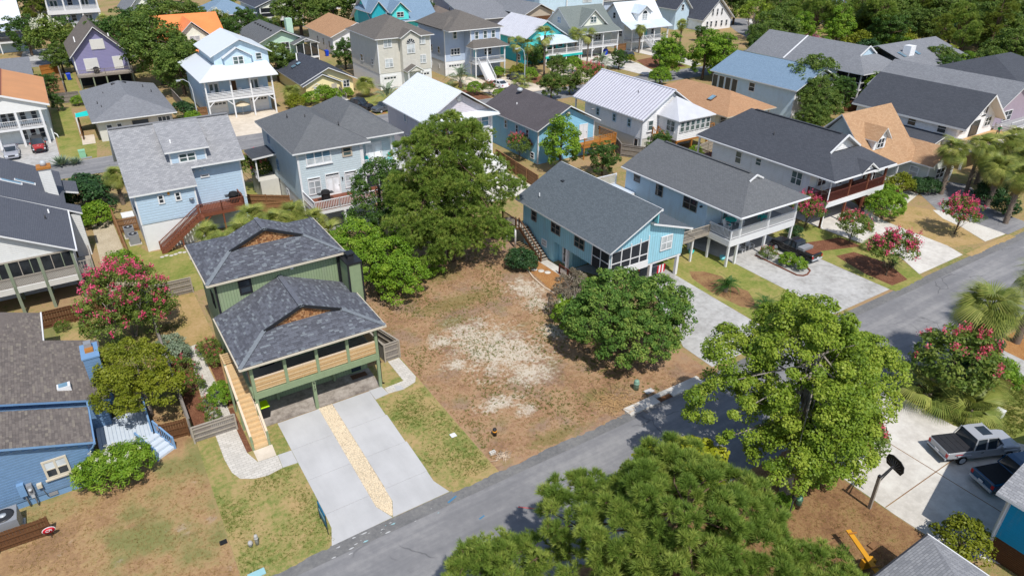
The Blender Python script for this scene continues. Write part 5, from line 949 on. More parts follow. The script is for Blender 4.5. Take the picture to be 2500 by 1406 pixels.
def H8():
    H = thing('ribbed_roof_house', 'white clapboard house with ribbed metal roof, rear sunroom and orange timber stair', 'house', (72.4, 78, 0))
    walls(H, 67.3, 77.5, 70.3, 83.3, 2.1, 4.75, 'white_wall', 'y', 8.15); walls(H, 67.36, 77.4, 70.36, 83.2, 0, 2.1, 'offwhite', name='skirt')
    P = gable_y(66.8, 78.1, 69.75, 86.0, 4.95, 8.5); roof(H, P, 'm_ribbed', 'white', .14)
    R = bx('ridge_cap', H, 'rib_light', 72.3, 72.6, 69.7, 86.05, 8.47, 8.55)
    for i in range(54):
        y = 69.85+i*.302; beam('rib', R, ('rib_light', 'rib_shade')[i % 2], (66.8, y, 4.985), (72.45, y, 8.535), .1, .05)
    for x in (67.3, 69.5): post(H, 'white', x, 85.6, 0, 4.8, .2)
    walls(H, 68.5, 77, 83.3, 83.4, 0, 4.6, 'dark_interior', name='porch_back')
    for y in (72.6, 75.9, 79.7): window(H, 'x', 67.3, y, y+.85, 3.2, 4.45, 'paleblue_wall', 'pane_green', 1, True, .14)
    window(H, 'y', 70.25, 68.25, 69.3, 3.1, 4.65, 'white', 'pane_green', 1, True, .13, True); corners(H, 'white', 67.3, 77.5, 70.28, 0, 4.75, .16); door(H, 'x', 67.36, 70.9, 71.8, 0, 2.0, 'wood_brown', 'white', 'pane_dark'); window(H, 'x', 67.36, 79.2, 80, 1.1, 1.8)
    # sunroom
    walls(H, 70.3, 76.6, 66.4, 70.3, 2.4, 5.2, 'white_wall', name='sunroom_wall'); roof(H, [[(69.9, 66.0, 5.3), (77.2, 66.0, 5.3), (72.8, 69.8, 7.6)], [(69.9, 70.4, 5.3), (69.9, 66.0, 5.3), (72.8, 69.8, 7.6)], [(77.2, 66.0, 5.3), (77.2, 70.4, 5.3), (72.8, 69.8, 7.6)]], 'm_ribbed', 'white', .12, 'sunroom_roof')
    for i in range(6): window(H, 'y', 66.35, 70.6+i*1.0, 71.45+i*1.0, 3.5, 5.0, 'white', 'pane_green', 1, True, .09)
    window(H, 'x', 70.3, 67, 68.6, 3.4, 5.0, 'white', 'pane_green', 2, True, .09)
    for x in (70.4, 73.4, 76.5): post(H, 'wood_orange', x, 66.5, 0, 2.4, .2)
    bx('floor_beam', H, 'wood_orange', 70.3, 76.6, 66.36, 66.56, 2.15, 2.4); stair(H, (69.6, 65.5), (69.6, 70.0), 1.0, 0, 2.7, 'wood_orange', 13, 'wood_orange', step=.4); deck(H, 76.7, 78.3, 67, 70, 2.6, 'wood_orange', 'wood_orange', .25); railing(H, (76.8, 67), (78.2, 67), 2.6, 'wood_orange', 1, step=.2); railing(H, (78.2, 67), (78.2, 70), 2.6, 'wood_orange', 1, step=.2)
    vent(H, 70.5, 75.2, 7.25); lathe('satellite_dish', H, 'metal_grey', [(.03, 0), (.3, .05), (.36, .15)], (66.6, 80.6, 4.1), 10)
H8()
# ------------------------------------------------------------------ houses across the second street and beyond
def balcony(H, x0, x1, y0, y1, z, posts, ze, rail='white', kind='v', step=.25, floor='deck_grey', z0=0, w=.22):
    deck(H, x0, x1, y0, y1, z, floor, 'white', .35, step=.5)
    P = sorted(posts)
    for a, b in zip(P[:-1], P[1:]): railing(H, (a, y0+.06), (b, y0+.06), z, rail, 1.0, kind, step, posts=False)
    railing(H, (x0+.06, y0+.06), (x0+.06, y1), z, rail, 1.0, kind, step, posts=False)
    for x in P: post(H, 'white', x, y0+.12, z0, ze, w)
def H28():
    H = thing('white_roof_porch_house', 'pale blue house with white metal roofs and white railed porch over garages', 'house', (24.7, 127, 0))
    walls(H, 19.4, 29.8, 122.2, 136, 0, 6.2, 'paleblue_wall'); walls(H, 22.2, 31, 124, 136, 6, 9.3, 'paleblue_wall', 'y', 11.2, 26.6)
    roof(H, [[(18.5, 118.7, 6.35), (30.8, 118.7, 6.35), (30.6, 124.3, 7.7), (22, 124.3, 7.7)], [(18.5, 137, 6.35), (18.5, 118.7, 6.35), (22, 124.3, 7.7), (22.2, 137, 7.7)]], 'm_white_roof', 'white', .14, 'porch_roof')
    roof(H, gable_y(21.6, 31.6, 123.4, 136.6, 9.1, 11.5, 26.6), 'm_white_roof', 'white', .14); walls(H, 23.7, 28.0, 123.4, 125, 7.4, 8.8, 'paleblue_wall', 'y', 10.0, name='bay_gable'); roof(H, gable_y(23.4, 28.3, 123.0, 128, 8.8, 10.3), 'm_white_roof', 'white', .12, 'gable_roof')
    window(H, 'y', 123.35, 25.0, 26.8, 7.5, 8.9, 'white', 'pane_green', 2, True, .14); window(H, 'y', 123.95, 28.9, 29.9, 7.9, 9.0, 'white', 'pane_green')
    balcony(H, 19.2, 29.9, 119.3, 122.2, 3.3, (19.3, 23.2, 26.3, 29.8), 6.25, kind='h')
    for x in (20.2, 26.6): door(H, 'y', 122.15, x, x+1.7, 3.3, 5.4, 'white', 'white', 'pane_green', 2)
    door(H, 'y', 122.15, 23.8, 24.7, 3.3, 5.4, 'wood_brown', 'white')
    garage(H, 122.15, 19.8, 22.7, 0, 2.3); garage(H, 122.15, 26.3, 29.4, 0, 2.3)
    for x in (23.2, 29.8): beam('brace', H, 'white', (x, 119.4, 2.1), (x-1, 119.4, 3.0), .12, .14)
    beam('brace', H, 'white', (19.3, 119.4, 2.1), (20.3, 119.4, 3.0), .12, .14); beam('brace', H, 'white', (26.3, 119.4, 2.1), (27.3, 119.4, 3.0), .12, .14)
H28()
def H25():
    H = thing('yellow_house', 'pale yellow one-storey house with near-black roof and arched window', 'house', (41.6, 131, 0))
    walls(H, 36.9, 46.3, 126.4, 142, 0, 2.4, 'yellow_stucco', 'y', 4.7, 41.9); roof(H, gable_y(36.2, 47.0, 125.6, 142.6, 2.5, 5.0, 41.7), 'r_charcoal'); walls(H, 36.95, 43.3, 125.2, 128, 0, 2.2, 'yellow_stucco', 'y', 3.8); roof(H, gable_y(36.3, 44.0, 124.7, 130, 2.35, 4.15), 'r_charcoal', name='wing_roof')
    W = window(H, 'y', 125.15, 38.4, 39.5, .8, 2.0, 'white', 'pane_blind', 2, False); mesh('arch_head', [(38.0, 125.0, 1.95), (39.0, 125.0, 2.5), (40.0, 125.0, 1.95), (40.0, 125.0, 2.08), (39.0, 125.0, 2.66), (38.0, 125.0, 2.08)], [(0, 1, 4, 5), (1, 2, 3, 4)], 'white', None, H)
    door(H, 'y', 125.15, 41.7, 42.7, .4, 2.2, 'sand_wall', 'cream_trim'); window(H, 'y', 126.35, 44.3, 45.6, 1.0, 2.3, 'white', 'pane_dark', 2, True, .1)
    stair(H, (42.3, 121.6), (42.3, 124.9), 1.5, 0, .6, 'deck_grey', 6, 'wood_grey', open_riser=False); vent(H, 39.5, 137, 4.6, 'white', .1, 1.3)
    for x in (38, 39): beam('skylight', H, 'pane_sky', (x, 136, 3.6+(x-38)*.45), (x+.7, 136, 3.9+(x-38)*.45), .9, .12)
H25()
def H24():
    H = thing('taupe_three_storey_house', 'tall taupe house with arched centre window, white base and brown hip roof', 'house', (56.4, 131, 0))
    walls(H, 50.9, 61.8, 124.4, 138, 3.0, 9.2, 'taupe_wall'); walls(H, 50.95, 61.75, 124.45, 138, 0, 3.0, 'white_smooth', name='skirt'); walls(H, 55.3, 58.9, 123.2, 125, 3.0, 9.3, 'taupe_wall', 'y', 10.2, name='bay'); walls(H, 55.35, 58.85, 123.25, 125, 0, 3, 'white_smooth', name='bay_skirt')
    roof(H, hip(50.3, 62.4, 123.8, 138.6, 9.3, 12.3), 'r_taupe'); roof(H, gable_y(54.9, 59.3, 122.8, 128, 9.3, 10.6), 'r_taupe', name='gable_roof')
    for x, z in ((52.1, 7.6), (52.1, 4.0), (59.0, 7.6), (59.0, 4.1)): window(H, 'y', 124.35, x, x+1.7, z, z+1.6, 'white', 'pane_blind', 2, True, .14)
    window(H, 'y', 123.15, 56.2, 57.9, 6.4, 8.1, 'white', 'pane_blind', 2, True, .12)
    A = [(57.05+.85*math.cos(a*math.pi/10), 123.08, 8.15+.85*math.sin(a*math.pi/10)) for a in range(11)]; mesh('fan_light', A, [tuple(range(11))], 'pane_dark', None, H)
    for a in range(1, 10, 2): beam('glazing_bar', H, 'white', (57.05, 123.05, 8.15), (57.05+.85*math.cos(a*math.pi/10), 123.05, 8.15+.85*math.sin(a*math.pi/10)), .05, .05)
    garage(H, 124.4, 51.5, 54.4, 0, 2.5); garage(H, 124.4, 59.2, 61.4, 0, 2.5); door(H, 'y', 123.2, 56.4, 57.7, .9, 3.0, 'white', 'white', 'pane_white'); roof(H, gable_y(55.2, 58.8, 121.2, 123.3, 3.5, 4.5), 'r_taupe', 'white', .14, 'porch_roof'); mesh('porch_gable', [(55.5, 121.4, 3.45), (58.5, 121.4, 3.45), (57, 121.4, 4.3)], [(0, 1, 2)], 'taupe_wall', None, H)
    for x in (55.5, 58.5): post(H, 'white', x, 121.5, 0, 3.4, .2)
    stair(H, (57, 119.5), (57, 121.4), 1.6, 0, .9, 'white', 5, 'white', open_riser=False); corners(H, 'white', 50.9, 61.8, 124.38, 3, 9.2, .18)
    window(H, 'x', 50.9, 132, 133.2, 4, 5.4); window(H, 'x', 50.9, 127, 127.6, 4.2, 5.4)
H24()
def H23():
    H = thing('slate_blue_stair_house', 'slate blue three-storey house with long white front staircase and brown hip roof', 'house', (72.5, 132, 0))
    walls(H, 66.9, 72, 128.5, 140, 2.9, 9.1, 'slate_wall'); walls(H, 66.95, 72, 128.55, 140, 0, 2.9, 'white_smooth', name='skirt'); walls(H, 71.5, 78.5, 126, 140, 0, 9.1, 'slate_wall')
    roof(H, hip(66.3, 79.1, 125.4, 140.6, 9.2, 11.9), 'r_taupe'); roof(H, hip(66.3, 73, 127.9, 140.6, 9.21, 11.2), 'r_taupe')
    window(H, 'y', 128.45, 68.8, 69.8, 7.1, 8.7, 'white', 'pane_green', 1, True, .15); window(H, 'y', 128.45, 68.2, 70.4, 4.0, 5.4, 'white', 'pane_dark', 3, True, .14); garage(H, 128.5, 67.5, 70.9, 0, 2.4)
    for x in (72.4, 74.4, 76.3): window(H, 'y', 125.95, x, x+1.0, 7.1, 8.7, 'white', 'pane_green', 1, True, .15)
    balcony(H, 71.0, 78.2, 123.4, 126, 3.1, (71.2, 73.9, 78.0), 5.9); roof(H, [[(70.4, 123, 6.0), (79, 123, 6.0), (77.4, 126, 7.1), (72, 126, 7.1)], [(70.4, 126, 6.0), (70.4, 123, 6.0), (72, 126, 7.1)], [(79, 123, 6.0), (79, 126, 6.0), (77.4, 126, 7.1)]], 'r_taupe', 'white', .16, 'porch_roof')
    door(H, 'y', 125.95, 72.0, 73.0, 3.1, 5.2, 'teal_paint', 'white'); window(H, 'y', 125.95, 74.6, 76.4, 3.9, 5.3, 'white', 'pane_dark', 2); stair(H, (72.7, 119.9), (72.7, 123.4), 2.0, 0, 3.1, 'white', 14, 'white', step=.3, open_riser=False); corners(H, 'white', 71.5, 78.5, 125.98, 0, 9.1, .18); corners(H, 'white', 66.9, 72.2, 128.48, 0, 9.1, .18)
    for y in (130.5, 133.8): window(H, 'x', 66.9, y, y+.9, 4.2, 5.6); window(H, 'x', 66.95, y+.5, y+1.0, 1.2, 2.0)
H23()
def H22():
    H = thing('aqua_gable_house', 'bright aqua house with ribbed white metal roof, round gable window and front porch', 'house', (93, 135, 0))
    walls(H, 87.4, 98, 130, 143, 2.6, 5.3, 'aqua_wall', 'y', 8.5); walls(H, 87.5, 98, 130.1, 143, 0, 2.6, 'deepaqua_wall', name='skirt'); roof(H, gable_y(86.7, 98.7, 129.2, 144, 5.3, 8.9), 'm_ribbed', 'white', .14)
    for i in range(1, 25): beam('rib', H, 'rib_light', (86.75, 129.2+i*.6, 5.36), (92.7, 129.2+i*.6, 8.95), .07, .05)
    lathe('round_window', H, 'white', [(.55, 0), (.55, .08)], (0, 0, 0), 18).matrix_basis = Matrix.Translation((92.7, 129.95, 7.0)) @ FRONT; lathe('round_pane', H, 'pane_dark', [(.38, 0), (.38, .06)], (0, 0, 0), 18).matrix_basis = Matrix.Translation((92.7, 129.86, 7.0)) @ FRONT
    balcony(H, 90.5, 100.6, 126.6, 130, 2.3, (90.7, 92.4, 96.2, 100.4), 4.4); roof(H, [[(89.6, 126.2, 4.5), (99, 126.2, 4.5), (97, 130, 5.7), (91, 130, 5.7)], [(99, 126.2, 4.5), (99, 130, 4.5), (97, 130, 5.7)]], 'm_ribbed_blue', 'white', .14, 'porch_roof'); bx('band', H, 'aqua_plastic', 90.5, 100.6, 126.5, 126.6, 1.5, 1.95)
    door(H, 'y', 129.95, 94.5, 95.5, 2.3, 4.3, 'teal_paint', 'white'); window(H, 'y', 129.95, 96.2, 97.4, 3, 4.2); window(H, 'x', 87.5, 132, 133, .6, 1.9); window(H, 'x', 87.4, 136, 137, 3.4, 4.8)
H22()
def H21():
    H = thing('green_grey_roof_house', 'grey-green house with large grey-green roof, triangular front gable and porch over parking', 'house', (107, 134, 0))
    walls(H, 100.8, 112.6, 131, 141, 2.2, 6.4, 'sagegrey_wall', 'x', 10.1, 136); walls(H, 101, 112.4, 132, 141, 0, 2.2, 'sagegrey_wall', name='lower_wall')
    z_ = lambda y: 5.55+(y-127.9)*.35 if y < 131.4 else 6.78+(y-131.4)*.79
    roof(H, [[(100.3, 127.9, 5.55), (113.1, 127.9, 5.55), (113.1, 131.4, 6.78), (100.3, 131.4, 6.78)], [(100.3, 131.4, 6.78), (113.1, 131.4, 6.78), (113.1, 136, 10.4), (100.3, 136, 10.4)], [(100.3, 136, 10.4), (113.1, 136, 10.4), (113.1, 142, 5.6), (100.3, 142, 5.6)]], 'r_green_grey')
    walls(H, 103.4, 110.2, 131, 133, 6.6, 6.9, 'cream_wall', 'y', 9.7, name='front_gable'); roof(H, gable_y(102.8, 110.8, 130.4, 135.6, 6.7, 10.05), 'r_green_grey', 'white', .16, 'gable_roof'); window(H, 'y', 130.95, 105.9, 107.7, 7.2, 8.6, 'white', 'pane_green', 2, True, .12)
    balcony(H, 100.9, 112.5, 128.3, 131, 2.5, (101.1, 104.8, 107.9, 112.3), 5.4); door(H, 'y', 130.95, 105.3, 106.3, 2.5, 4.6, 'wood_brown', 'white'); window(H, 'y', 130.95, 107.5, 109.3, 3.2, 4.6, 'white', 'pane_dark', 2); window(H, 'x', 100.8, 135.3, 136.7, 6.9, 8.3, 'white', 'pane_sky', 2); window(H, 'x', 100.8, 131.6, 132.4, 3.2, 4.6)
    for x in (101.1, 104.8, 107.9): beam('brace', H, 'white', (x, 128.4, 1.4), (x+.8, 128.4, 2.2), .12, .12)
    garage(H, 131.95, 106, 110, 0, 2.1)
H21()
def H20():
    H = thing('white_dormer_house', 'white house with white metal roof, arched dormer and white front stairs', 'house', (123.3, 135, 0))
    walls(H, 117.2, 129.3, 132, 141, 0, 6.4, 'coolwhite_wall', 'x', 10.0, 136); roof(H, [[(116.6, 128.7, 5.2), (129.9, 128.7, 5.2), (129.9, 132.4, 6.6), (116.6, 132.4, 6.6)]], 'm_ribbed_blue', 'white', .14, 'porch_roof'); roof(H, [[(116.6, 132.4, 6.6), (129.9, 132.4, 6.6), (129.9, 136, 10.4), (116.6, 136, 10.4)], [(116.6, 136, 10.4), (129.9, 136, 10.4), (129.9, 142, 5.4), (116.6, 142, 5.4)]], 'm_white_roof', 'white', .14)
    walls(H, 121, 125, 131.5, 135, 6.2, 8.3, 'white_wall', 'y', 9.6, name='dormer'); roof(H, gable_y(120.6, 125.4, 131, 136, 8.2, 9.9), 'm_ribbed_blue', 'white', .12, 'dormer_roof'); window(H, 'y', 131.45, 122.2, 123.8, 6.7, 8.0, 'white', 'pane_blind', 2, True, .12); A = [(123+.7*math.cos(a*math.pi/8), 131.4, 8.05+.7*math.sin(a*math.pi/8)) for a in range(9)]; mesh('fan_light', A, [tuple(range(9))], 'pane_dark', None, H)
    balcony(H, 117.4, 129.2, 129.2, 132, 2.4, (117.6, 121, 124.6, 129), 5.1); stair(H, (122.3, 124.8), (122.3, 129.2), 1.6, 0, 2.4, 'white', 11, 'white', step=.3); railing(H, (121.5, 124.7), (125, 124.2), 0, 'white', 1.2, step=.3)
    window(H, 'x', 117.2, 135.3, 136.3, 6.8, 8.2); window(H, 'x', 117.2, 132.5, 134, 3, 4.4, 'white', 'pane_dark', 2); door(H, 'y', 131.95, 123.8, 124.8, 2.4, 4.4, 'teal_paint', 'white'); window(H, 'y', 131.95, 126, 127.4, 3, 4.3); door(H, 'x', 117.2, 133, 133.8, 0, 2, 'white')
H20()
def H30():
    H = thing('purple_house', 'purple clapboard house with steep brown roof, white shutters and rear deck', 'house', (7.8, 162, 0))
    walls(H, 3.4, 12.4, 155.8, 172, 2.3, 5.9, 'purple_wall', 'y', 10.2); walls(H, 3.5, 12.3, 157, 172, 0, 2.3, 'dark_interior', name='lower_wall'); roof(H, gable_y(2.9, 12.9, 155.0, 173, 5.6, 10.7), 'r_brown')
    for x0, x1, z0, z1 in ((6.8, 9.1, 6.6, 8.4), (5.0, 7.3, 2.8, 5.1), (9.8, 11.4, 2.8, 5.1)):
        s = bx('storm_shutter', H, 'white', x0, x1, 155.68, 155.78, z0, z1)
        n = int((x1-x0)/.16)
        for i in range(n): bx('slat', s, 'offwhite', x0+.05+i*.16, x0+.14+i*.16, 155.64, 155.68, z0+.04, z1-.04)
    corners(H, 'white', 3.4, 12.4, 155.78, 2.3, 5.6, .2); deck(H, 3.3, 12.6, 153.2, 155.7, 2.5, 'wood_weathered', 'wood_grey', .3)
    for a, b in ((3.4, 7.9), (7.9, 12.5)): railing(H, (a, 153.3), (b, 153.3), 2.5, 'wood_grey', 1.0, step=.25)
    for x in (3.5, 5.7, 7.9, 10.1, 12.4): post(H, 'wood_green', x, 153.4, 0, 2.4, .22)
    vent(H, 4.6, 160, 7.6, 'white', .09, .9); vent(H, 10.3, 158, 8.5, 'white', .09, .5)
H30()
def H31():
    H = thing('grey_ranch_house', 'low house with broad grey hip roof and cream walls', 'house', (8.3, 126, 0))
    walls(H, 3.2, 13.3, 116.3, 137, 0, 3.0, 'offwhite'); roof(H, hip(2.5, 14.0, 115.4, 137.6, 3.15, 5.3, 6.0, 5.5), 'r_midgrey'); window(H, 'y', 116.25, 4.2, 5.0, 1.2, 2.4); window(H, 'y', 116.25, 5.6, 6.3, 1.2, 2.4); window(H, 'y', 116.25, 7.6, 10.0, 1.3, 2.6, 'cream_trim', 'pane_dark', 1, False); window(H, 'y', 116.25, 11.2, 13, .4, 2.6, 'white', 'pane_dark', 3)
    for x, y in ((7.4, 131.2), (9.0, 131.4)): lathe('roof_vent', H, 'metal_dark', [(.35, -.1), (.35, .1), (.1, .2)], (x, y, 5.0))
    for p in ((4.2, 124, 3.9), (4.5, 121, 3.9), (5.5, 128.5, 4.2), (11.6, 131, 4.2), (12.4, 128, 3.9)): vent(H, *p)
H31()
def H32():
    H = thing('copper_roof_house', 'white two-storey house with orange-tan metal roof, railed porch and parking beneath', 'house', (-7.3, 128, 0))
    walls(H, -12, -2.6, 121.5, 138, 0, 5.5, 'coolwhite_wall'); roof(H, gable_y(-12.7, -1.9, 119.0, 139, 5.7, 7.6), 'm_copper_roof', 'white', .3); beam('ridge_cap', H, 'm_orange_dark', (-7.3, 119, 7.63), (-7.3, 139, 7.63), .35, .06); walls(H, -12.2, -2.4, 119.4, 119.6, 4.9, 5.5, 'white_smooth', 'y', 7.2, name='pediment')
    balcony(H, -12.1, -3.1, 119.4, 121.5, 2.75, (-12, -9.2, -6.3, -3.3), 5.0, w=.3)
    for x in (-8.3, -7.4, -6.0, -4.6): window(H, 'y', 121.45, x, x+.8, 3.0, 4.8, 'white', 'pane_dark', 1, True)
    for x in (-6.5, -5.4, -4.3): window(H, 'y', 121.45, x, x+.8, .4, 2.1, 'white', 'pane_dark', 1, True)
    tubes('drain_pipe', H, 'white', [([(-2.55, 122, .8), (-2.2, 121.6, .6), (-2.1, 121.4, .1)], [.08]*3)])
H32()
def H29():
    H = thing('orange_roof_house', 'cream house with bright orange metal roof and front gable', 'house', (25.5, 164, 0))
    walls(H, 19.5, 31.6, 162, 173, 0, 6.3, 'cream_wall', 'x', 9.6); roof(H, gable_x(18.8, 32.3, 160.6, 174.5, 6.2, 10.3), 'm_orange_roof', 'm_orange_dark', .12); walls(H, 21.4, 29.5, 158.3, 164, 0, 6.0, 'cream_wall', 'y', 9.6); roof(H, gable_y(20.7, 30.2, 157.6, 168, 5.9, 10.0), 'm_orange_roof', 'white', .14, 'gable_roof')
    window(H, 'y', 158.25, 24.6, 26.6, 5.5, 7.2, 'white', 'pane_blind', 2, True, .12); roof(H, [[(20.4, 155.4, 4.3), (28.2, 155.4, 4.3), (27.2, 158.3, 5.2), (21.4, 158.3, 5.2)]], 'm_orange_roof', 'white', .14, 'porch_roof'); balcony(H, 20.8, 27.8, 155.8, 158.3, 1.6, (21, 23.4, 25.6, 27.6), 4.2)
H29()
def H27():
    H = thing('mint_house', 'mint green house with grey gable roof, chimney and small screened porch', 'house', (44, 168, 0))
    walls(H, 38.9, 48.6, 161, 178, 0, 4.3, 'mint_wall', 'y', 6.2); roof(H, gable_y(38.2, 49.2, 160.2, 179, 4.2, 6.7), 'r_grey'); window(H, 'y', 160.95, 40.7, 41.8, 2.3, 3.9); window(H, 'y', 160.95, 43.4, 45.2, 1.6, 4.0, 'white', 'pane_dark', 2); C = walls(H, 46.6, 48.0, 166, 167.5, 4, 8, 'mint_wall', name='chimney')
    roof(H, gable_y(45.3, 51.2, 158.2, 162, 3.7, 4.9), 'r_grey', 'white', .14, 'porch_roof'); 
    for x in (46, 47.6, 49.2, 50.8): post(H, 'white', x, 158.6, 0, 3.7, .14)
    bx('screen_panel', H, 'screen', 46, 50.8, 158.65, 158.67, 1.0, 3.6); deck(H, 44, 50.9, 158.5, 161, .9, 'deck_grey', 'white', .4, step=.5); railing(H, (44, 158.6), (46, 158.6), .9, 'white', .9, step=.25)
    for i in range(7): lathe('roof_vent', H, 'metal_dark', [(.25, -.1), (.25, .08), (.05, .14)], (42.3, 163.5+i*2.1, 6.25))
H27()
def H26():
    H = thing('tan_roof_white_house', 'white house with tan shingle roof behind the black-roofed yellow house', 'house', (61, 170, 0))
    walls(H, 55.2, 67, 161, 178, 0, 4.1, 'white_wall', 'y', 6.4); roof(H, gable_y(54.5, 67.8, 160.2, 179, 4.2, 6.9), 'r_orange_tan')
    for y in (163, 167, 171): window(H, 'x', 55.2, y, y+1, 1.4, 3.0)
    window(H, 'y', 160.95, 60, 62, 2.2, 3.8, 'white', 'pane_dark', 2); door(H, 'x', 55.2, 165, 166, 0, 2.1, 'white')
H26()
def H36():
    H = thing('turquoise_dormer_house', 'vivid turquoise house with blue-grey roof and pointed dormer', 'house', (76, 172, 0))
    walls(H, 67.4, 83, 165.8, 178, 0, 6.2, 'aqua_wall', 'x', 10.6, 172); roof(H, gable_x(66.7, 84.5, 164.8, 179, 5.6, 11.2), 'r_bluegrey'); walls(H, 72, 76.4, 165, 170, 6, 7.7, 'aqua_wall', 'y', 9.7, name='dormer'); roof(H, gable_y(71.5, 76.9, 164.4, 172, 7.7, 10.1), 'r_bluegrey', 'white', .14, 'dormer_roof'); window(H, 'y', 164.95, 73.2, 75.1, 6.6, 7.8, 'white', 'pane_dark', 2)
    walls(H, 66.9, 70.5, 165.2, 174, 0, 8.0, 'deepaqua_wall', 'y', 10.2, name='side_bay'); roof(H, gable_y(66.4, 71, 164.6, 175, 8.0, 10.6), 'r_bluegrey', 'white', .14, 'bay_roof'); window(H, 'y', 165.75, 79, 80.6, 2.5, 4.2, 'white', 'pane_sky', 2)
H36()
def H37():
    H = thing('grey_gabled_house', 'slate grey two-storey house with brown roof and paired gables, far behind the row', 'house', (107, 196, 0))
    walls(H, 102, 111, 190.4, 202, 0, 4.9, 'grey_wall', 'x', 8.2); roof(H, gable_x(101.4, 112, 189.6, 203, 5.0, 8.6), 'r_brown'); walls(H, 110.8, 115.6, 189.4, 198, 0, 4.6, 'grey_wall', 'y', 6.4); roof(H, gable_y(110.2, 116.2, 188.8, 199, 4.5, 6.8), 'r_brown', name='gable_roof'); window(H, 'y', 189.35, 112, 114, 2.3, 4.1, 'white', 'pane_blind', 2, True, .15)
    walls(H, 96, 102, 191, 200, 0, 2.4, 'grey_wall', name='garage_wall'); roof(H, hip(95.2, 103, 189.6, 201, 2.6, 4.6), 'r_brown', name='garage_roof'); door(H, 'x', 102, 191, 192, 2.6, 4.6, 'white', 'white', 'pane_dark')
H37()
def H38():
    H = thing('tan_gable_house', 'low house with pale grey roof and tan gable behind the aqua house', 'house', (110.5, 166, 0))
    walls(H, 106.2, 114.6, 157.8, 176, 0, 6.0, 'tan_gable', 'y', 7.8); roof(H, gable_y(105.4, 115.4, 157, 177, 6.0, 8.3), 'r_midgrey'); walls(H, 93, 106.2, 164, 176, 0, 4.6, 'grey_wall'); roof(H, [[(92, 163, 4.8), (106.4, 163, 4.8), (106.4, 177, 8.6), (92, 177, 8.6)]], 'r_midgrey', 'white', .16, 'wing_roof'); bx('wood_screen', H, 'wood_brown', 106.4, 114.4, 157.6, 157.7, .2, 5.2)
    H = thing('tall_blue_house', 'tall blue house half hidden behind the green-grey roof', 'house', (136, 184, 0))
    walls(H, 124.5, 147.2, 178, 190, 0, 12, 'paleblue_wall'); walls(H, 134, 148.2, 177.4, 178, 0, 12, 'paleblue_wall', name='bay'); corners(H, 'white', 134, 148.2, 177.38, 0, 12, .3); window(H, 'y', 177.35, 140, 143.5, 4.7, 6.2, 'white', 'pane_blind', 3); roof(H, hip(123.6, 149, 176.6, 191, 12.1, 15), 'r_midgrey')
    H = thing('dark_blue_wing_house', 'dark blue house with grey roof behind the white dormer house', 'house', (156, 184, 0))
    walls(H, 149.8, 163, 179, 190, 0, 4.4, 'slate_wall'); roof(H, hip(149, 164, 178.2, 191, 4.5, 7.5), 'r_taupe')
H38()
def H19():
    H = thing('white_steep_gable_house', 'white house with steep charcoal roof and rows of small windows in its gable', 'house', (161, 150, 0))
    walls(H, 155.2, 166.8, 142.6, 158, 0, 2.9, 'white_wall', 'y', 7.8, 160.8); roof(H, gable_y(154.6, 167.4, 141.8, 159, 2.9, 8.4, 160.8), 'r_charcoal')
    for x in (156.8, 158.4, 160.4, 162.6, 164.6): window(H, 'y', 142.55, x, x+.8, .8, 2.4)
    for x in (158.6, 160.4, 162.2): window(H, 'y', 142.55, x, x+.7, 3.8, 5.6)
    walls(H, 150, 155.2, 148, 156, 0, 5.5, 'paleblue_wall', 'y', 8.2, name='side_wing'); roof(H, gable_y(149.4, 155.8, 147.2, 157, 5.4, 8.6), 'r_charcoal', name='wing_roof'); window(H, 'y', 147.95, 152, 153, 5, 6.6)
    H = thing('far_white_house', 'far white house with blue-grey roof among the trees at the top', 'house', (205, 134, 0))
    walls(H, 196, 214, 129, 140, 0, 4.8, 'white_wall'); roof(H, gable_x(195, 215, 128, 141, 4.8, 8), 'r_bluegrey'); walls(H, 203, 207.5, 128.4, 133, 4, 6.8, 'white_wall', 'y', 8.2, name='dormer'); roof(H, gable_y(202.5, 208, 127.8, 134, 6.8, 8.6), 'r_bluegrey', name='dormer_roof'); window(H, 'y', 128.35, 204, 206.5, 5, 6.4, 'white', 'pane_sky', 2); window(H, 'y', 128.95, 199, 201, 2, 3.4)
H19()
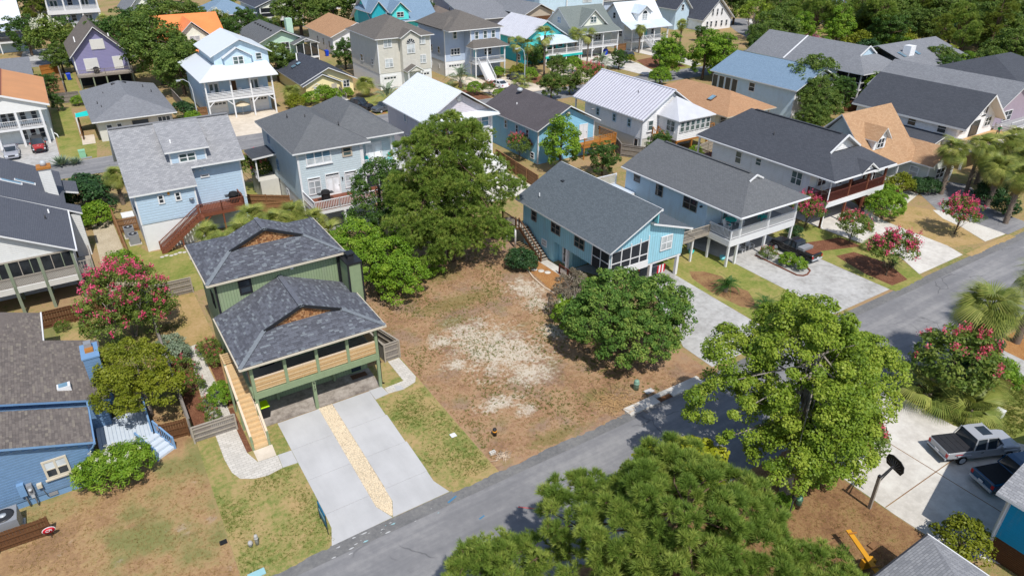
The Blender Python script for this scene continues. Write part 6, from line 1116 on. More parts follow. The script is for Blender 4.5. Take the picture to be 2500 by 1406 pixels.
def H16():
    H = thing('screened_porch_house', 'pale blue two-storey house with grey dutch-gable roof and corner screened porches', 'house', (123, 80, 0))
    walls(H, 120.6, 128.6, 70.2, 92, 0, 5.6, 'paleblue_wall'); walls(H, 117.6, 128.6, 75, 92, 0, 5.6, 'paleblue_wall')
    P, (xa, xb, xm, zg) = dutch_y(116.9, 129.3, 69.2, 95, 5.75, 9.3, 73, .6); roof(H, P, 'r_midgrey'); mesh('gable_infill', [(xa+.2, 73.2, zg-.1), (xb-.2, 73.2, zg-.1), (xm, 73.2, 9.1)], [(0, 1, 2)], 'paleblue_wall', None, H)
    for a in (xa, xb): beam('rake_board', H, 'white', (a, 72.95, zg), (xm, 72.95, 9.33), .14, .22)
    beam('roof_flashing', H, 'white', (xm, 86, 9.36), (116.9, 86, 5.8), .3, .05)
    for k, (z0, z1) in enumerate(((3.0, 5.6), (.3, 2.7))):
        bx('screen_panel', H, 'screen', 117.72, 117.74, 70.1, 75, z0, z1); bx('screen_panel', H, 'screen', 117.7, 121, 70.02, 70.04, z0, z1)
        for y in (70.1, 72.5, 74.9): bx('mullion', H, 'white', 117.6, 117.75, y-.07, y+.07, z0, z1)
        for x in (117.7, 119.3, 120.9): bx('mullion', H, 'white', x-.07, x+.07, 69.95, 70.1, z0, z1)
        bx('mid_rail', H, 'white', 117.6, 117.72, 70.1, 75, z0+1.0, z0+1.1); bx('mid_rail', H, 'white', 117.6, 121, 69.95, 70.05, z0+1.0, z0+1.1); bx('floor_band', H, 'white', 117.55, 121, 69.92, 75, z0-.3, z0-.02)
    window(H, 'y', 70.15, 121.6, 124.8, 3.2, 5.3, 'white', 'screen', 3, False, .12)
H16()
def H17():
    H = thing('blue_roof_house', 'pale blue house with light blue shingle roof and white rear gable', 'house', (106.6, 79, 0))
    walls(H, 100.7, 112.6, 70.6, 88, 0, 4.8, 'paleblue_wall', 'y', 7.4); walls(H, 100.75, 112.58, 70.5, 70.58, 0, 4.75, 'white_wall', 'y', 7.35, name='rear_wall'); roof(H, gable_y(100.1, 113.2, 69.9, 88.6, 4.9, 7.8), 'r_bluegrey')
    window(H, 'x', 100.7, 78.6, 79.9, 2.9, 4.4, 'white', 'pane_dark'); 
    for y in (82.4, 83.9, 85.4, 86.9): window(H, 'x', 100.7, y, y+1.3, 1.9, 4.3, 'white', 'pane_dark', 1, False)
    for x in (110.4, 111.4): window(H, 'y', 70.45, x, x+.7, .6, 2.2, 'white', 'pane_dark')
H17()
def H18():
    H = thing('tan_hip_cottage', 'cottage under a broad tan hip roof with skylight and white front porch', 'house', (86.7, 76, 0))
    walls(H, 82, 91.4, 70.2, 85, 0, 3.8, 'cream_wall'); roof(H, hip(81.2, 92.2, 67.3, 86, 3.95, 6.2, 4.6, 4.6), 'r_orange_tan', 'cream_trim'); s = beam('skylight', H, 'wood_brown', (83.4, 73.2, 4.95), (84.6, 73.2, 5.45), .9, .12); beam('pane', s, 'pane_sky', (83.45, 73.2, 5.04), (84.55, 73.2, 5.5), .75, .05)
    balcony(H, 82, 91.4, 67.7, 70.2, 1.2, (82.2, 84.6, 87, 91.2), 3.8); door(H, 'y', 70.15, 85.5, 86.5, 1.2, 3.2, 'wood_brown', 'white'); window(H, 'y', 70.15, 83, 84.4, 1.8, 3.2)
H18()
def H14():
    H = thing('rose_grey_house', 'dusky rose house with long grey roof behind the white gabled one', 'house', (119, 52, 0))
    walls(H, 113.8, 125, 46, 62, 0, 5.3, 'rose_wall', 'y', 8.2); roof(H, gable_y(113.0, 125.8, 45.2, 66, 5.3, 8.7), 'r_midgrey'); window(H, 'y', 45.95, 116.5, 119, 3.2, 4.8, 'white', 'pane_dark', 2); window(H, 'x', 113.8, 50, 51, 3.2, 4.6); deck(H, 114, 124.8, 43.4, 46, 3, 'deck_grey', 'white', .3, step=.5); railing(H, (114, 43.5), (124.7, 43.5), 3, 'white', 1, step=.3); vent(H, 116.4, 54, 6.6, 'white'); vent(H, 117.5, 49, 7.3)
    H = thing('charcoal_roof_house', 'house with dark charcoal roof at the right edge among the pines', 'house', (136, 58, 0))
    walls(H, 128.5, 146, 49, 66, 0, 5.6, 'rose_wall'); roof(H, hip(127.6, 147, 48, 67, 5.7, 9.2, 7, 7), 'r_dark')
    H = thing('skylit_grey_house', 'pale grey roofed house with skylights and white chimney behind the screened porches', 'house', (146, 79, 0))
    walls(H, 137, 155.5, 71.5, 87, 0, 4.3, 'paleblue_wall'); roof(H, gable_x(136, 156.5, 70.4, 88, 4.4, 7.4), 'r_midgrey'); walls(H, 139.5, 141.2, 74.5, 76, 5, 7.6, 'white_wall', name='chimney')
    for x in (138.2, 143, 150): beam('skylight', H, 'pane_sky', (x, 74.4, 5.86), (x, 76, 6.4), .9, .12)
H14()
def H33():
    H = thing('flat_grey_roof_house', 'low house with plain pale grey roof behind the copper-roofed house', 'house', (-9, 160, 0))
    walls(H, -15, -4, 150.5, 170, 0, 3.3, 'offwhite'); roof(H, [[(-16, 149.8, 3.5), (-3.4, 149.8, 3.5), (-3.6, 171, 3.9), (-16, 171, 3.9)]], 'r_midgrey', 'white', .18)
    H = thing('twin_porch_house', 'white house with two stacked white railed porches and dark blue walls', 'house', (8, 226, 0))
    walls(H, 2.6, 13.6, 222.5, 236, 0, 10.2, 'slate_wall')
    for z in (2.6, 6.4):
        balcony(H, 2.3, 13.9, 219.5, 222.5, z, (2.5, 6.2, 9.9, 13.7), z+3.6, kind='h', z0=z-2.4, w=.35); bx('band', H, 'white', 2.2, 14, 219.3, 219.5, z-.9, z)
        for x in (3.2, 10.2): door(H, 'y', 222.45, x, x+1.9, z, z+2.3, 'white', 'white', 'pane_green', 2)
        window(H, 'y', 222.45, 7.2, 8.4, z+.7, z+2.3, 'white', 'pane_dark')
    roof(H, hip(1.6, 14.6, 218.8, 237, 10.2, 13), 'm_white_roof')
    H = thing('white_metal_roof_house', 'white metal roofed house with railed deck at the left edge', 'house', (-9, 212, 0))
    walls(H, -20, -4.4, 206, 220, 0, 6.5, 'slate_wall'); roof(H, gable_x(-21, -3.4, 203.6, 221, 6.3, 10.2), 'm_white_roof', 'white', .2); roof(H, [[(-21, 200.5, 5.0), (-3.2, 200.5, 5.0), (-3.2, 205.8, 6.2), (-21, 205.8, 6.2)]], 'm_ribbed_blue', 'white', .2, 'porch_roof'); balcony(H, -20, -3.6, 201, 206, 2.6, (-19, -14, -9, -3.8), 5, rail='wood_grey'); walls(H, -20, -3.9, 203, 206, 0, 2.3, 'paleblue_wall', name='lower_wall')
    H = thing('mint_flat_shed', 'low mint green outbuilding with white flat roof at the left edge', 'shed', (-8, 176, 0))
    walls(H, -14, -4.2, 174, 178, 0, 2.2, 'mint_wall'); roof(H, [[(-14.5, 173.6, 2.4), (-4, 173.6, 2.4), (-4, 178.4, 2.4), (-14.5, 178.4, 2.4)]], 'm_white_roof')
    H = thing('cream_gable_house', 'cream gabled house with grey roof peeping over the orange roof', 'house', (24, 200, 0))
    walls(H, 18, 26.6, 195.5, 210, 0, 7.8, 'cream_wall', 'y', 11.5, 21.5); roof(H, gable_y(17.4, 27.4, 194.6, 211, 7.6, 12, 21.5), 'r_midgrey'); window(H, 'y', 195.45, 20.4, 21.8, 8.0, 9.6); window(H, 'y', 195.45, 24.4, 25.4, 6.6, 8)
    H = thing('blue_roof_cottage', 'beige cottage with blue shingle roof and small front porch at the top', 'house', (42, 206, 0))
    walls(H, 40.5, 48, 204.5, 214, 0, 5.0, 'sand_wall'); roof(H, hip(36, 49, 200.5, 216, 5.2, 8.6), 'r_bluegrey'); balcony(H, 40, 48.6, 201.2, 204.5, 2.2, (40.2, 44.4, 48.4), 5); window(H, 'y', 204.45, 43, 44.4, 2.8, 4.4)
    H = thing('porch_gable_house', 'white gabled house with big screened porch above open parking at the top', 'house', (56, 212, 0))
    walls(H, 50.5, 62, 208.5, 224, 2.6, 6.0, 'paleblue_wall'); roof(H, gable_y(49.6, 63.4, 204.4, 225, 6.0, 8.6, 56.5), 'r_charcoal'); walls(H, 51, 62.4, 205, 205.3, 5.6, 5.9, 'cream_wall', 'y', 8.2, 56.6, name='pediment'); bx('floor_band', H, 'white', 50.8, 62.5, 204.8, 208, 2.2, 3.3); bx('screen_panel', H, 'screen', 50.9, 62.4, 205.1, 205.12, 3.3, 5.7)
    for x in (51, 54.8, 58.6, 62.3): post(H, 'white', x, 205, 0, 5.7, .3)
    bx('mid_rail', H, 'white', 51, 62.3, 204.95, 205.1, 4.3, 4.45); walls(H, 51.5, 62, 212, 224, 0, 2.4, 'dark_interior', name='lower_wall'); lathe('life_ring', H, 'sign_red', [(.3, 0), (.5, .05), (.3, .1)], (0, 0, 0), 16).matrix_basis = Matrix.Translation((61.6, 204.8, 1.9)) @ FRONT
    H = thing('window_wall_house', 'white house with a row of many-paned windows at the very top', 'house', (111, 222, 0))
    walls(H, 106.5, 115, 215.6, 228, 0, 6, 'white_wall'); window(H, 'y', 215.5, 107.5, 114, 1.9, 4.2, 'white', 'pane_green', 7); railing(H, (107, 215), (114.5, 215), 1.0, 'white', 1.0, step=.4); roof(H, hip(105.6, 116, 214.8, 229, 6, 8.5), 'r_midgrey')
    H = thing('stilted_white_house', 'white stilted house far behind the mint one', 'house', (84, 240, 0))
    walls(H, 78, 92, 236, 248, 0, 5.5, 'white_wall'); roof(H, hip(77, 93, 235, 249, 5.5, 8.2), 'r_midgrey')
H33()
def H40():
    H = thing('turquoise_corner_house', 'turquoise clapboard house corner with white corner board and pale grey roof', 'house', (40, 5, 0))
    walls(H, 36.4, 48, -6, 7.75, 1.5, 4.6, 'turq_wall', 'y', 6.9, 42.2); roof(H, gable_y(35.7, 48.8, -7, 8.25, 4.6, 7.3), 'r_pale'); bx('corner_board', H, 'white', 36.3, 36.5, 7.62, 7.84, 0, 4.5); tubes('downpipe', H, 'white', [([(35.8, 8.0, 4.45), (36.2, 7.7, 4.1), (36.2, 7.7, 1.4), (36.0, 7.9, 1.15)], [.07]*4)])
    for i in range(12): bx('skirt_board', H, 'wood_brown', 36.42, 36.48, -6, 7.7, .03+i*.122, .135+i*.122)
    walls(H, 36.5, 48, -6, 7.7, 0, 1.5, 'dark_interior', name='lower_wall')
    H = thing('small_grey_roof_house', 'pale grey shingled hip roof corner at the bottom edge', 'house', (29.5, 6, 0))
    walls(H, 25, 31.2, 0, 8.6, 0, 2.9, 'turq_wall'); P = hip(24, 31.75, -1, 9.15, 3.0, 4.5); R = roof(H, P, 'r_pale', 'cream_trim', .16)
    bx('gutter', R, 'metal_dark', 24, 31.75, 9.15, 9.24, 2.86, 2.99); bx('gutter', R, 'white', 31.75, 31.83, -1, 9.2, 2.86, 2.99)
H40()
# ------------------------------------------------------------------ fences
def fence(name, label, a, b, h=1.5, m='wood_fence', w=.2, pm=None, rail=True, group=None, cap=True, gap=.012, back=True):
    a, b = Vector((a[0], a[1], 0)), Vector((b[0], b[1], 0)); d = b-a; L = d.length; d.normalize(); s = Vector((-d.y, d.x, 0)); ang = math.atan2(d.y, d.x)
    F = thing(name, label, 'fence', tuple((a+b)/2), group); n = max(1, int(L/w)); w = L/n
    for i in range(n):
        c = a+d*(w*(i+.5)); hh = h+random.uniform(-.02, .02)
        put(bpy.data.objects.new('plank', cube_me(m)), F, Matrix.Translation((c.x, c.y, .04+hh/2)) @ Matrix.Rotation(ang, 4, 'Z') @ Matrix.Diagonal((w-gap, .022, hh, 1)))
    k = max(2, int(L/2.4)+1); e = -.05 if back else .05
    for i in range(k):
        c = a+d*(L*i/(k-1))+s*e*1.6; put(bpy.data.objects.new('post', cube_me(pm or m)), F, Matrix.Translation((c.x, c.y, (h+.12)/2)) @ Matrix.Rotation(ang, 4, 'Z') @ Matrix.Diagonal((.11, .11, h+.12, 1)))
    for z in (.35, h*.6, h-.12): beam('rail', F, pm or m, a+s*e+Vector((0, 0, z)), b+s*e+Vector((0, 0, z)), .05, .09)
    if cap: beam('cap_rail', F, pm or m, a+Vector((0, 0, h+.07)), b+Vector((0, 0, h+.07)), .13, .04)
    return F
fence('plank_fence', 'grey plank fence running from the pink crape myrtle to the front gate', (1.5, 61.6), (1.45, 41.2), 1.5, 'wood_grey', .22)
fence('plank_fence', 'long brown plank fence along the gravel side yard', (1.2, 84), (1.5, 62), 1.6, 'wood_fence', .22); fence('plank_fence', 'short brown plank fence beside the air conditioners of the pale blue house', (1.3, 79.4), (3.2, 79.3), 1.6, 'wood_fence', .14, cap=False)
fence('plank_fence', 'stained brown plank fence below the lattice porch house', (-15, 61.9), (1.35, 61.8), 1.5, 'wood_brown', .2, back=True); fence('plank_fence', 'grey plank fence left of the green house with two rails showing', (1.6, 62), (5.4, 61.9), 1.45, 'wood_grey', .16, 'wood_weathered')
fence('gate_fence', 'weathered grey front gate fence with green post beside the wooden stair', (1.4, 40.55), (4.1, 40.5), 1.2, 'wood_grey', .12, 'wood_weathered'); fence('plank_gate', 'brown wooden gate beside the blue deck steps', (-.3, 41.75), (1.25, 41.55), 1.4, 'wood_brown', .15, cap=False)
fence('plank_fence', 'grey plank fence right of the green house facing the street', (15.75, 42.35), (17.0, 42.38), 1.5, 'wood_grey', .13, 'wood_weathered'); fence('plank_fence', 'grey plank fence return beside the empty lot', (17.0, 42.4), (15.5, 48.6), 1.5, 'wood_grey', .15, 'wood_weathered', back=False); fence('plank_fence', 'inner grey plank fence beside the chimney', (15.75, 42.4), (15.6, 44.6), 1.5, 'wood_grey', .15, 'wood_weathered')
fence('plank_fence', 'brown plank fence behind the big pine', (48, 78), (47.0, 66.5), 1.7, 'wood_fence', .16); fence('plank_fence', 'brown plank fence between the two rear decks', (14.5, 79.8), (19, 76.6), 1.6, 'wood_fence', .16, cap=False); fence('plank_fence', 'brown plank fence behind the palmetto clump', (14.8, 76.6), (18.9, 75.2), 1.5, 'wood_fence', .16, cap=False)
fence('plank_fence', 'weathered grey fence below the ribbed roof house', (66.6, 75.5), (64.3, 70.9), 1.7, 'wood_grey', .18); fence('plank_fence', 'weathered grey fence below the orange stair', (64.3, 70.9), (67.6, 65.6), 1.7, 'wood_grey', .18); fence('plank_fence', 'pale grey fence under the sunroom', (72.5, 64.8), (79.5, 66.4), 1.6, 'wood_weathered', .2)
fence('plank_fence', 'brown slatted fence in the bottom left corner', (-12, 37.1), (-6.9, 36.9), 1.3, 'wood_brown', .16, cap=False); fence('plank_fence', 'grey fence left of the ranch house', (-1.9, 144.2), (2.4, 144.4), 1.7, 'wood_grey', .25); fence('plank_fence', 'weathered fence right of the ranch house', (16.7, 124.2), (16.6, 138), 1.7, 'wood_grey', .25); fence('plank_fence', 'grey fence left of the purple house', (.8, 172), (.7, 152.5), 1.7, 'wood_grey', .25)
fence('plank_gate', 'tan wooden gate near the purple house', (-2.4, 171), (.6, 172), 1.9, 'wood_orange', .2); fence('plank_gate', 'small brown gate beside the white porch house', (17.2, 121.5), (19.2, 121.4), 1.8, 'wood_fence', .2); fence('plank_fence', 'dark fence below the screened porches', (112.8, 68.9), (117.6, 67.4), 1.7, 'wood_brown', .22); fence('plank_fence', 'tan fence between aqua and grey-green houses', (113.3, 130.5), (116.8, 130.5), 1.8, 'wood_fence', .25); fence('picket_fence', 'tall picket fence behind the teal house', (33.4, 60.2), (37.6, 57.2), 1.7, 'wood_fence', .14, cap=False); fence('plank_fence', 'dark patio screen beside the ranch house', (.9, 118.7), (1.1, 125.5), 1.6, 'wood_brown', .2)
fence('iron_fence', 'thin black railing behind the teal house', (34.6, 57.3), (36.8, 57.1), 1.1, 'metal_dark', .25, gap=.2)
# ------------------------------------------------------------------ vehicles
def loft(sections, closed=True):
    """sections: list of (x, [(y,z)...]) rings -> verts, faces with end caps"""
    v, f = [], []; n = len(sections[0][1])
    for x, ring in sections: v += [(x, y, z) for y, z in ring]
    for k in range(len(sections)-1):
        for i in range(n): j = (i+1) % n; f.append((k*n+i, k*n+j, (k+1)*n+j, (k+1)*n+i))
    f.append(tuple(range(n-1, -1, -1))); f.append(tuple((len(sections)-1)*n+i for i in range(n))); return v, f
def ring(w, z0, z1, r=.12, tum=.0):
    w2 = w/2; return [(-w2+r, z0), (w2-r, z0), (w2, z0+r), (w2-tum*.4, (z0+z1)/2), (w2-tum, z1-r*.7), (w2-tum-r, z1), (-w2+tum+r, z1), (-w2+tum, z1-r*.7), (-w2+tum*.4, (z0+z1)/2), (-w2, z0+r)]
def vehicle(name, label, kind, paint, loc, rz, L=4.7, Wd=1.8, Ht=1.45, group=None, bed=None, soft=None, cat='car'):
    C = thing(name, label, cat, (loc[0], loc[1], 0), group, rz); mw = WM[C.name]
    def part(nm, v, f, m, smooth=False, par=None): return mesh(nm, v, f, m, None, par or C, False, smooth, mw)
    def box(nm, m, x0, x1, y0, y1, z0, z1, par=None):
        o = bpy.data.objects.new(nm, cube_me(m)); return put(o, par or C, mw @ Matrix.Translation(((x0+x1)/2, (y0+y1)/2, (z0+z1)/2)) @ Matrix.Diagonal((x1-x0, y1-y0, z1-z0, 1)))
    h2 = L/2; g = .24; belt = Ht*.62 if kind != 'pickup' else Ht*.58
    if kind == 'sedan':
        secs = [(-h2, .86, .5, .72), (-h2+.12, .95, .3, .92), (-h2+.9, 1, g, .98), (-h2+1.4, 1, g, .96), (h2-1.5, 1, g, .94), (h2-.6, .97, g, .84), (h2-.15, .9, .3, .72), (h2, .8, .42, .6)]
        cab = [(-h2+.55, belt-.02, .5), (-h2+1.25, Ht-.06, .82), (-h2+1.9, Ht, .86), (.35, Ht-.03, .86), (h2-1.35, belt-.03, .56)]
    elif kind == 'suv':
        secs = [(-h2, .92, .45, .95), (-h2+.1, .97, .32, 1.05), (-h2+.6, 1, g, 1.08), (h2-1.4, 1, g, 1.06), (h2-.5, .98, g, .98), (h2-.1, .93, .32, .86), (h2, .86, .45, .72)]
        cab = [(-h2+.08, belt+.05, .86), (-h2+.35, Ht-.05, .86), (-h2+.8, Ht, .88), (.45, Ht-.02, .88), (h2-1.35, belt+.05, .62)]
    elif kind == 'jeep':
        secs = [(-h2, .86, .5, 1.02), (-h2+.1, .9, .45, 1.08), (h2-1.5, .9, .42, 1.06), (h2-1.2, .82, .45, 1.04), (h2-.2, .72, .5, .98), (h2-.05, .7, .52, .94)]
        cab = [(-h2+.08, 1.0, .84), (-h2+.14, Ht-.04, .78), (-h2+.5, Ht, .78), (.35, Ht-.02, .76), (.62, 1.02, .8)]
    else:
        bl = bed or 1.65
        secs = [(-h2, .94, .55, .98), (-h2+.06, .97, .5, 1.03), (-h2+bl, .98, .38, 1.03), (-h2+bl+.05, 1, .36, 1.06), (h2-1.5, 1, .36, 1.06), (h2-.5, .98, .38, 1.0), (h2-.1, .94, .42, .92), (h2, .86, .5, .78)]
        cab = [(-h2+bl+.02, belt, .86), (-h2+bl+.2, Ht-.05, .84), (-h2+bl+.6, Ht, .86), (h2-2.0, Ht-.02, .86), (h2-1.3, belt, .62)]
    secs = [(x, ring(Wd*w, z0, z1, .1, .05)) for x, w, z0, z1 in secs]; v, f = loft(secs); body = part('body', v, f, paint, False)
    m = body.modifiers.new('soft', 'BEVEL'); m.width = .03; m.segments = 2; m.limit_method = 'ANGLE'
    # cabin: glasshouse with painted roof and pillars
    zb = belt-.12; v = []; f = []; n = len(cab)
    for x, z, w in cab:
        v += [(x, -Wd*w/2*(1 if z <= belt+.1 else .84), z), (x, Wd*w/2*(1 if z <= belt+.1 else .84), z)]
    b = len(v)
    for x, z, w in cab: v += [(x, -Wd*.47, zb), (x, Wd*.47, zb)]
    for i in range(n-1):
        f.append((2*i, 2*i+1, 2*i+3, 2*i+2)); f.append((b+2*i, 2*i, 2*i+2, b+2*i+2)); f.append((2*i+1, b+2*i+1, b+2*i+3, 2*i+3))
    glass = part('glasshouse', v, f, 'pane_dark')
    rx = [c for c in cab if c[1] > belt+.25]
    v = []; 
    for x, z, w in rx: v += [(x, -Wd*w*.43, z+.012), (x, Wd*w*.43, z+.012)]
    k = len(rx); vv = v+[(p[0], p[1]*1.03, p[2]-.07) for p in v]; ff = [(2*i, 2*i+2, 2*i+3, 2*i+1) for i in range(k-1)]; o = len(v)
    for i in range(k-1): ff += [(2*i, o+2*i, o+2*i+2, 2*i+2), (2*i+1, 2*i+3, o+2*i+3, o+2*i+1)]
    ff += [(0, 1, o+1, o), (2*k-2, o+2*k-2, o+2*k-1, 2*k-1)]; rf = part('roof', vv, ff, soft or paint)
    def pil(a, bb, y, w=.07):
        A, B = mw @ Vector((a[0], y*a[2], a[1])), mw @ Vector((bb[0], y*bb[2], bb[1])); beam('pillar', C, soft or paint, A, B, w, .05)
    for s in (-1, 1):
        y = s*Wd*.5
        pil((cab[0][0], zb+.1, .96), (cab[1][0], cab[1][1], .78), y); pil((cab[-1][0], cab[-1][1], .7), (cab[-2][0], cab[-2][1], .78), y)
        xm = (cab[1][0]+cab[-2][0])/2; pil((xm, zb+.05, .96), (xm, Ht-.06, .76), y, .09)
        box('door_mirror', paint, cab[-1][0]-.35, cab[-1][0]-.15, s*(Wd/2+.02)-.09, s*(Wd/2+.02)+.09, belt-.02, belt+.13); box('door_handle', 'metal_dark', xm-.35, xm-.18, s*Wd*.5-.012, s*Wd*.5+.012, belt-.2, belt-.16)
        box('headlight', 'headlamp', h2-.22, h2-.05, s*Wd*.34-.17, s*Wd*.34+.17, .6, .74); box('tail_light', 'red_lamp', -h2-.012, -h2+.12, s*Wd*.41-.09, s*Wd*.41+.09, .66, .92)
        for x in (h2-.9, -h2+.95 if kind != 'pickup' else -h2+1.15):
            R = .35 if kind in ('pickup', 'jeep') else .32
            yc = s*(Wd/2-.1); w = bpy.data.objects.new('wheel', WHEEL['tyre']); put(w, C, mw @ Matrix.Translation((x, yc, R)) @ Matrix.Diagonal((R, .22, R, 1))); q = bpy.data.objects.new('rim', WHEEL['rim']); put(q, w, mw @ Matrix.Translation((x, yc, R)) @ Matrix.Diagonal((R, .222, R, 1)))
            if kind in ('jeep', 'pickup'): box('fender', 'rubber' if kind == 'jeep' else paint, x-.48, x+.48, s*(Wd/2-.03)-.06, s*(Wd/2-.03)+.07, R*2+.02, R*2+.09)
    box('bumper', 'chrome' if kind in ('pickup', 'jeep') else paint, -h2-.07, -h2+.03, -Wd*.44, Wd*.44, .42, .58); box('bumper', 'metal_dark' if kind in ('pickup', 'jeep') else paint, h2-.06, h2+.07, -Wd*.43, Wd*.43, .38, .54); box('licence_plate', 'plate', -h2-.085, -h2-.06, -.16, .16, .6, .74); box('grille', 'metal_dark', h2-.08, h2+.012, -.38, .38, .55, .74)
    if kind == 'pickup':
        x0, x1 = -h2+.1, -h2+(bed or 1.65)-.05; Bd = box('bed_floor', 'metal_dark', x0, x1, -Wd*.41, Wd*.41, 1.032, 1.04)
    return C, box, h2
def wheel_meshes():
    W = {}
    for nm, prof, m in (('tyre', [(.0, -.5), (.92, -.5), (1, -.3), (1, .3), (.92, .5), (0, .5)], 'rubber'), ('rim', [(0, -.52), (.62, -.515), (.62, .515), (0, .52)], 'chrome')):
        v, f = [], []; n = 18
        for r, y in prof: v += [(r*math.cos(2*math.pi*i/n), y, r*math.sin(2*math.pi*i/n)) for i in range(n)]
        for k in range(len(prof)-1): f += [(k*n+i, (k+1)*n+i, (k+1)*n+(i+1) % n, k*n+(i+1) % n) for i in range(n)]
        me = bpy.data.meshes.new(nm); me.from_pydata(v, [], f); me.materials.append(M(m)); me.update(); W[nm] = me
    return W
WHEEL = wheel_meshes()
C, box, h2 = vehicle('pickup_truck', 'silver crew-cab pickup with black folded bed cover on the near drive', 'pickup', 'car_silver', (44.17, 12.37), math.radians(-23.4), 5.4, 1.9, 1.82, bed=1.75, cat='truck')
for i in range(4): box('bed_cover', 'metal_dark', -h2+.05+i*.43, -h2+.05+i*.43+.41, -.84, .84, 1.04, 1.085)
box('sunroof', 'pane_dark', -.15, .55, -.4, .4, 1.815, 1.84); box('badge', 'sign_red', -h2+.5, -h2+1.0, -.955, -.945, .86, .92); box('rear_sill', 'metal_dark', -h2-.09, -h2+.02, -.8, .8, .4, .5)
C, box, h2 = vehicle('pickup_truck', 'dark teal-blue open-bed pickup half hidden by the grey roof', 'pickup', 'car_blue', (43.75, 9.55), math.radians(-19.8), 5.4, 1.85, 1.75, bed=1.9, cat='truck')
box('bed_liner', 'rubber', -h2+.12, -h2+1.82, -.76, .76, 1.041, 1.05); 
C, box, h2 = vehicle('pickup_truck', 'black pickup with grey bed box parked beside the flower bed', 'pickup', 'car_black', (59.0, 37.6), math.radians(90), 5.1, 1.75, 1.65, bed=1.9, cat='truck')
box('bed_box', 'metal_grey', -h2+1.15, -h2+1.85, -.78, .78, 1.04, 1.3); box('load', 'wood_red', -h2+.2, -h2+1.05, -.6, .6, 1.042, 1.1)
vehicle('jeep', 'red open-top off-roader with grey fenders under the white porch house', 'jeep', 'car_red', (-4.7, 116.6), math.radians(-90), 3.9, 1.8, 1.8, soft='metal_dark'); vehicle('sedan', 'silver sedan parked beside the red off-roader', 'sedan', 'car_pewter', (-8.0, 115.6), math.radians(-90), 4.8, 1.85, 1.45)
C, box, h2 = vehicle('pickup_truck', 'black pickup parked below the yellow house', 'pickup', 'car_black', (42.3, 114.2), math.radians(-62), 5.6, 1.95, 1.85, bed=1.7, cat='truck'); vehicle('suv', 'dark grey crossover parked behind the black pickup', 'suv', 'car_grey', (45.6, 110.6), math.radians(-165), 4.5, 1.8, 1.55)
vehicle('sedan', 'white sedan parked in front of the long white staircase', 'sedan', 'car_white', (71.3, 115.2), math.radians(98), 4.7, 1.8, 1.45); vehicle('suv', 'black car parked beside the street lamp', 'suv', 'car_navy', (77.4, 118.2), math.radians(92), 4.7, 1.9, 1.7); vehicle('suv', 'dark blue car under the grey-green porch', 'suv', 'car_grey', (111.8, 124.5), math.radians(80), 4.6, 1.85, 1.6)
vehicle('sedan', 'dark car by the white front stairs', 'sedan', 'car_navy', (129.6, 128.6), math.radians(100), 4.6, 1.8, 1.45); vehicle('suv', 'white car parked across the far street bend', 'suv', 'car_white', (182.5, 141), math.radians(20), 4.6, 1.85, 1.7); vehicle('sedan', 'dark car under the teal house beside the striped towel', 'sedan', 'car_black', (41.2, 44.6), math.radians(90), 4.6, 1.8, 1.4)
for i, (x, y, p) in enumerate(((222, 98, 'car_white'), (228, 108, 'car_white'), (240, 116, 'car_silver'), (246, 104, 'car_red'), (252, 122, 'car_white'), (262, 112, 'car_silver'), (236, 128, 'car_white'))):
    vehicle('sedan', ('white', 'silver', 'red')[('car_white', 'car_silver', 'car_red').index(p)] + ' car glimpsed between the distant pines', 'suv' if i % 2 else 'sedan', p, (x, y), i*.9, 4.7, 1.9, 1.6, 'cars in the far parking lot')
# ------------------------------------------------------------------ street things
def street_lamp(label, x, y, h, dx):
    T = thing('street_lamp', label, 'lamp', (x, y, 0)); tubes('pole', T, 'galv', [([(x, y, 0), (x, y, h*.75), (x+dx*.15, y, h*.92), (x+dx*.55, y, h), (x+dx, y, h-.05)], [.11, .08, .07, .06, .05])], 8); bx('lamp_head', T, 'galv', x+dx-.1*abs(dx)/dx-.35, x+dx+.35, y-.15, y+.15, h-.2, h)
street_lamp('curved grey street lamp beside the black car', 76.3, 113.5, 7.2, -2.0); street_lamp('curved street lamp left of the white porch house', 17.6, 121, 6.6, -1.8)
def bin_(label, x, y, m, lid, rz=0, s=1.0, group=None):
    B = thing('wheelie_bin', label, 'bin', (x, y, 0), group, rz); mw = WM[B.name]
    v = [(-.26*s, -.26*s, .08), (.26*s, -.26*s, .08), (.26*s, .26*s, .08), (-.26*s, .26*s, .08), (-.32*s, -.34*s, 1.0*s), (.32*s, -.34*s, 1.0*s), (.32*s, .34*s, 1.0*s), (-.32*s, .34*s, 1.0*s)]
    mesh('bin_body', v, CF, m, None, B, False, False, mw); mesh('lid', [(-.34*s, -.37*s, 1.0*s), (.34*s, -.37*s, 1.0*s), (.34*s, .38*s, 1.02*s), (-.34*s, .38*s, 1.02*s), (-.3*s, -.33*s, 1.07*s), (.3*s, -.33*s, 1.07*s), (.3*s, .38*s, 1.1*s), (-.3*s, .38*s, 1.1*s)], CF, lid, None, B, False, False, mw)
    for sx in (-.24, .24): o = bpy.data.objects.new('wheel', WHEEL['tyre']); put(o, B, mw @ Matrix.Translation((sx*s, .3*s, .1)) @ Matrix.Rotation(math.pi/2, 4, 'Z') @ Matrix.Diagonal((.1, .05, .1, 1)))
bin_('black bin with lime lid under the green house balcony', 6.1, 40.75, 'bin_black', 'lime'); bin_('grey bin beside the round green bush', 74.0, 39.2, 'metal_grey', 'metal_grey', 0, 1.1); bin_('blue-lidded bin behind the grey bin', 75.2, 39.9, 'metal_grey', 'bin_blue', 0, 1.1)
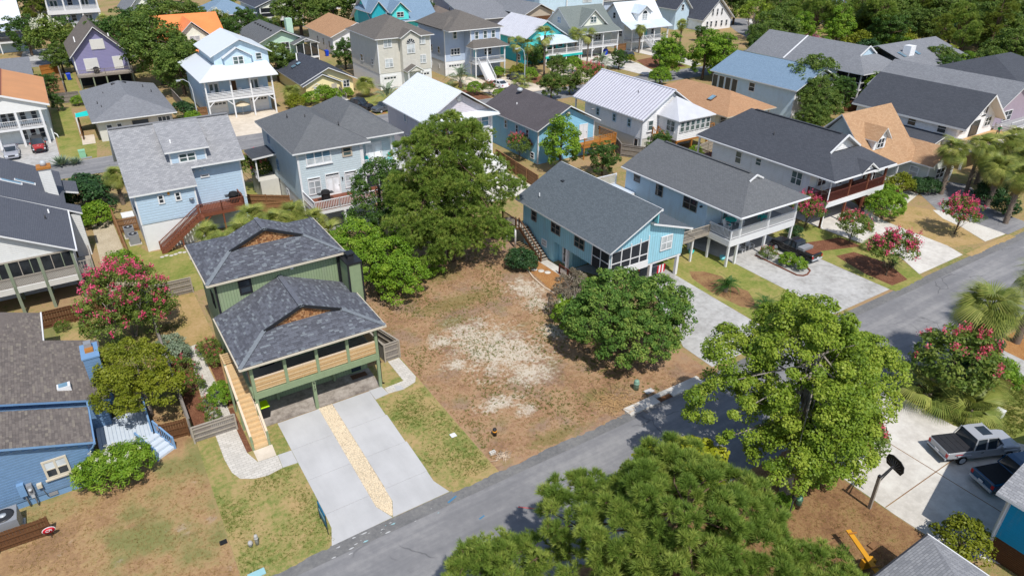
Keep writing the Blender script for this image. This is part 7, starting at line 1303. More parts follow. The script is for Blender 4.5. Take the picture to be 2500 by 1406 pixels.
bin_('black bin left of the purple house', .95, 164.5, 'bin_black', 'bin_black', 0, 1.2); bin_('blue bin left of the purple house', 2.0, 164.2, 'bin_blue', 'bin_blue', 0, 1.2); bin_('blue bin below the white house with tan roof', 53.6, 161.4, 'bin_blue', 'bin_blue', 0, 1.2); bin_('blue bin under the grey-green porch', 109.8, 129.5, 'bin_blue', 'bin_blue', 0, 1.2); bin_('blue bin behind the light blue roof', 125.5, 96.5, 'bin_blue', 'bin_blue', 0, 1.3)
# basketball hoop
T = thing('basketball_hoop', 'leaning basketball hoop with grey post and dark fan backboard', 'hoop', (34.04, 13.12, 0)); beam('pole', T, 'wood_weathered', (34.04, 13.12, 0), (33.75, 13.05, 2.75), .17, .17); bx('pole_cap', T, 'metal_dark', 33.66, 33.84, 12.96, 13.14, 2.72, 2.84)
beam('arm', T, 'metal_dark', (33.77, 13.05, 2.6), (34.85, 13.0, 3.02), .09, .09); beam('arm', T, 'metal_dark', (33.8, 13.06, 2.2), (34.85, 13.0, 2.85), .05, .05)
cv = [(0, -.55, -.36), (0, .55, -.36), (0, .68, -.05), (0, .6, .3), (0, .3, .46), (0, -.3, .46), (0, -.6, .3), (0, -.68, -.05)]; Mb = Matrix.Translation((34.98, 12.99, 3.1)) @ Matrix.Rotation(math.radians(-18), 4, 'Z')
mesh('backboard', cv+[(p[0]+.05, p[1], p[2]) for p in cv], [tuple(range(7, -1, -1)), tuple(range(8, 16))]+[(i, (i+1) % 8, 8+(i+1) % 8, 8+i) for i in range(8)], 'metal_dark', None, T, False, False, Mb)
for i in range(9): a = math.radians(-70+i*17.5); beam('board_rib', T, 'metal_grey', Mb @ Vector((-.012, 0, -.3)), Mb @ Vector((-.012, .58*math.sin(a), -.3+.62*math.cos(a))), .012, .02)
tubes('rim', T, 'sign_red', [([Mb @ Vector((.28+.22*math.cos(a*math.pi/8), .22*math.sin(a*math.pi/8), -.2)) for a in range(17)], [.012]*17)], 5)
# lamp post, utility stubs, seesaw and others on the near side
T = thing('path_lamp', 'small black lamp post beside the pine', 'lamp', (29.31, 15.22, 0)); tubes('post', T, 'metal_dark', [([(29.31, 15.22, 0), (29.31, 15.22, 1.55)], [.045, .04])], 8); lathe('lantern', T, 'metal_dark', [(.05, 0), (.12, .06), (.12, .24), (.03, .34)], (29.31, 15.22, 1.52), 8)
def stub(label, x, y, m, r=.14, h=.55, top=None, name='utility_stub'):
    T = thing(name, label, 'utility box', (x, y, 0)); lathe('stub_body', T, m, [(r, 0), (r, h*.85), (r*.92, h*.95), (r*.5, h)], (x, y, 0), 12); lathe('stub_collar', T, top or m, [(r*1.12, h*.55), (r*1.12, h*.72)], (x, y, 0), 12)
stub('pale green utility stub beside the path lamp', 30.75, 15.6, 'box_green', .17, .6); stub('green utility pillar near the storm drain', 30.0, 29.25, 'box_sage', .2, .85); stub('dark green utility pillar with yellow stripe on the empty lot', 18.55, 30.55, 'metal_dark', .14, .6, 'amber'); stub('taller concrete stub on the front lawn', 2.65, 29.97, 'concrete_old', .1, .75); stub('short concrete stub on the front lawn', 2.31, 30.05, 'concrete_old', .12, .35)
T = thing('seesaw', 'yellow wooden seesaw at the bottom right', 'seesaw', (29.8, 10.8, 0)); beam('plank', T, 'yellow_paint', (30.4, 12.35, 1.1), (29.4, 9.8, .85), .28, .07); beam('pivot', T, 'yellow_paint', (29.5, 10.75, .55), (30.2, 10.55, .55), .3, .5)
for s in (-1, 1): beam('leg', T, 'yellow_paint', (29.85+s*.4, 10.7, 0), (29.85+s*.15, 10.65, .9), .12, .14)
for k in (.12, .88): p = Vector((30.4, 12.35, 1.15)).lerp(Vector((29.4, 9.8, .9)), k); beam('handle', T, 'wood_orange', p+Vector((-.25, .1, .1)), p+Vector((.25, -.1, .1)), .06, .06)
tag(bx('stepping_block', None, 'wood_fence', 31.35, 31.8, 11.2, 11.5, 0, .14), 'square wooden block on the bare soil near the seesaw', 'block')
T = thing('rain_barrel', 'bright blue rain barrel under the white downpipe', 'barrel', (35.75, 8.0, 0)); lathe('barrel_body', T, 'bin_blue', [(.27, 0), (.32, .3), (.33, .5), (.32, .75), (.28, 1.0)], (35.75, 8.0, 0), 16); lathe('barrel_lid', T, 'bin_blue', [(.3, 1.0), (.3, 1.06), (.1, 1.08)], (35.75, 8.0, 0), 16); tubes('downspout', T, 'white', [([(35.8, 7.95, 1.08), (35.95, 7.9, 1.15), (36.02, 7.88, 1.2)], [.08]*3)])
T = thing('yard_sign', 'blue yard sign at the corner of the drive', 'sign', (6.2, 29.2, 0)); 
for y in (28.5, 29.85): bx('stake', T, 'metal_dark', 6.2, 6.24, y-.02, y+.02, 0, 1.5)
Sg = bx('sign_board', T, 'sign_blue', 6.19, 6.25, 28.55, 29.8, .55, 1.45); bx('sign_stripe', Sg, 'paleaqua', 6.18, 6.19, 28.7, 29.65, .9, 1.1)
T = thing('security_sign', 'small red and white security sign by the brown fence', 'sign', (-6.95, 36.6, 0)); bx('stake', T, 'metal_dark', -6.96, -6.93, 36.6, 36.62, 0, .55)
d = lathe('sign_disc', T, 'sign_red', [(.26, 0), (.26, .02)], (0, 0, 0), 18); d.matrix_basis = Matrix.Translation((-6.95, 36.58, .62)) @ Matrix.Diagonal((1.15, 1, .8, 1)) @ FRONT
text_mesh('lettering', T, 'CPI', .22, 'white', Matrix.Translation((-6.95, 36.54, .62)) @ FRONT); Rm = lathe('sign_rim', T, 'white', [(.29, 0), (.29, .012)], (0, 0, 0), 18); Rm.matrix_basis = Matrix.Translation((-6.95, 36.597, .62)) @ Matrix.Diagonal((1.15, 1, .8, 1)) @ FRONT
for lb, x0, x1, y0, y1, h, m, nm in (('white square valve cover on the green lawn', 16.0, 16.35, 31.85, 32.2, .05, 'white', 'valve_cover'), ('pale aqua utility lid at the street corner', 1.65, 2.5, 27.75, 28.15, .09, 'paleaqua', 'manhole_plate'), ('black square lid on the dry grass', .9, 1.25, 30.95, 31.25, .05, 'rubber', 'manhole_plate'), ('mint green transformer box on the lawn', -.2, .6, 109.6, 110.4, 1.0, 'box_green', 'transformer_box'), ('grey ground plate beside the mint box', -.1, 1.2, 108.9, 109.5, .06, 'metal_grey', 'ground_plate'), ('pale concrete plate beside the utility pillar', 30.3, 31.0, 28.35, 28.75, .05, 'concrete_new', 'ground_plate'), ('white box on the grass behind the silver pickup', 49.2, 49.75, 13.0, 13.5, .6, 'white', 'plastic_box')):
    T = thing(nm, lb, 'utility box', ((x0+x1)/2, (y0+y1)/2, 0)); bx('box_body', T, m, x0, x1, y0, y1, 0, h*.85); bx('box_lid', T, m, x0-.02, x1+.02, y0-.02, y1+.02, h*.85, h)
T = thing('concrete_block', 'grey cinder block by the street edge', 'block', (17.5, 29.1, 0)); boxes_mesh('block_body', T, 'concrete_pale', [(17.3, 17.7, 29.0, 29.06, 0, .2), (17.3, 17.7, 29.16, 29.22, 0, .2), (17.3, 17.35, 29.06, 29.16, 0, .2), (17.48, 17.53, 29.06, 29.16, 0, .2), (17.65, 17.7, 29.06, 29.16, 0, .2)])
def sticks(name, label, x, y, n, r, m, L=1.0, up=.15, cat='debris'):
    Ls = []
    for i in range(n):
        a = random.random()*6.28; q = Vector((x+random.gauss(0, r*.5), y+random.gauss(0, r*.5), .03+random.random()*.12)); dv = Vector((math.cos(a), math.sin(a), random.random()*up))*random.uniform(.3, 1)*L
        Ls.append(([q, q+dv], [.018, .01]))
    o = tubes(name, None, m, Ls, 4); return tag(o, label, cat, None, 'stuff')
sticks('brush_pile', 'tangle of dry straw-coloured branches near the storm drain', 27.6, 29.0, 190, 1.3, 'wood_new2', 1.3); sticks('brush_pile', 'heap of broken palm stems near the cinder block', 17.9, 28.5, 60, .35, 'wood_pale', .6)
# air conditioners
def aircon(label, x, y, s=.8, h=.8, z=0):
    T = thing('air_conditioner', label, 'air conditioner', (x, y, 0)); bx('unit_case', T, 'metal_grey', x-s/2, x+s/2, y-s/2, y+s/2, z+.08, z+h); bx('unit_pad', T, 'concrete_pale', x-s/2-.1, x+s/2+.1, y-s/2-.1, y+s/2+.1, z, z+.08); lathe('fan_grille', T, 'metal_dark', [(s*.42, 0), (s*.42, .03), (s*.3, .04)], (x, y, z+h), 16); lathe('fan_hub', T, 'galv', [(s*.14, 0), (s*.14, .05)], (x, y, z+h+.03), 10)
aircon('rear round-topped air conditioner beside the pale blue house', 2.2, 78.0, .95, 1.1); aircon('front grey air conditioner beside the pale blue house', 2.4, 75.9, .95, 1.1); aircon('large grey air conditioner in the bottom left corner', -8.9, 38.3, 1.3, 1.3); aircon('air conditioner by the rear fence of the grey-green house', 18.4, 75.6, .7, .9)
# outdoor furniture
def adirondack(label, x, y, z, m, rz=0, group=None, name='garden_chair'):
    T = thing(name, label, 'chair', (x, y, z), group, rz); mw = WM[T.name]
    def b(nm, p0, p1, w, h): beam(nm, T, m, mw @ Vector(p0), mw @ Vector(p1), w, h)
    b('seat', (0, -.3, .38), (0, .25, .28), .55, .05); b('backrest', (0, .25, .28), (0, .5, 1.0), .55, .05)
    for s in (-.3, .3): b('arm', (s, -.35, .58), (s, .3, .58), .11, .035); b('leg', (s, -.3, 0), (s, -.3, .57), .06, .08); b('leg', (s, .25, 0), (s, .3, .57), .06, .08)
adirondack('left turquoise garden chair on the upper balcony', 27.6, 72.6, 4.88, 'aqua_plastic', .5); adirondack('right turquoise garden chair on the upper balcony', 29.9, 72.5, 4.88, 'aqua_plastic', -.9); adirondack('white garden chair on the rear deck', 25.9, 70.3, 2.76, 'white', .4); adirondack('grey chair in the shade below the white deck', 21.0, 69.2, 0, 'white', .5)
adirondack('left white rocker on the wraparound porch', 52.3, 41.2, 2.95, 'white', .3); adirondack('right white rocker on the wraparound porch', 54.2, 41.3, 2.95, 'white', 0); adirondack('turquoise lounge chair on the wraparound porch', 57.3, 41, 2.95, 'aqua_plastic', 1.2); adirondack('left navy-seated rocker below the porch', 54.6, 40.8, 0, 'white', .2); adirondack('right navy-seated rocker below the porch', 56, 40.9, 0, 'white', -.2); adirondack('white chair on the corner back deck', 48.3, 54.2, 3.3, 'white', .8); adirondack('cushioned chair on the maroon deck', 68.3, 41.6, 3.0, 'cream_trim', .5); adirondack('dark chair on the maroon deck', 73.6, 41.5, 3.0, 'wood_maroon', 0)
for i, (x, lb) in enumerate(((20.6, 'leftmost'), (22.2, 'second'), (24.9, 'third'), (28.4, 'rightmost'))): adirondack(lb + ' white chair on the white railed porch', x, 120.8, 3.3, 'white', 0)
def grill(label, x, y, z, cover=True):
    T = thing('barbecue', label, 'barbecue', (x, y, z)); lathe('cover' if cover else 'bowl', T, 'rubber', [(.5, .1), (.48, .7), (.55, .85), (.42, 1.1), (.1, 1.22)], (x, y, z), 8, False); bx('shelf', T, 'metal_dark', x-.85, x+.85, y-.3, y+.3, z+.78, z+.86)
    for s in (-.35, .35): bx('leg', T, 'metal_dark', x+s-.03, x+s+.03, y-.25, y-.19, z, z+.3)
grill('black covered barbecue on the white rear deck', 21.3, 70.2, 2.76); grill('black barbecue on the red-brown deck', 12.6, 74.3, 3.0); grill('dark barbecue on the deck of the purple house', 6.6, 154.6, 2.5)
def tbl(label, x, y, z, m, r=.5, h=.72):
    T = thing('round_table', label, 'table', (x, y, z)); lathe('table_top', T, m, [(r, h-.04), (r, h), (r*.9, h+.01)], (x, y, z), 16); lathe('table_leg', T, m, [(.25, 0), (.06, .06), (.05, h-.04)], (x, y, z), 10)
tbl('turquoise round table on the wraparound porch', 53.3, 41.7, 2.95, 'aqua_plastic', .6); tbl('white side table on the rear deck', 24.7, 70.2, 2.76, 'white', .35, .5); tbl('white birdbath near the palms', 84.3, 32.8, 0, 'white', .35, .7)
def planter(label, x, y, z, m, r=.35, h=.4):
    T = thing('planter', label, 'planter', (x, y, z)); lathe('pot', T, m, [(r*.7, 0), (r, h), (r*.85, h-.03)], (x, y, z), 12); return T
planter('turquoise plant pot under the side ramp', 50.0, 43.3, 0, 'aqua_plastic', .3, .4); planter('glazed pot below the wraparound porch', 51.6, 40.6, 0, 'teal_paint', .3, .45); planter('grey trough planter on the patio behind the green house', 20.3, 65.4, 0, 'metal_grey', .5, .45)
T = thing('hammock', 'white hammock slung below the rear deck', 'hammock', (24.2, 69, 0)); v = []; f = []
for i in range(13):
    t = i/12; x = 22.6+3.0*t; zc = 1.5-1.0*(1-(2*t-1)**2); w = .06+.45*math.sin(math.pi*t)
    for j in range(5): q = (j-2)/2; v.append((x, 69+q*w, zc+.12*q*q*math.sin(math.pi*t)))
for i in range(12):
    for j in range(4): f.append((i*5+j, (i+1)*5+j, (i+1)*5+j+1, i*5+j+1))
mesh('cloth', v, f, 'offwhite', None, T, False, True)
for x in (22.35, 25.5): tubes('cord', T, 'white', [([(x, 69, 2.3), (22.6 if x < 24 else 25.6, 69, 1.5)], [.02, .02])])
T = thing('towel', 'red and white striped towel hanging under the teal house', 'towel', (43.8, 41.3, 0)); beam('line', T, 'metal_grey', (42.6, 41.2, 1.4), (44.6, 41.2, 1.4), .02, .02)
for i in range(5): bx('stripe', T, ('flag_red', 'white')[i % 2], 43.2+i*.2, 43.4+i*.2, 41.19, 41.215, .55, 1.4)
T = thing('shade_sail', 'turquoise shade sail beside the ranch house', 'shade sail', (1.6, 124, 0)); mesh('sail', [(.8, 122.4, 2.5), (2.7, 122.2, 2.6), (2.6, 126, 2.5), (.9, 125.4, 2.4), (1.7, 123.9, 2.38)], [(0, 1, 4), (1, 2, 4), (2, 3, 4), (3, 0, 4)], 'tarp_aqua', None, T)
for x, y in ((.8, 122.4), (.9, 125.4)): post(T, 'white', x, y, 0, 2.5, .09)
T = thing('patio_umbrella', 'closed tan umbrella below the white porch', 'umbrella', (24.6, 120.5, 0)); lathe('canopy', T, 'umbrella_tan', [(1.3, 1.7), (.7, 2.05), (.06, 2.3)], (24.6, 120.5, 0), 10, False); tubes('pole', T, 'white', [([(24.6, 120.5, 0), (24.6, 120.5, 2.3)], [.04, .04])])
T = thing('covered_boat', 'white covered kayak stored among the palmettos', 'boat', (7.4, 68.4, 0)); v, f = loft([(6.4, ring(.1, .3, .4, .03)), (6.8, ring(.5, .1, .5, .1)), (7.6, ring(.7, .05, .6, .12)), (8.4, ring(.5, .1, .5, .1)), (8.8, ring(.1, .3, .4, .03))]); mesh('hull', [(a, b+68.4, c) for a, b, c in v], f, 'white_sheet', None, T, False, True); bx('seat_strap', T, 'metal_grey', 7.3, 7.8, 68.2, 68.6, .58, .63)
T = thing('birdhouse', 'small wooden birdhouse in the gravel bed', 'birdhouse', (80.8, 40.6, 0)); post(T, 'wood_orange', 80.8, 40.6, 0, .9, .08); bx('house_box', T, 'wood_orange', 80.6, 81.0, 40.45, 40.75, .9, 1.3); beam('house_roof', T, 'wood_brown', (80.5, 40.6, 1.32), (81.1, 40.6, 1.32), .45, .06)
for i, (x, y) in enumerate(((34.35, 48.9), (34.75, 48.3), (35.1, 47.7))): tag(lathe('stepping_stone', None, 'concrete_pale', [(.3, 0), (.32, .04), (.28, .06)], (x, y, .016), 10), ('far', 'middle', 'near')[i] + ' round stepping stone in the straw bed', 'stone', 'round stepping stones')
for i in range(9): x, y = 4.2+i*.42, 71.0-random.uniform(-.2, .25); tag(lathe('stepping_stone', None, 'concrete_pale', [(.2, 0), (.22, .04), (.18, .05)], (x, y, .008), 7), 'flat flagstone in the grass below the red-brown stair', 'stone', 'flagstones below the stair')
# bed edging
E_ = thing('bed_edging', 'brick edging round the island flower bed', 'edging', (56.3, 36.8, 0))
pts = [(55.2, 39.5), (55.2, 34.4), (55.6, 34.0), (56.2, 33.95), (57.1, 34.3), (57.4, 34.9), (57.4, 39.5)]
for a, b in zip(pts[:-1], pts[1:]):
    n = max(1, int(math.dist(a, b)/.24))
    for i in range(n): p, q = [Vector((a[0]+(b[0]-a[0])*k/n, a[1]+(b[1]-a[1])*k/n, .06)) for k in (i+.04, i+.96)]; beam('brick', E_, 'wood_red', p, q, .12, .12)
E_ = thing('bed_edging', 'pale timber edging between straw bed and the empty lot', 'edging', (33.4, 46.5, 0))
pts = [(33.75, 49.3), (33.3, 47.5), (33.1, 45.5), (33.25, 43.9)]
for a, b in zip(pts[:-1], pts[1:]): beam('log', E_, 'wood_pale', (*a, .05), (*b, .05), .12, .12)
# person at work on the far right deck
def person(label, x, y, z, rz=0):
    T = thing('person', label, 'person', (x, y, z), None, rz); mw = WM[T.name]
    J = [(0, 0, .95), (0, .02, 1.12), (0, .16, 1.34), (0, .3, 1.5), (0, .37, 1.58), (0, .44, 1.68), (.1, 0, .92), (.14, -.02, .5), (.15, .02, .08), (.15, .16, .04), (-.1, 0, .92), (-.16, .1, .5), (-.16, -.02, .08), (-.16, .14, .04), (.19, .27, 1.46), (.26, .42, 1.22), (.2, .58, 1.05), (-.19, .27, 1.46), (-.26, .44, 1.24), (-.16, .62, 1.1), (.2, .64, 1.0), (-.15, .68, 1.05)]
    Ed = [(0, 1), (1, 2), (2, 3), (3, 4), (4, 5), (0, 6), (6, 7), (7, 8), (8, 9), (0, 10), (10, 11), (11, 12), (12, 13), (3, 14), (14, 15), (15, 16), (3, 17), (17, 18), (18, 19), (16, 20), (19, 21)]
    R = [.15, .14, .16, .15, .06, .1, .1, .075, .05, .04, .1, .075, .05, .04, .07, .05, .04, .07, .05, .04, .035, .035]
    me = bpy.data.meshes.new('body'); me.from_pydata(J, Ed, []); o = put(bpy.data.objects.new('body', me), T, mw)
    m = o.modifiers.new('skin', 'SKIN'); o.modifiers.new('sub', 'SUBSURF').levels = 1
    for i, r in enumerate(R): me.skin_vertices[0].data[i].radius = (r, r)
    me.skin_vertices[0].data[0].use_root = True; dg = bpy.context.evaluated_depsgraph_get(); me2 = bpy.data.meshes.new_from_object(o.evaluated_get(dg)); o.modifiers.clear(); o.data = me2
    for mm in ('skin', 'green_shirt', 'denim', 'rubber'): me2.materials.append(M(mm))
    for p in me2.polygons:
        c = p.center; p.material_index = 3 if c.z < .1 else 2 if c.z < .98 else 1 if (c.z < 1.53 and c.y < .46 and abs(c.x) < .3) else 0; p.use_smooth = True
    lathe('cap', T, 'white', [(.125, 0), (.12, .06), (.06, .12)], (0, 0, 0), 10).matrix_basis = mw @ Matrix.Translation((0, .45, 1.72)) @ Matrix.Rotation(-.4, 4, 'X')
person('person in a green shirt and white cap bending over timber on the far deck', 108.2, 42.6, 3.07, 2.2)
T = thing('sawhorse', 'timber sawhorse on the far right deck', 'sawhorse', (109, 42, 3.05)); beam('top_bar', T, 'wood_new', (108.3, 41.9, 3.9), (110, 41.8, 3.9), .12, .14)
for x in (108.5, 109.8):
    for s in (-1, 1): beam('leg', T, 'wood_new', (x, 41.85+s*.4, 3.05), (x, 41.85, 3.9), .08, .08)
# ------------------------------------------------------------------ vegetation
def unit(n, rng=RNG):
    v = rng.normal(size=(n, 3)); return v/np.linalg.norm(v, axis=1, keepdims=True)
def nrm(v): return v/np.maximum(np.linalg.norm(v, axis=1, keepdims=True), 1e-9)
def quads_mesh(name, V, mat_list, tint, idx=None, tri=False):
    """V (N,k,3) faces -> mesh with point attribute tint (N)"""
    N, k = V.shape[:2]; me = bpy.data.meshes.new(name); me.vertices.add(N*k); me.loops.add(N*k); me.polygons.add(N)
    me.vertices.foreach_set('co', V.reshape(-1).astype(np.float32)); me.loops.foreach_set('vertex_index', np.arange(N*k, dtype=np.int32))
    me.polygons.foreach_set('loop_start', np.arange(0, N*k, k, dtype=np.int32)); me.polygons.foreach_set('loop_total', np.full(N, k, dtype=np.int32))
    for m in mat_list: me.materials.append(M(m))
    if idx is not None: me.polygons.foreach_set('material_index', idx.astype(np.int32))
    at = me.attributes.new('tint', 'FLOAT', 'POINT'); at.data.foreach_set('value', np.repeat(tint, k).astype(np.float32)); me.update(); me.validate(); return me
def leaf_faces(C, Nr, L, W, droop=0):
    n = len(C); t = np.cross(Nr, unit(n)); t = nrm(t); b = np.cross(Nr, t)
    L = np.broadcast_to(np.asarray(L, float).reshape(-1, 1), (n, 1)); W = np.broadcast_to(np.asarray(W, float).reshape(-1, 1), (n, 1))
    return np.stack([C-t*L/2, C+b*W/2+t*L*.05, C+t*L/2-Nr*L*droop, C-b*W/2+t*L*.05], 1)
def clumps_in(lobes, n, inner=.55, low=-.35):
    """clump centres spread through ellipsoid lobes (cx,cy,cz,rx,ry,rz)"""
    lobes = np.array(lobes, float); w = (lobes[:, 3]*lobes[:, 4]+lobes[:, 3]*lobes[:, 5]+lobes[:, 4]*lobes[:, 5]); w /= w.sum()
    out = []; dirs = []
    for l, k in zip(lobes, RNG.multinomial(n, w)):
        d = unit(k*3); d = d[d[:, 2] > low][:k] if (d[:, 2] > low).sum() >= k else d[:k]
        r = inner+(1-inner)*RNG.random(len(d))**.6; out.append(l[:3]+d*l[3:]*r[:, None]); dirs.append(d)
    return np.concatenate(out), np.concatenate(dirs)
def crown(lobes, nc, lpc, rc, leaf, mat, asp=.6, flat=.7, inner=.55, low=-.35, up=.5, flower=None, fl_frac=0, fl_size=.12, fl_top=True, keep=1.0):
    C, D = clumps_in(lobes, nc, inner, low)
    if keep < 1:      # drop clumps in a coherent pattern so that sky or ground shows through
        ph = np.sin(C[:, 0]*1.7+C[:, 2]*1.1)+np.sin(C[:, 1]*1.9-C[:, 2]*1.3+1); s = ph < np.quantile(ph, keep); C, D = C[s], D[s]
    n = len(C); sz = rc*(.6+.8*RNG.random(n)); base = RNG.random(n)
    idx = np.repeat(np.arange(n), lpc); d = unit(len(idx)); d = nrm(d+D[idx]*.45+np.array([0, 0, .25]))
    P = C[idx]+d*(sz[idx]*(.35+.65*RNG.random(len(idx))**.5))[:, None]*np.array([1, 1, flat])
    Nr = nrm(d*.55+np.array([0, 0, up])+unit(len(idx))*.6); s = leaf*(.65+.7*RNG.random(len(idx)))
    V = leaf_faces(P, Nr, s, s*asp, .12); tint = np.clip(.55*base[idx]+.45*RNG.random(len(idx)), 0, 1)
    mi = np.zeros(len(idx)); mats = [mat]
    if flower:
        mats.append(flower); nf = int(n*fl_frac); sc = (D[:, 2] if fl_top else np.zeros(n))+RNG.random(n)*.9; pick = np.argsort(-sc)[:nf]
        fv, ft = [], []
        for c in pick:
            k = int(26*(.6+.8*RNG.random())); p = C[c]+D[c]*sz[c]*.95; q = p+RNG.normal(size=(k, 3))*np.array([.5, .5, .7])*fl_size*1.5
            fv.append(leaf_faces(q, nrm(unit(k)+np.array([0, 0, .6])), fl_size*(.6+.8*RNG.random(k)), fl_size*.8)); ft.append(RNG.random(k))
        if fv: F_ = np.concatenate(fv); V = np.concatenate([V, F_]); tint = np.concatenate([tint]+ft); mi = np.concatenate([mi, np.ones(len(F_))])
    return quads_mesh('crown', V, mats, tint, mi), C
def limbs(C, base, top, r, n=26, fork=.35, wig=.25, stems=None):
    """trunk from base to top plus limbs reaching to a spread of clump centres"""
    L = []; b, t = Vector(base), Vector(top)
    st = stems or [(b, t, r)]
    for (p, q, rad) in st:
        m1 = p.lerp(q, .4)+Vector((random.uniform(-wig, wig)*.4, random.uniform(-wig, wig)*.4, 0)); L.append(([p, m1, p.lerp(q, .75), q], [rad*1.25, rad*.9, rad*.6, rad*.2]))
    for i in RNG.choice(len(C), min(n, len(C)), replace=False):
        c = Vector(C[i]); p, q, rad = st[i % len(st)]; k = fork+(.9-fork)*random.random(); s = p.lerp(q, k); m = s.lerp(c, .5)+Vector((random.uniform(-wig, wig), random.uniform(-wig, wig), random.uniform(0, wig))); rr_ = rad*(1-k*.6)*.45
        L.append(([s, m, c], [rr_, rr_*.6, rr_*.18]))
    return L
def tree(name, label, x, y, lobes, nc, lpc, rc, leaf, mat, bark='bark', r=.2, top=None, n=24, group=None, cat='tree', fork=.35, stems=None, z0=0, **kw):
    T = thing(name, label, cat, (x, y, z0), group); me, C = crown([(a[0]+x, a[1]+y, *a[2:]) for a in lobes], nc, lpc, rc, leaf, mat, **kw)
    put(bpy.data.objects.new('crown', me), T)
    h = max(l[2]+l[5]*.6 for l in lobes); tp = (x+(top[0] if top else 0), y+(top[1] if top else 0), top[2] if top else h*.85)
    st = [(Vector((x+a, y+b, 0)), Vector((x+c, y+d, e)), f) for a, b, c, d, e, f in stems] if stems else None
    tubes('trunk', T, bark, limbs(C, (x, y, 0), tp, r, n, fork, .25, st)); return T
def pine_crown(lobes, nc, tpc, rc, needle, mat, K=18, wid=.02, inner=.45, low=-.5, mat2=None):
    C, D = clumps_in(lobes, nc, inner, low); n = len(C); idx = np.repeat(np.arange(n), tpc)
    d = nrm(unit(len(idx))+D[idx]*.4+np.array([0, 0, .35])); P = C[idx]+d*(rc*(.3+.7*RNG.random(len(idx))))[:, None]*np.array([1, 1, .75])
    ax = nrm(d*.7+np.array([0, 0, .55])+unit(len(idx))*.35); m = len(P); j = np.repeat(np.arange(m), K)
    nd = nrm(ax[j]*.95+unit(m*K)*.75); ln = needle*(.7+.5*RNG.random(m*K)); w = np.cross(nd, unit(m*K)); w = nrm(w)*wid
    A = P[j]+nd*(.03); V = np.stack([A-w/2, A+w/2, A+nd*ln[:, None]], 1)
    tint = np.clip(.5*RNG.random(n)[idx][j]+.5*RNG.random(m)[j], 0, 1); return quads_mesh('crown', V, [mat], tint), C, P
def pine(name, label, x, y, lobes, nc, tpc, rc, needle, r=.25, top=None, mat='lf_pine', K=18, wid=.02, n=34, lean=(0, 0), group=None, twigs=0, **kw):
    T = thing(name, label, 'tree', (x, y, 0), group); L = [(a[0]+x, a[1]+y, *a[2:]) for a in lobes]; me, C, P = pine_crown(L, nc, tpc, rc, needle, mat, K, wid, **kw); put(bpy.data.objects.new('crown', me), T)
    h = max(l[2]+l[5]*.8 for l in L); G_ = limbs(C, (x, y, 0), (x+lean[0], y+lean[1], h), r, n, .3, .3)
    if twigs:
        for i in RNG.choice(len(P), twigs, replace=False):
            c = C[np.argmin(((C-P[i])**2).sum(1))]; G_.append(([Vector(c), Vector(P[i])], [.02, .008]))
    tubes('trunk', T, 'bark_pine', G_, 5); return T
def frond_fan(n_seg=16, L=1.0, spread=2.4, wid=.06, droop=.35):
    """one fan leaf in local frame: grows along +X, curves down; (k,4,3)"""
    F_ = []
    for i in range(n_seg):
        a = (i/(n_seg-1)-.5)*spread; d = np.array([math.cos(a), math.sin(a), 0]); s = np.array([-math.sin(a), math.cos(a), 0]); l = L*(.75+.25*math.cos(a))
        p0 = np.zeros(3); p1 = d*l*.55+np.array([0, 0, -.04]); p2 = d*l+np.array([0, 0, -droop*l]); F_.append([p0, p1-s*wid, p2, p1+s*wid])
    return np.array(F_)
def frond_pinnate(n=16, L=1.2, leaf=.28, wid=.035, droop=.5, arch=.3):
    F_ = []
    for i in range(n):
        t = (i+.5)/n; c = np.array([L*t, 0, arch*L*math.sin(math.pi*min(1, t*1.1))*.6-droop*L*t*t])
        for s in (-1, 1):
            l = leaf*math.sin(math.pi*(.15+.8*t)); d = np.array([.55, s*.8, -.18]); d /= np.linalg.norm(d); w = np.cross(d, [0, 0, 1])*wid
            F_.append([c, c+d*l*.5-w, c+d*l, c+d*l*.5+w])
    for i in range(5):
        t0, t1 = i/5, (i+1)/5; f_ = lambda t: np.array([L*t, 0, arch*L*math.sin(math.pi*min(1, t*1.1))*.6-droop*L*t*t]); F_.append([f_(t0)+[0, -.012, 0], f_(t1)+[0, -.012, 0], f_(t1)+[0, .012, 0], f_(t0)+[0, .012, 0]])
    return np.array(F_)
def place_fronds(protos, n, z, up_rng, stem=.6, sc=(.8, 1.2), skirt=0, seed=None):
    out, tint, mi = [], [], []
    for i in range(n+skirt):
        dead = i >= n; F_ = protos[RNG.integers(len(protos))]; az = RNG.random()*2*math.pi+i*2.4; el = RNG.uniform(*up_rng) if not dead else RNG.uniform(-1.25, -.8); s = RNG.uniform(*sc)
        off = stem*s*np.array([math.cos(el), 0, math.sin(el)]); ce, se = math.cos(el), math.sin(el)
        R = np.array([[ce, 0, -se], [0, 1, 0], [se, 0, ce]]); ro = RNG.uniform(-.5, .5); Rx = np.array([[1, 0, 0], [0, math.cos(ro), -math.sin(ro)], [0, math.sin(ro), math.cos(ro)]])
        Q = (F_*s) @ Rx.T @ R.T+off; ca, sa = math.cos(az), math.sin(az); Rz = np.array([[ca, -sa, 0], [sa, ca, 0], [0, 0, 1]]); Q = Q @ Rz.T+np.array([0, 0, z])
        wv = .02; pet = np.array([[[0, 0, 0], [0, 0, 0], off, off]], float) @ Rz.T+np.array([0, 0, z]); sd = np.array([-sa, ca, 0])*wv; pet[0, 0] -= sd; pet[0, 1] += sd; pet[0, 2] += sd; pet[0, 3] -= sd
        out += [Q, pet]; k = len(Q)+1; tint.append(np.full(k, RNG.random())*.6+RNG.random(k)*.4); mi.append(np.full(k, 1 if dead else 0))
    return np.concatenate(out), np.concatenate(tint), np.concatenate(mi)
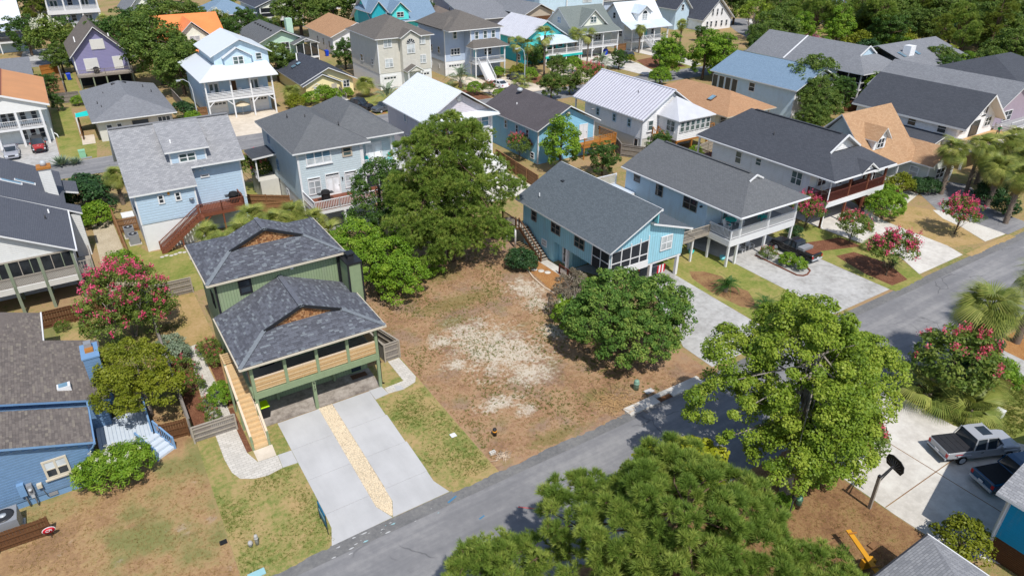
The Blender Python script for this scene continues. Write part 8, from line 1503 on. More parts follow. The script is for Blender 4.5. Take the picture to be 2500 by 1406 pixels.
FAN = [frond_fan(15, L, s, .03, d) for L, s, d in ((1.0, 1.9, .65), (1.1, 1.6, .8), (.9, 2.2, .5))]; PIN = [frond_pinnate(18, 1.3, .3, .03, d, a) for d, a in ((.5, .3), (.35, .4), (.65, .3))]; SAGO = [frond_pinnate(20, 1.2, .2, .016, d, a) for d, a in ((.25, .5), (.45, .45))]
def palm_proto(h, n=30, fan=True, r=.17, skirt=6, mat='lf_palm', mat2='lf_palm_dry', sc=(.9, 1.3), up=(-.5, 1.3), stem=.7, boots=True):
    e = bpy.data.objects.new('palm_proto', None); COL.objects.link(e); WM[e.name] = Matrix.Identity(4)
    V, t, mi = place_fronds(FAN if fan else PIN, n, h, up, stem, sc, skirt); put(bpy.data.objects.new('crown', quads_mesh('crown', V, [mat, mat2], t, mi)), e)
    L = [([(0, 0, 0), (.05, .03, h*.4), (.02, .06, h*.75), (0, 0, h)], [r*1.25, r, r, r*1.3])]
    if boots:
        for i in range(int(h*9)):
            a = i*2.4; z = .3+i*h/(h*9)*.92; L.append(([(r*.8*math.cos(a), r*.8*math.sin(a), z), (r*1.7*math.cos(a), r*1.7*math.sin(a), z+.16)], [.05, .03]))
    tubes('trunk', e, 'bark_palm', L, 7); return e
PROTO = []
def use(proto, name, label, cat, x, y, sc=1.0, group=None, rz=None, z=0):
    T = copy_thing(proto, (x, y, z), random.random()*6.28 if rz is None else rz, sc); T.name = name; tag(T, label, cat, group); return T
def shrub_proto(nc, lpc, rc, leaf, mat, shape=(1, 1, .8), flower=None, fl=.0, fls=.1, stems=True, bark='bark', up=.5, keep=1.0, low=-.2, inner=.6, lob=None, fl_top=True):
    e = bpy.data.objects.new('shrub_proto', None); COL.objects.link(e); WM[e.name] = Matrix.Identity(4)
    L = lob or [(0, 0, shape[2]*.85, *shape)]; me, C = crown(L, nc, lpc, rc, leaf, mat, flower=flower, fl_frac=fl, fl_size=fls, low=low, inner=inner, up=up, keep=keep, fl_top=fl_top); put(bpy.data.objects.new('crown', me), e)
    tubes('trunk', e, bark, limbs(C, (0, 0, 0), (0, 0, shape[2]), .06, 14, .1, .15), 5); return e
def tree_proto(lobes, nc, lpc, rc, leaf, mat, bark='bark', r=.2, pine_=False, stems=None, **kw):
    e = bpy.data.objects.new('tree_proto', None); COL.objects.link(e); WM[e.name] = Matrix.Identity(4)
    if pine_: me, C, P = pine_crown(lobes, nc, lpc, rc, leaf, mat, 14, .08, .4, -.4)
    else: me, C = crown(lobes, nc, lpc, rc, leaf, mat, **kw)
    put(bpy.data.objects.new('crown', me), e); h = max(l[2]+l[5]*.5 for l in lobes); st = [(Vector((a, b, 0)), Vector((c, d, k)), f) for a, b, c, d, k, f in stems] if stems else None
    tubes('trunk', e, bark, limbs(C, (0, 0, 0), (0, 0, h), r, 22, .35, .25, st)); return e
# ---- the big individual trees -------------------------------------------------
tree('sweetgum_tree', 'large bright yellow-green sweetgum beside the street in the right foreground', 30.9, 16.7,
     [(0, .4, 8.6, 3.6, 3.4, 3.4), (-3.9, 2.4, 6.6, 2.3, 2.2, 1.9), (.3, -.5, 7.2, 3.0, 2.6, 2.0), (4.6, .2, 7.6, 2.5, 2.0, 1.6), (2.0, 2.8, 9.4, 2.6, 2.4, 2.0), (-.4, -2.4, 5.6, 2.5, 1.9, 1.7), (-2.9, -1.0, 5.2, 2.2, 2.0, 1.5), (6.0, 1.4, 7.0, 1.8, 1.6, 1.1), (.3, 1.2, 11.4, 2.0, 2.0, 1.3), (-1.8, 3.8, 8.6, 2.0, 1.8, 1.5), (1.6, -1.6, 6.6, 2.1, 1.8, 1.5), (4.2, 3.0, 8.6, 1.8, 1.6, 1.1), (7.0, -.2, 6.6, 1.6, 1.4, 1.0), (.2, -1.9, 4.4, 2.2, 1.6, 1.2), (2.4, -.8, 5.0, 2.0, 1.8, 1.3), (-1.6, -.2, 4.4, 2.0, 1.8, 1.2), (4.6, -1.6, 6.0, 1.4, 1.2, .9)],
     700, 200, .56, .14, 'lf_gum', 'bark_pale', .3, (0.2, .4, 11.5), 60, asp=.8, keep=.9, low=-.5, inner=.5)
pine('pine_tree', 'big near pine with long needle tufts filling the bottom centre', 18.6, 14.2,
     [(0, 0, 7.6, 3.2, 3.0, 1.8), (-2.6, 4.2, 5.6, 2.0, 1.8, 1.3), (-2.4, 1.2, 6.6, 2.2, 2.0, 1.4), (1.2, 2.2, 7.4, 2.2, 1.8, 1.4), (2.8, -.6, 6.8, 2.0, 1.9, 1.4), (-1.8, -2.4, 6.4, 2.4, 2.2, 1.5), (-3.8, 2.2, 4.4, 1.7, 1.5, 1.0), (2.0, -2.8, 6.2, 2.0, 1.8, 1.4), (-.5, 3.2, 6.0, 2.0, 1.4, 1.2), (-3.2, -1.0, 5.0, 2.0, 1.8, 1.2)],
     400, 22, .42, .32, .3, mat='lf_pine', K=28, wid=.034, n=70, twigs=900)
pine('pine_tree', 'small young pine at the bottom edge left of the big pine', 11.6, 19.0, [(-.4, .4, 3.6, 1.5, 1.3, 1.2), (.8, .2, 3.4, 1.5, 1.2, 1.0), (-1.4, .6, 3.2, .9, .9, .8), (2.2, -.4, 3.4, 1.3, 1.1, 1.0)], 80, 24, .5, .28, .12, mat='lf_pine', K=24, wid=.03, n=24, twigs=150)
pine('pine_tree', 'small pine at the bottom edge right of the big pine', 22.6, 9.6, [(0, 0, 5.2, 1.8, 1.6, 1.1), (-1.0, -1.4, 5.2, 1.8, 1.6, 1.2), (.4, -1.6, 4.6, 1.5, 1.5, 1.0)], 100, 24, .6, .28, .18, mat='lf_pine', K=24, wid=.03, n=30, twigs=250)
tree('maple_tree', 'small yellow-green maple behind the big near pine', 22.4, 18.4, [(0, 0, 4.4, 3.4, 1.8, 1.3), (1.8, 0, 4.2, 1.8, 1.5, 1.1), (-2.6, .6, 3.4, 1.4, 1.0, .9)], 110, 110, .5, .2, 'lf_yellow', 'bark_pale', .14, n=24, asp=.85)
pine('pine_tree', 'tall pine in the middle between the decks and the empty lot', 28.5, 55.0,
     [(.2, .5, 12.6, 3.2, 3.0, 1.9), (-1.8, .6, 11.0, 3.0, 2.8, 1.8), (2.4, 1.2, 11.4, 3.0, 2.6, 1.6), (-3.4, 0, 8.4, 2.8, 2.6, 1.7), (3.6, -.2, 8.6, 2.6, 2.4, 1.4), (0, -1.8, 8.8, 2.8, 2.4, 1.7), (-2.8, -1.2, 5.8, 2.6, 2.2, 1.6), (2.0, -2.0, 5.6, 2.8, 2.2, 1.5), (5.4, -.4, 6.8, 2.6, 2.0, 1.1), (-.5, -2.4, 3.4, 2.4, 2.0, 1.5), (3.0, -2.8, 3.0, 2.0, 1.8, 1.2), (-4.4, .8, 7.4, 2.0, 2.0, 1.2), (0, 0, 7.0, 3.6, 3.2, 3.0), (-2.2, -2.4, 4.2, 2.6, 2.2, 2.0), (1.0, -2.6, 4.6, 2.8, 2.0, 2.0), (0, 0, 10.4, 3.2, 3.0, 2.2), (-4.8, -.8, 5.4, 2.4, 2.2, 2.0), (-4.4, -2.2, 3.2, 2.2, 2.0, 1.6)],
     860, 22, .66, .28, .34, mat='lf_pine', K=22, wid=.04, n=80, twigs=400, inner=.5)
tree('vine_covered_tree', 'dark vine-covered tree left of the tall pine', 24.2, 62.0, [(0, 0, 6.4, 3.0, 2.8, 2.4), (1.8, -1.6, 4.6, 2.8, 2.4, 2.4), (-1.6, -1.6, 4.0, 2.4, 2.2, 2.2), (3.2, -4.2, 4.4, 2.6, 2.4, 2.6), (4.0, -5.4, 2.6, 2.6, 2.0, 2.2), (1.0, 0, 8.2, 1.8, 1.8, 1.2)], 300, 90, .55, .2, 'lf_dark', 'bark', .22, n=24)
tree('bright_green_thicket', 'bright green wax myrtle thicket right of the chimney', 19.6, 52.4, [(0, 0, 3.2, 3.4, 2.8, 2.6), (1.8, -1.0, 2.2, 2.6, 2.2, 1.9), (-1.6, 1.6, 3.8, 2.4, 2.4, 2.0), (2.2, 1.8, 3.2, 2.6, 2.4, 2.0), (1.2, -2.4, 1.4, 1.8, 1.4, 1.3), (-.4, 3.2, 4.6, 2.2, 2.0, 1.5)], 330, 100, .5, .19, 'lf_bright', 'bark', .12, n=30, cat='shrub')
tree('round_shrub', 'low green shrub at the foot of the tall pine', 25.6, 53.6, [(0, 0, .9, 1.6, 1.3, 1.0)], 50, 90, .35, .15, 'lf_bright', n=10, r=.06, cat='shrub')
tree('magnolia_tree', 'broad glossy dark green domed tree on the empty lot', 32.6, 33.6, [(0, 0, 2.9, 4.7, 4.3, 3.1), (2.0, -.6, 3.4, 3.0, 3.2, 2.6), (-2.2, .8, 3.0, 2.6, 2.8, 2.4), (.4, 2.2, 3.6, 3.2, 2.4, 2.4), (-.6, -2.0, 2.4, 3.4, 2.4, 2.2)], 560, 80, .48, .2, 'lf_magnolia', 'bark', .3, n=26, asp=.55, low=-.3, inner=.75)
tree('dead_vine_shrub', 'half-dead brownish shrub beside the domed tree', 31.9, 39.6, [(0, 0, 1.5, 1.9, 2.2, 1.4), (1.6, 2.4, 1.6, 1.6, 1.6, 1.3), (2.8, 3.8, 1.3, 1.2, 1.2, 1.1)], 110, 60, .4, .15, 'lf_brownish', 'bark_pale', .07, n=40, keep=.85, cat='shrub'); tree('flowering_shrub', 'green shrub dotted with white flowers left of the domed tree', 30.6, 38.0, [(0, 0, 1.4, 1.4, 2.0, 1.3), (.8, 1.8, 1.2, 1.0, 1.2, 1.0)], 80, 80, .35, .15, 'lf_bright', n=12, r=.06, cat='shrub', flower='fl_white', fl_frac=.08, fl_size=.08)
tree('crape_myrtle', 'large crape myrtle covered in hot pink blooms beside the plank fence', -.2, 56.6, [(0, 0, 3.6, 3.2, 2.9, 2.4), (-1.4, -.6, 2.8, 2.1, 2.0, 1.7), (1.5, -.8, 3.0, 2.0, 2.0, 1.8), (.2, 1.6, 4.2, 2.4, 2.2, 1.7), (-.2, -2.2, 2.4, 2.6, 1.6, 1.4)], 300, 70, .5, .17, 'lf_myrtle', 'bark_pale', .09, n=30, flower='fl_pink', fl_frac=.5, fl_size=.14, stems=[(0, 0, -1.4, -.6, 4, .09), (.2, .1, 1.5, -.4, 4.2, .09), (0, .2, .2, 1.2, 4.8, .09)])
tree('olive_green_tree', 'olive green tree leaning over the blue house deck', -.6, 45.2, [(0, .2, 3.6, 2.4, 2.3, 1.7), (-1.0, -1.3, 3.2, 1.9, 1.8, 1.3), (.8, -1.3, 2.8, 1.7, 1.7, 1.2), (-.5, 1.7, 3.9, 1.9, 1.8, 1.2)], 240, 90, .42, .15, 'lf_olive', 'bark_pale', .14, n=34)
tree('oleander_bush', 'large oleander bush with pale flowers in front of the blue house', -3.1, 39.0, [(0, 0, 1.2, 1.9, 1.4, 1.3), (.7, .3, 1.3, 1.4, 1.2, 1.2), (-.9, .2, 1.3, 1.4, 1.1, 1.15)], 170, 80, .42, .2, 'lf_bright', n=20, r=.06, cat='shrub', asp=.3, flower='fl_white', fl_frac=.1, fl_size=.07)
# ---- prototypes -----------------------------------------------------------------
OAK = [tree_proto([(0, 0, 2.8, 3.2, 3.0, 1.8), (0, 0, 5.4, 4.2, 4.0, 3.4), (-2.6, 1.2, 5.4, 2.6, 2.6, 2.2), (2.8, -.8, 5.8, 2.8, 2.6, 2.4), (.5, 1.5, 8.2, 3.0, 2.8, 2.0), (.6, -2.4, 4.6, 2.6, 2.2, 1.9)], 220, 70, .8, .34, 'lf_oak', r=.3, keep=.95),
       tree_proto([(0, 0, 2.4, 2.9, 2.8, 1.7), (0, 0, 4.8, 3.6, 3.4, 3.2), (1.8, 1.4, 6.4, 2.6, 2.4, 2.0), (-2.0, -.8, 4.6, 2.4, 2.6, 2.0), (.2, -1.8, 7.4, 2.2, 2.0, 1.6)], 160, 70, .75, .32, 'lf_dark', r=.26, keep=.94),
       tree_proto([(0, 0, 2.6, 2.7, 2.6, 1.7), (0, 0, 5.2, 3.4, 3.2, 3.4), (1.6, 0, 4.6, 2.6, 2.8, 2.2), (-1.6, 1.2, 6.4, 2.2, 2.4, 2.2), (0, 0, 8.8, 1.8, 1.8, 1.4)], 150, 70, .75, .32, 'lf_bright', r=.24, keep=.94)]
LOOSE = tree_proto([(0, 0, 6.0, 3.6, 3.4, 2.4), (-2, .6, 5.0, 2.2, 2.2, 1.6), (2.2, .2, 5.6, 2.0, 2.2, 1.6), (.2, .4, 7.8, 2.2, 2.2, 1.2)], 90, 60, .75, .32, 'lf_gum', 'bark_pale', .16, stems=[(0, 0, -1.6, 0, 6, .16), (.2, 0, 1.6, .4, 6.4, .16), (0, .2, .2, .8, 7, .14)], keep=.9)
PINES = [tree_proto([(0, 0, 9.6, 2.6, 2.6, 1.7), (1.2, .6, 11.4, 2.0, 2.0, 1.4), (-1.4, -.4, 7.6, 2.4, 2.2, 1.4), (1.6, -.8, 6.6, 2.2, 2.0, 1.3), (0, .4, 12.8, 1.2, 1.2, .9)], 110, 14, .7, .4, 'lf_pine2', 'bark_pine', .26, True), tree_proto([(0, 0, 8.2, 3.0, 2.8, 2.0), (1.4, 1.0, 10.2, 2.2, 2.0, 1.4), (-1.8, .6, 6.4, 2.4, 2.2, 1.6)], 100, 14, .75, .4, 'lf_pine', 'bark_pine', .26, True)]
MYR = {'pink': shrub_proto(90, 46, .42, .17, 'lf_myrtle', (1.7, 1.6, 1.3), 'fl_pink', .75, .12, lob=[(0, 0, 2.3, 1.7, 1.6, 1.1), (.5, .3, 2.7, 1.1, 1.1, .8), (-.7, -.3, 2.2, 1.1, 1.1, .8)]), 'rose': shrub_proto(100, 46, .45, .18, 'lf_myrtle', (1.8, 1.7, 1.4), 'fl_rose', .3, .1, lob=[(0, 0, 2.1, 1.9, 1.8, 1.4)]), 'white': shrub_proto(110, 50, .45, .2, 'lf_myrtle', (1.8, 1.7, 1.4), 'fl_white', .18, .13, lob=[(0, 0, 2.5, 1.9, 1.8, 1.5)]), 'mauve': shrub_proto(100, 46, .45, .18, 'lf_myrtle', (1.8, 1.7, 1.4), 'fl_mauve', .6, .14, lob=[(0, 0, 2.1, 1.9, 1.8, 1.5)])}
SH = {'green': shrub_proto(60, 60, .32, .13, 'lf_bright', (1, 1, .85)), 'dark': shrub_proto(60, 60, .32, .13, 'lf_deep', (1, 1, .85)), 'olive': shrub_proto(60, 60, .32, .13, 'lf_olive', (1, 1, .85)), 'rose': shrub_proto(46, 46, .3, .11, 'lf_myrtle', (1, 1, .8), 'fl_rose', .3, .05), 'clipped': shrub_proto(150, 60, .2, .09, 'lf_bright', (1, 1, .9), inner=.85), 'grey': shrub_proto(50, 50, .32, .13, 'lf_silver', (1, 1, .8))}
SAB = [palm_proto(4.6, 62, True, .2, 18, sc=(.8, 1.1)), palm_proto(5.6, 58, True, .18, 16, sc=(.8, 1.1)), palm_proto(3.6, 84, True, .22, 26, sc=(.75, 1.05))]; TALL = palm_proto(6.6, 26, True, .15, 5, sc=(1.0, 1.4), boots=False); PALMETTO = palm_proto(.5, 30, True, .16, 4, up=(-.1, 1.35), stem=.9, sc=(.8, 1.15), boots=False); PINDO = palm_proto(1.2, 34, False, .25, 6, mat='lf_silver', up=(-.1, 1.3), stem=.5, sc=(1.2, 1.7)); 
def sago_proto():
    e = bpy.data.objects.new('sago_proto', None); COL.objects.link(e); WM[e.name] = Matrix.Identity(4); V, t, mi = place_fronds(SAGO, 46, .45, (-.05, 1.2), .1, (.8, 1.1)); put(bpy.data.objects.new('crown', quads_mesh('crown', V, ['lf_sago'], t, mi*0)), e); tubes('trunk', e, 'bark_palm', [([(0, 0, 0), (0, 0, .5)], [.2, .22])], 8); return e
SAGOP = sago_proto()
def agave_proto():
    e = bpy.data.objects.new('agave_proto', None); COL.objects.link(e); WM[e.name] = Matrix.Identity(4); V = []
    for i in range(46):
        a = i*2.4; el = .25+1.0*(i/46); d = np.array([math.cos(a)*math.cos(el), math.sin(a)*math.cos(el), math.sin(el)]); s = np.array([-math.sin(a), math.cos(a), 0]); l = 1.3*(1-.25*i/46); V.append([d*.05-s*.07, d*l*.5-s*.1, d*l, d*l*.5+s*.1])
    put(bpy.data.objects.new('crown', quads_mesh('crown', np.array(V), ['lf_silver'], RNG.random(46))), e); tubes('trunk', e, 'bark_palm', [([(0, 0, 0), (0, 0, .25)], [.15, .12])], 8); return e
AGAVE = agave_proto()
PROTO = [OAK[0], OAK[1], OAK[2], LOOSE, *PINES, *MYR.values(), *SH.values(), *SAB, TALL, PALMETTO, PINDO, SAGOP, AGAVE]
# ---- placing ----------------------------------------------------------------------
def P_(p, name, cat, items, group=None):
    for it in items: use(p if not isinstance(p, list) else p[it[4] if len(it) > 4 else 0], name, it[3], cat, it[0], it[1], it[2], group)
P_(SAB, 'sabal_palm', 'palm', [(88.6, 38.7, 1.2, 'leftmost sabal palm in front of the tan-roofed wing', 0), (91.6, 37.2, 1.1, 'second sabal palm from the left in front of the tan-roofed wing', 1), (89.4, 33.6, 1.3, 'sabal palm rising behind the birdbath', 2), (85.9, 29.9, 1.2, 'front sabal palm at the street corner by the gravel bed', 0), (94.5, 36, 1.1, 'sabal palm below the white deck', 1), (97.5, 34.5, 1.15, 'tall sabal palm at the right edge below the deck', 1), (93.2, 32.6, 1.2, 'golden sabal palm at the right edge', 0), (91.2, 35.2, 1.2, 'sabal palm in the middle of the golden cluster', 2), (96, 38.2, 1.1, 'sabal palm tucked against the white deck', 2), (95.4, 33.6, 1.1, 'sabal palm between the golden ones', 0), (99.5, 36.6, 1.1, 'rearmost sabal palm at the right edge', 1), (52.6, 17.2, 1.6, 'shaggy broad sabal palm across the street on the right', 2), (60.7, 17.2, 1.3, 'sabal palm cut by the right edge', 0), (2.7, 88.2, .95, 'bent palm left of the pale blue house', 2), (118.2, 127.3, .95, 'palm before the white house with arched dormer', 1), (132.4, 128, .95, 'palm right of the white front stairs', 1), (99.2, 127.4, 1.05, 'left palm before the grey-green porch', 1), (13.2, 206, 1.1, 'palm at the corner of the twin porch house', 0), (4.5, 192, 1.0, 'palm behind the purple roof', 1), (186, 150, 1.3, 'pale palm beyond the street bend', 1), (50, 199, .9, 'left pindo-like palm below the screened porch house', 2), (53, 198, .9, 'right palm below the screened porch house', 2)])
use(SAB[2], 'sabal_palm', 'shaggy palm beside the white porch house', 'palm', 33.8, 123, 1.15, None, 0, -2.2); use(SAB[2], 'sabal_palm', 'shaggy palm right of the yellow house', 'palm', 46.6, 121.4, 1.2, None, 1, -2.2)
P_(TALL, 'cabbage_palm', 'palm', [(80, 122, .95, 'left slim palm in front of the aqua house'), (84.8, 119, 1.2, 'tall slim palm in front of the aqua porch'), (97.4, 120.8, 1.0, 'slim palm right of the aqua porch'), (82.2, 121.4, .9, 'second slim palm in front of the aqua house'), (54.6, 200, .7, 'small palm under the screened porch house')])
P_(SAB, 'palmetto', 'palm', [(9.0, 63.5, 0.94, 'leftmost palmetto behind the green house', 2), (11.2, 64.6, 1.01, 'second palmetto behind the green house', 2), (12.6, 66.8, 1.08, 'tall palmetto between the rear decks', 2), (14.4, 65.2, 1.01, 'palmetto right of centre behind the green house', 2), (16.6, 66.4, 1.01, 'palmetto beside the white deck post', 2), (18.2, 65, 0.86, 'rightmost palmetto behind the green house', 2), (8.4, 67.2, 0.86, 'palmetto beside the red-brown stair foot', 2)])
P_(PALMETTO, 'palmetto', 'palm', [(47.6, 14.4, 1.1, 'low palmetto under the crape myrtle across the street'), (50.2, 15.2, 1.2, 'dark palmetto behind the white box'), (46.9, 17.0, 1.3, 'small palmetto at the street edge'), (20.0, 66.4, .9, 'small yellowish palmetto near the trough planter'), (75.6, 113.4, 1.2, 'low palm at the foot of the street lamp'), (66.8, 33.8, .7, 'small spiky plant behind the pink crape myrtle')])
P_(PINDO, 'pindo_palm', 'palm', [(64.9, 118.6, 1.2, 'silvery pindo palm before the slate blue house'), (47.4, 113, 1.15, 'silvery pindo palm beside the black pickup'), (98.8, 117.4, 1.0, 'pindo palm in the far front garden')])
P_(SAGOP, 'sago_palm', 'palm', [(46.9, 35.9, 1.1, 'left sago palm on the lawn beside the drive'), (47.1, 31.6, 1.05, 'right sago palm nearer the street'), (64.6, 30.4, .7, 'sago in the mulch bed under the crape myrtle')])
P_(AGAVE, 'agave', 'plant', [(-2.5, 107.6, 1.5, 'blue-grey agave at the end of the parking slab'), (-.9, 107.2, 1.1, 'pale agave right of the larger agave')])
P_(MYR['pink'], 'crape_myrtle', 'tree', [(65.4, 41.2, 1.05, 'pink crape myrtle between the two porches'), (78.0, 31.4, 1.15, 'pink crape myrtle on the tan lawn with gravel ring'), (62.6, 29.8, 1.25, 'pink crape myrtle beside the street and mulch bed'), (37.6, 12.6, .1, 'tiny pink sprout by the drive')][:3]); P_(MYR['rose'], 'crape_myrtle', 'tree', [(48.4, 16.4, 1.5, 'red-flowered crape myrtle across the street'), (66.2, 36.2, .95, 'thin crape myrtle beside the pale drive'), (35.6, 16.4, 1.2, 'pink crape myrtle tucked behind the sweetgum'), (82.4, 101, 1.55, 'pink-flecked crape myrtle behind the ribbed roof'), (51.2, 77.2, 1.0, 'dusty pink crape myrtle beside the sky blue house'), (17.3, 84.6, 1.3, 'reddish crape myrtle left of the grey-green house'), (66.6, 110.8, .7, 'small red crape myrtle in front of the white sedan'), (94.4, 130.2, .9, 'rust-tinged myrtle by the aqua house'), (46.6, 48.4, .8, 'red-tipped myrtle between the teal and white houses')])
P_(MYR['white'], 'crape_myrtle', 'tree', [(.6, 182, 2.2, 'white-blossomed crape myrtle behind the grey flat roof'), (38, 196, 1.7, 'white-blossomed tree behind the orange roof')]); P_(MYR['mauve'], 'crape_myrtle', 'tree', [(134, 92, 1.9, 'mauve crape myrtle behind the grey dutch gable roof')])
P_(SH['clipped'], 'clipped_bush', 'shrub', [(75.3, 38.2, 1.9, 'big round clipped bush beside the grey bin'), (99, 99.9, 2.0, 'tall clipped round bush by the far street'), (4.05, 43.9, .95, 'round bright green bush beside the wooden stair'), (67.2, 108.9, .8, 'left clipped ball by the white sedan'), (68.6, 109.6, .7, 'right clipped ball by the white sedan'), (64.6, 112.4, 1.4, 'clipped mound beside the pindo palm'), (91.5, 118, 1.9, 'clipped dome before the aqua porch')])
P_(OAK, 'oak_tree', 'tree', [(17.0, 150, 1.35, 'big spreading oak right of the purple house', 0), (11.5, 165, 1.25, 'tall oak behind the purple house', 1), (19, 140, 1.0, 'oak right of the ranch roof', 0), (21.5, 176, 1.3, 'oak left of the orange roof', 0), (17.5, 184, 1.2, 'dark oak behind the orange roof', 1), (33.5, 170, 1.0, 'oak right of the orange roof', 1), (36.8, 142, .75, 'green tree right of the white porch house', 0), (52.2, 145.8, .72, 'dark round tree left of the tall taupe house', 1), (57, 190, 1.25, 'left dense oak behind the tan roof', 0), (66, 190, 1.3, 'middle dense oak behind the tan roof', 0), (74, 192, 1.2, 'right dense oak behind the turquoise house', 1), (110.3, 99.4, .95, 'large bright green tree beside the far street', 2), (116, 102, .85, 'second bright green tree beside the far street', 2), (99.5, 64.2, .62, 'olive tree behind the charcoal ridge', 0), (95, 62.6, .5, 'low olive tree left of the tan ridge', 0), (112.6, 96.6, .9, 'front bright green tree by the far street', 2), (104.5, 103.5, .9, 'shorter green tree beside the far street', 2), (107.4, 73.4, .95, 'olive tree in front of the light blue roof', 0), (104.2, 68.6, .7, 'low tree beside the tan hip roof', 0), (111, 69.6, .75, 'dark cedar-like tree before the white gable', 1), (103.8, 86, .55, 'bright tree by the blue porch windows', 2), (119.9, 68.4, .6, 'bright leafy tree by the screened porches', 2), (53.2, 70.3, .75, 'bright green tree in front of the sky blue house', 2), (57, 66.2, .5, 'small dark tree behind the teal roof', 1), (67.8, 67.2, .45, 'bushy tree at the foot of the orange stair', 1), (86, 116, .45, 'dense low tree before the aqua porch', 0), (74.4, 102, .5, 'broad low tree behind the dusky roof', 0), (79.5, 103.2, .4, 'low green tree beside the far street', 0), (102.2, 115.8, .48, 'round tree in the far front garden', 1), (111.2, 112.8, .5, 'round tree beside the mulch bed', 1), (115.6, 112, .45, 'low tree right of the mulch bed', 0), (-3.4, 196, 1.0, 'oak behind the mint shed', 1), (3, 200, .9, 'dark oak below the twin porches', 1), (143, 131, .45, 'tree right of the white dormer house', 1), (150, 120, .5, 'dark tree at the street bend', 1), (133, 103, .9, 'oak behind the grey dutch gable roof', 0), (141, 106, 1.1, 'broad oak behind the grey dutch gable roof', 0), (128.5, 100.5, .8, 'oak at the corner of the light blue roof', 1), (44.5, 192, .9, 'oak right of the blue roof cottage', 1), (32, 196, 1.0, 'oak behind the orange ridge', 0), (95, 196, .8, 'oak left of the slate grey gables', 1), (1.5, 172, .6, 'small tree by the tan gate', 0), (-1.8, 150, .5, 'small tree right of the flat grey roof', 1), (-1.2, 139, .35, 'bush beside the copper roof', 1), (45.4, 179, .8, 'tree behind the mint roof', 1), (89.5, 128.4, .45, 'rusty leafed tree left of the aqua porch', 0), (86.6, 126, .5, 'leafy tree at the aqua house corner', 1), (61.6, 12.4, .5, 'yellowish tree at the right edge across the street', 2), (64, 14.6, .5, 'dark tree at the right edge across the street', 1)])
P_(LOOSE, 'loose_tree', 'tree', [(154.8, 125, 1.15, 'airy multi-stemmed tree by the street bend')])
P_(PINES, 'pine_tree', 'tree', [(-.4, 219, .75, 'tall pine in the top left corner', 0), (-7, 224, .7, 'second pine in the top left corner', 1)])
k = 0
GR = [(172, 146), (168, 128), (176, 122), (186, 128), (172, 160), (196, 112), (160, 104), (168, 96), (176, 104), (186, 96), (152, 108)]
for i, (x, y) in enumerate(GR): use(OAK[(0, 0, 2, 1)[i % 4]], 'oak_tree', 'oak in the leafy belt beyond the grey roofs', 'tree', x, y, random.uniform(.85, 1.25), 'oaks beyond the grey roofs')
rs = random.Random(3)
for i in range(120):
    x = 160+rs.random()*120; y = 62+rs.random()*78-(x-160)*.1
    if 196 < x < 216 and 118 < y < 142: continue
    use(PINES[i % 2] if i % 3 else OAK[i % 3], 'pine_tree' if i % 3 else 'oak_tree', ('tall pine in the wood at the upper right' if i % 3 else 'broadleaf tree in the wood at the upper right'), 'tree', x, y, rs.uniform(.6, 1.25), 'pines of the wood at the upper right' if i % 3 else 'broadleaf trees of the wood at the upper right')
for i in range(26):
    x = 126+rs.random()*34; y = 66+rs.random()*8 if x > 146 else 90+rs.random()*8
    use(OAK[i % 3], 'oak_tree', 'bushy tree behind the right-hand roofs', 'tree', x, y, rs.uniform(.45, .75), 'bushy trees behind the right-hand roofs')
for i in range(70):
    x = 156+rs.random()*110; y = 60+rs.random()*76-(x-160)*.1; use(SH[('green', 'dark', 'olive')[i % 3]], 'undergrowth_bush', 'undergrowth bush in the wood at the upper right', 'shrub', x, y, rs.uniform(2, 4), 'undergrowth of the wood')
for i in range(22):
    x = -20+rs.random()*260; y = 236+rs.random()*50; use(OAK[i % 3], 'oak_tree', 'distant tree along the top edge', 'tree', x, y, rs.uniform(1, 1.5), 'distant trees along the top edge')
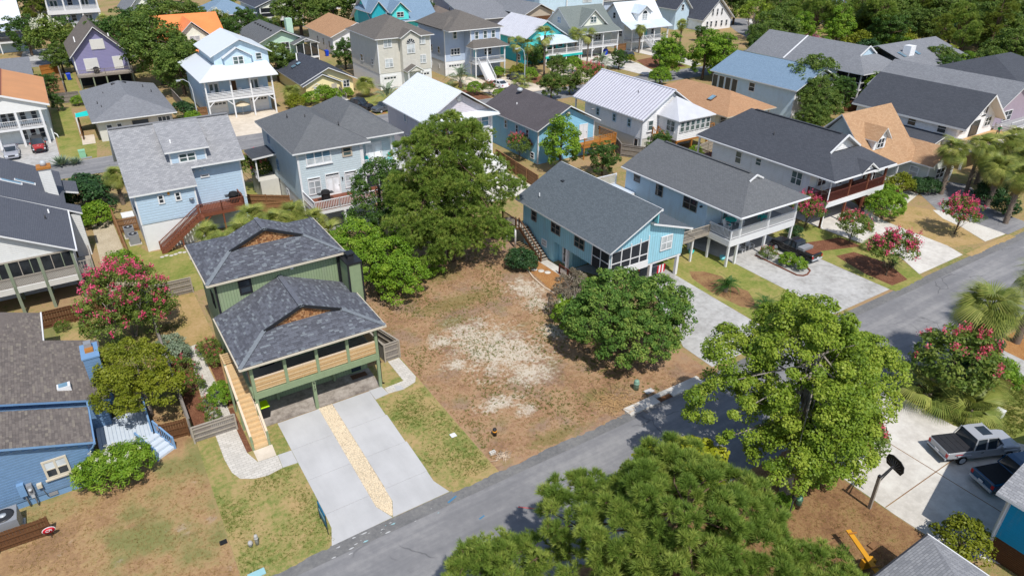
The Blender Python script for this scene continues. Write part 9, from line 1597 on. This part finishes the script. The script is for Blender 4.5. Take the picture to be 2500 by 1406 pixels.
SP = [('rose', 4.5, 50.6, .9, 'red-flowered rose bush beside the green house wall'), ('rose', 4.75, 48.9, .8, 'second rose bush beside the green house wall'), ('rose', 2.3, 48.6, 1.0, 'rose bush across the paver path'), ('rose', 2.4, 46.2, .9, 'tall rose bush beside the plank fence'), ('rose', 2.9, 43.8, .6, 'small rose bush near the front gate fence'), ('rose', 3.0, 42.3, .55, 'smallest rose bush near the front gate fence'), ('grey', 2.2, 51, 1.0, 'grey-green bush beside the pink crape myrtle'), ('grey', 2.1, 52.8, .9, 'grey-green bush behind the plank fence'), ('green', .6, 68.6, 1.5, 'green bush at the end of the gravel yard'), ('dark', -.9, 86.4, 2.6, 'dark glossy shrub by the gravel yard'), ('green', -.4, 83, 1.6, 'green shrub at the head of the gravel yard'), ('dark', -.6, 90, 2.3, 'dark shrub behind the chimney'), ('dark', 33.4, 49.9, 1.3, 'dark shrub beside the teal stair'), ('dark', 33.8, 49.4, 1.0, 'lower dark shrub beside the teal stair'), ('rose', 55.8, 38.4, .85, 'red-flecked shrub in the island flower bed'), ('green', 56.4, 35.2, .75, 'bright low shrub in the island flower bed'), ('green', 56.2, 36.4, .8, 'second bright shrub in the island flower bed'), ('dark', 86.3, 40.6, 1.2, 'left dark hedge bush below the cottage window'), ('dark', 87.6, 39.8, 1.2, 'right dark hedge bush below the cottage window'), ('green', 82.6, 40, .5, 'small round shrub in the gravel'), ('green', 79.2, 40.2, 1.5, 'yellow-green shrub behind the clipped bush'), ('olive', 84.4, 41.8, 1.5, 'airy shrub by the cottage porch'), ('dark', 90.5, 34.4, 1.5, 'dark yucca-like shrub under the palms'), ('dark', 92.5, 34.6, 1.5, 'dark shrub between the palm trunks'), ('dark', 88.4, 31.2, 1.3, 'dark shrub beside the front palm'), ('olive', 35.3, 8.6, 1.3, 'yellow-green bush beside the blue rain barrel'), ('green', 72.9, 65, 1.0, 'bright shrub below the sunroom'), ('green', 79.2, 66.6, 1.2, 'shrub beside the tan cottage porch'), ('green', 39.4, 122.6, 1.6, 'left bush below the yellow house'), ('green', 36.3, 121, 1.4, 'bush below the shaggy palm'), ('green', 40.8, 121.6, 1.3, 'right bush below the yellow house'), ('olive', 33.2, 119.6, 1.5, 'yellow-green bush beside the garages'), ('green', 43.8, 122.8, 1.0, 'low bush right of the yellow house steps'), ('olive', 79, 119.5, 1.7, 'yellow bush behind the black car'), ('green', 80.4, 117.4, 1.4, 'green bush behind the street lamp'), ('dark', 67.2, 88.4, 1.6, 'dark bush beside the ribbed roof porch'), ('green', 75.8, 122.2, 1.3, 'tall bush right of the white staircase'), ('dark', 15.8, 122.5, 1.8, 'dark bush left of the white porch house'), ('green', 16.4, 117.8, 1.4, 'climbing bush on the ranch fence'), ('green', 16.3, 115.6, 1.3, 'tall narrow bush by the ranch fence'), ('green', 1.9, 141.5, 1.0, 'small round bush at the ranch fence'), ('rose', -5, 60.8, .6, 'small shrub by the stained fence'), ('olive', 112.6, 110.6, 1.1, 'orange-tipped grass clump in the far bed'), ('olive', 108.8, 119.6, 1.1, 'dry ornamental grass in the far bed'), ('rose', 101.6, 122.4, 1.0, 'red-leafed shrub beside the far drive'), ('green', 29.6, 16.0, .6, 'low shrub at the sweetgum foot'), ('green', 32.8, 15.9, .8, 'shrub behind the path lamp'), ('dark', 51.2, 16.4, 1.6, 'dark bush under the shaggy palm across the street'), ('green', 52.6, 15.2, 1.5, 'green bush right of the white box'), ('dark', 56.6, 18.0, 1.2, 'low bush beside the footpath across the street'), ('dark', 62, 40, .9, 'dark shrub behind the black pickup'), ('green', 35.9, 43.2, .8, 'green shrub by the maroon railing'), ('green', 13.0, 74.0, .1, 'x')][:-1]
for kk, x, y, s, lb in SP: use(SH[kk], 'shrub', lb, 'shrub', x, y, s)
for p in PROTO:
    for c in list(p.children): bpy.data.objects.remove(c)
    bpy.data.objects.remove(p)
# ---- small ground plants -------------------------------------------------------------
def tufts(name, label, regions, n, L, mat, wid=.012, K=6, up=.8, mask=None):
    out = []; tt = []
    per = [abs(r[1]-r[0])*abs(r[3]-r[2]) for r in regions]; tot = sum(per)
    for r, a in zip(regions, per):
        k = int(n*a/tot); x = r[0]+(r[1]-r[0])*RNG.random(k); y = r[2]+(r[3]-r[2])*RNG.random(k)
        if mask is not None: keep = mask(x, y); x, y = x[keep], y[keep]; k = len(x)
        j = np.repeat(np.arange(k), K); B = np.stack([x, y, np.full(k, .01)], 1)[j]+RNG.normal(size=(k*K, 3))*np.array([.035, .035, 0]); d = nrm(unit(k*K)*np.array([1, 1, .4])+np.array([0, 0, up])); w = nrm(np.cross(d, unit(k*K)))*wid; l = L*(.5+RNG.random(k)[j]*.8)
        out.append(np.stack([B-w, B+w, B+d*l[:, None]], 1)); tt.append(RNG.random(k)[j]*.7+RNG.random(k*K)*.3)
    o = bpy.data.objects.new(name, quads_mesh(name, np.concatenate(out), [mat], np.concatenate(tt))); put(o); tag(o, label, 'grass', None, 'stuff')
def patchy(f1, f2, thr):
    def m(x, y): return (np.sin(x*f1+1.3*np.sin(y*f2*.7))+np.sin(y*f2+1.7*np.sin(x*f1*.6)+1)+.9*RNG.normal(size=len(x))) > thr
    return m
tufts('weeds', 'scattered green weeds on the empty lot', [(17.2, 31.5, 28, 55)], 9000, .16, 'lf_grassy', .014, 7, mask=patchy(.9, .8, .7)); tufts('dry_thatch', 'short dry straw grass on the empty lot', [(17.1, 34, 27.9, 56)], 11000, .1, 'lf_straw', .012, 5, .5)
tufts('lawn_grass', 'patchy green grass tufts on the front lawns', [(1.4, 6.4, 27.8, 35), (13.4, 16.9, 28, 38), (1.6, 4.0, 56, 61.5)], 8000, .09, 'lf_grassy', .012, 6, mask=patchy(1.3, 1.1, .2)); tufts('dry_lawn_grass', 'short dry grass on the blue house lawn', [(-9, 1.2, 27.8, 39.5), (20, 34, 8, 18.5)], 9000, .09, 'lf_straw', .012, 5, .6); tufts('rough_grass', 'rough grass along the near drive', [(46, 56, 11.5, 18)], 3500, .2, 'lf_grassy', .016, 7)
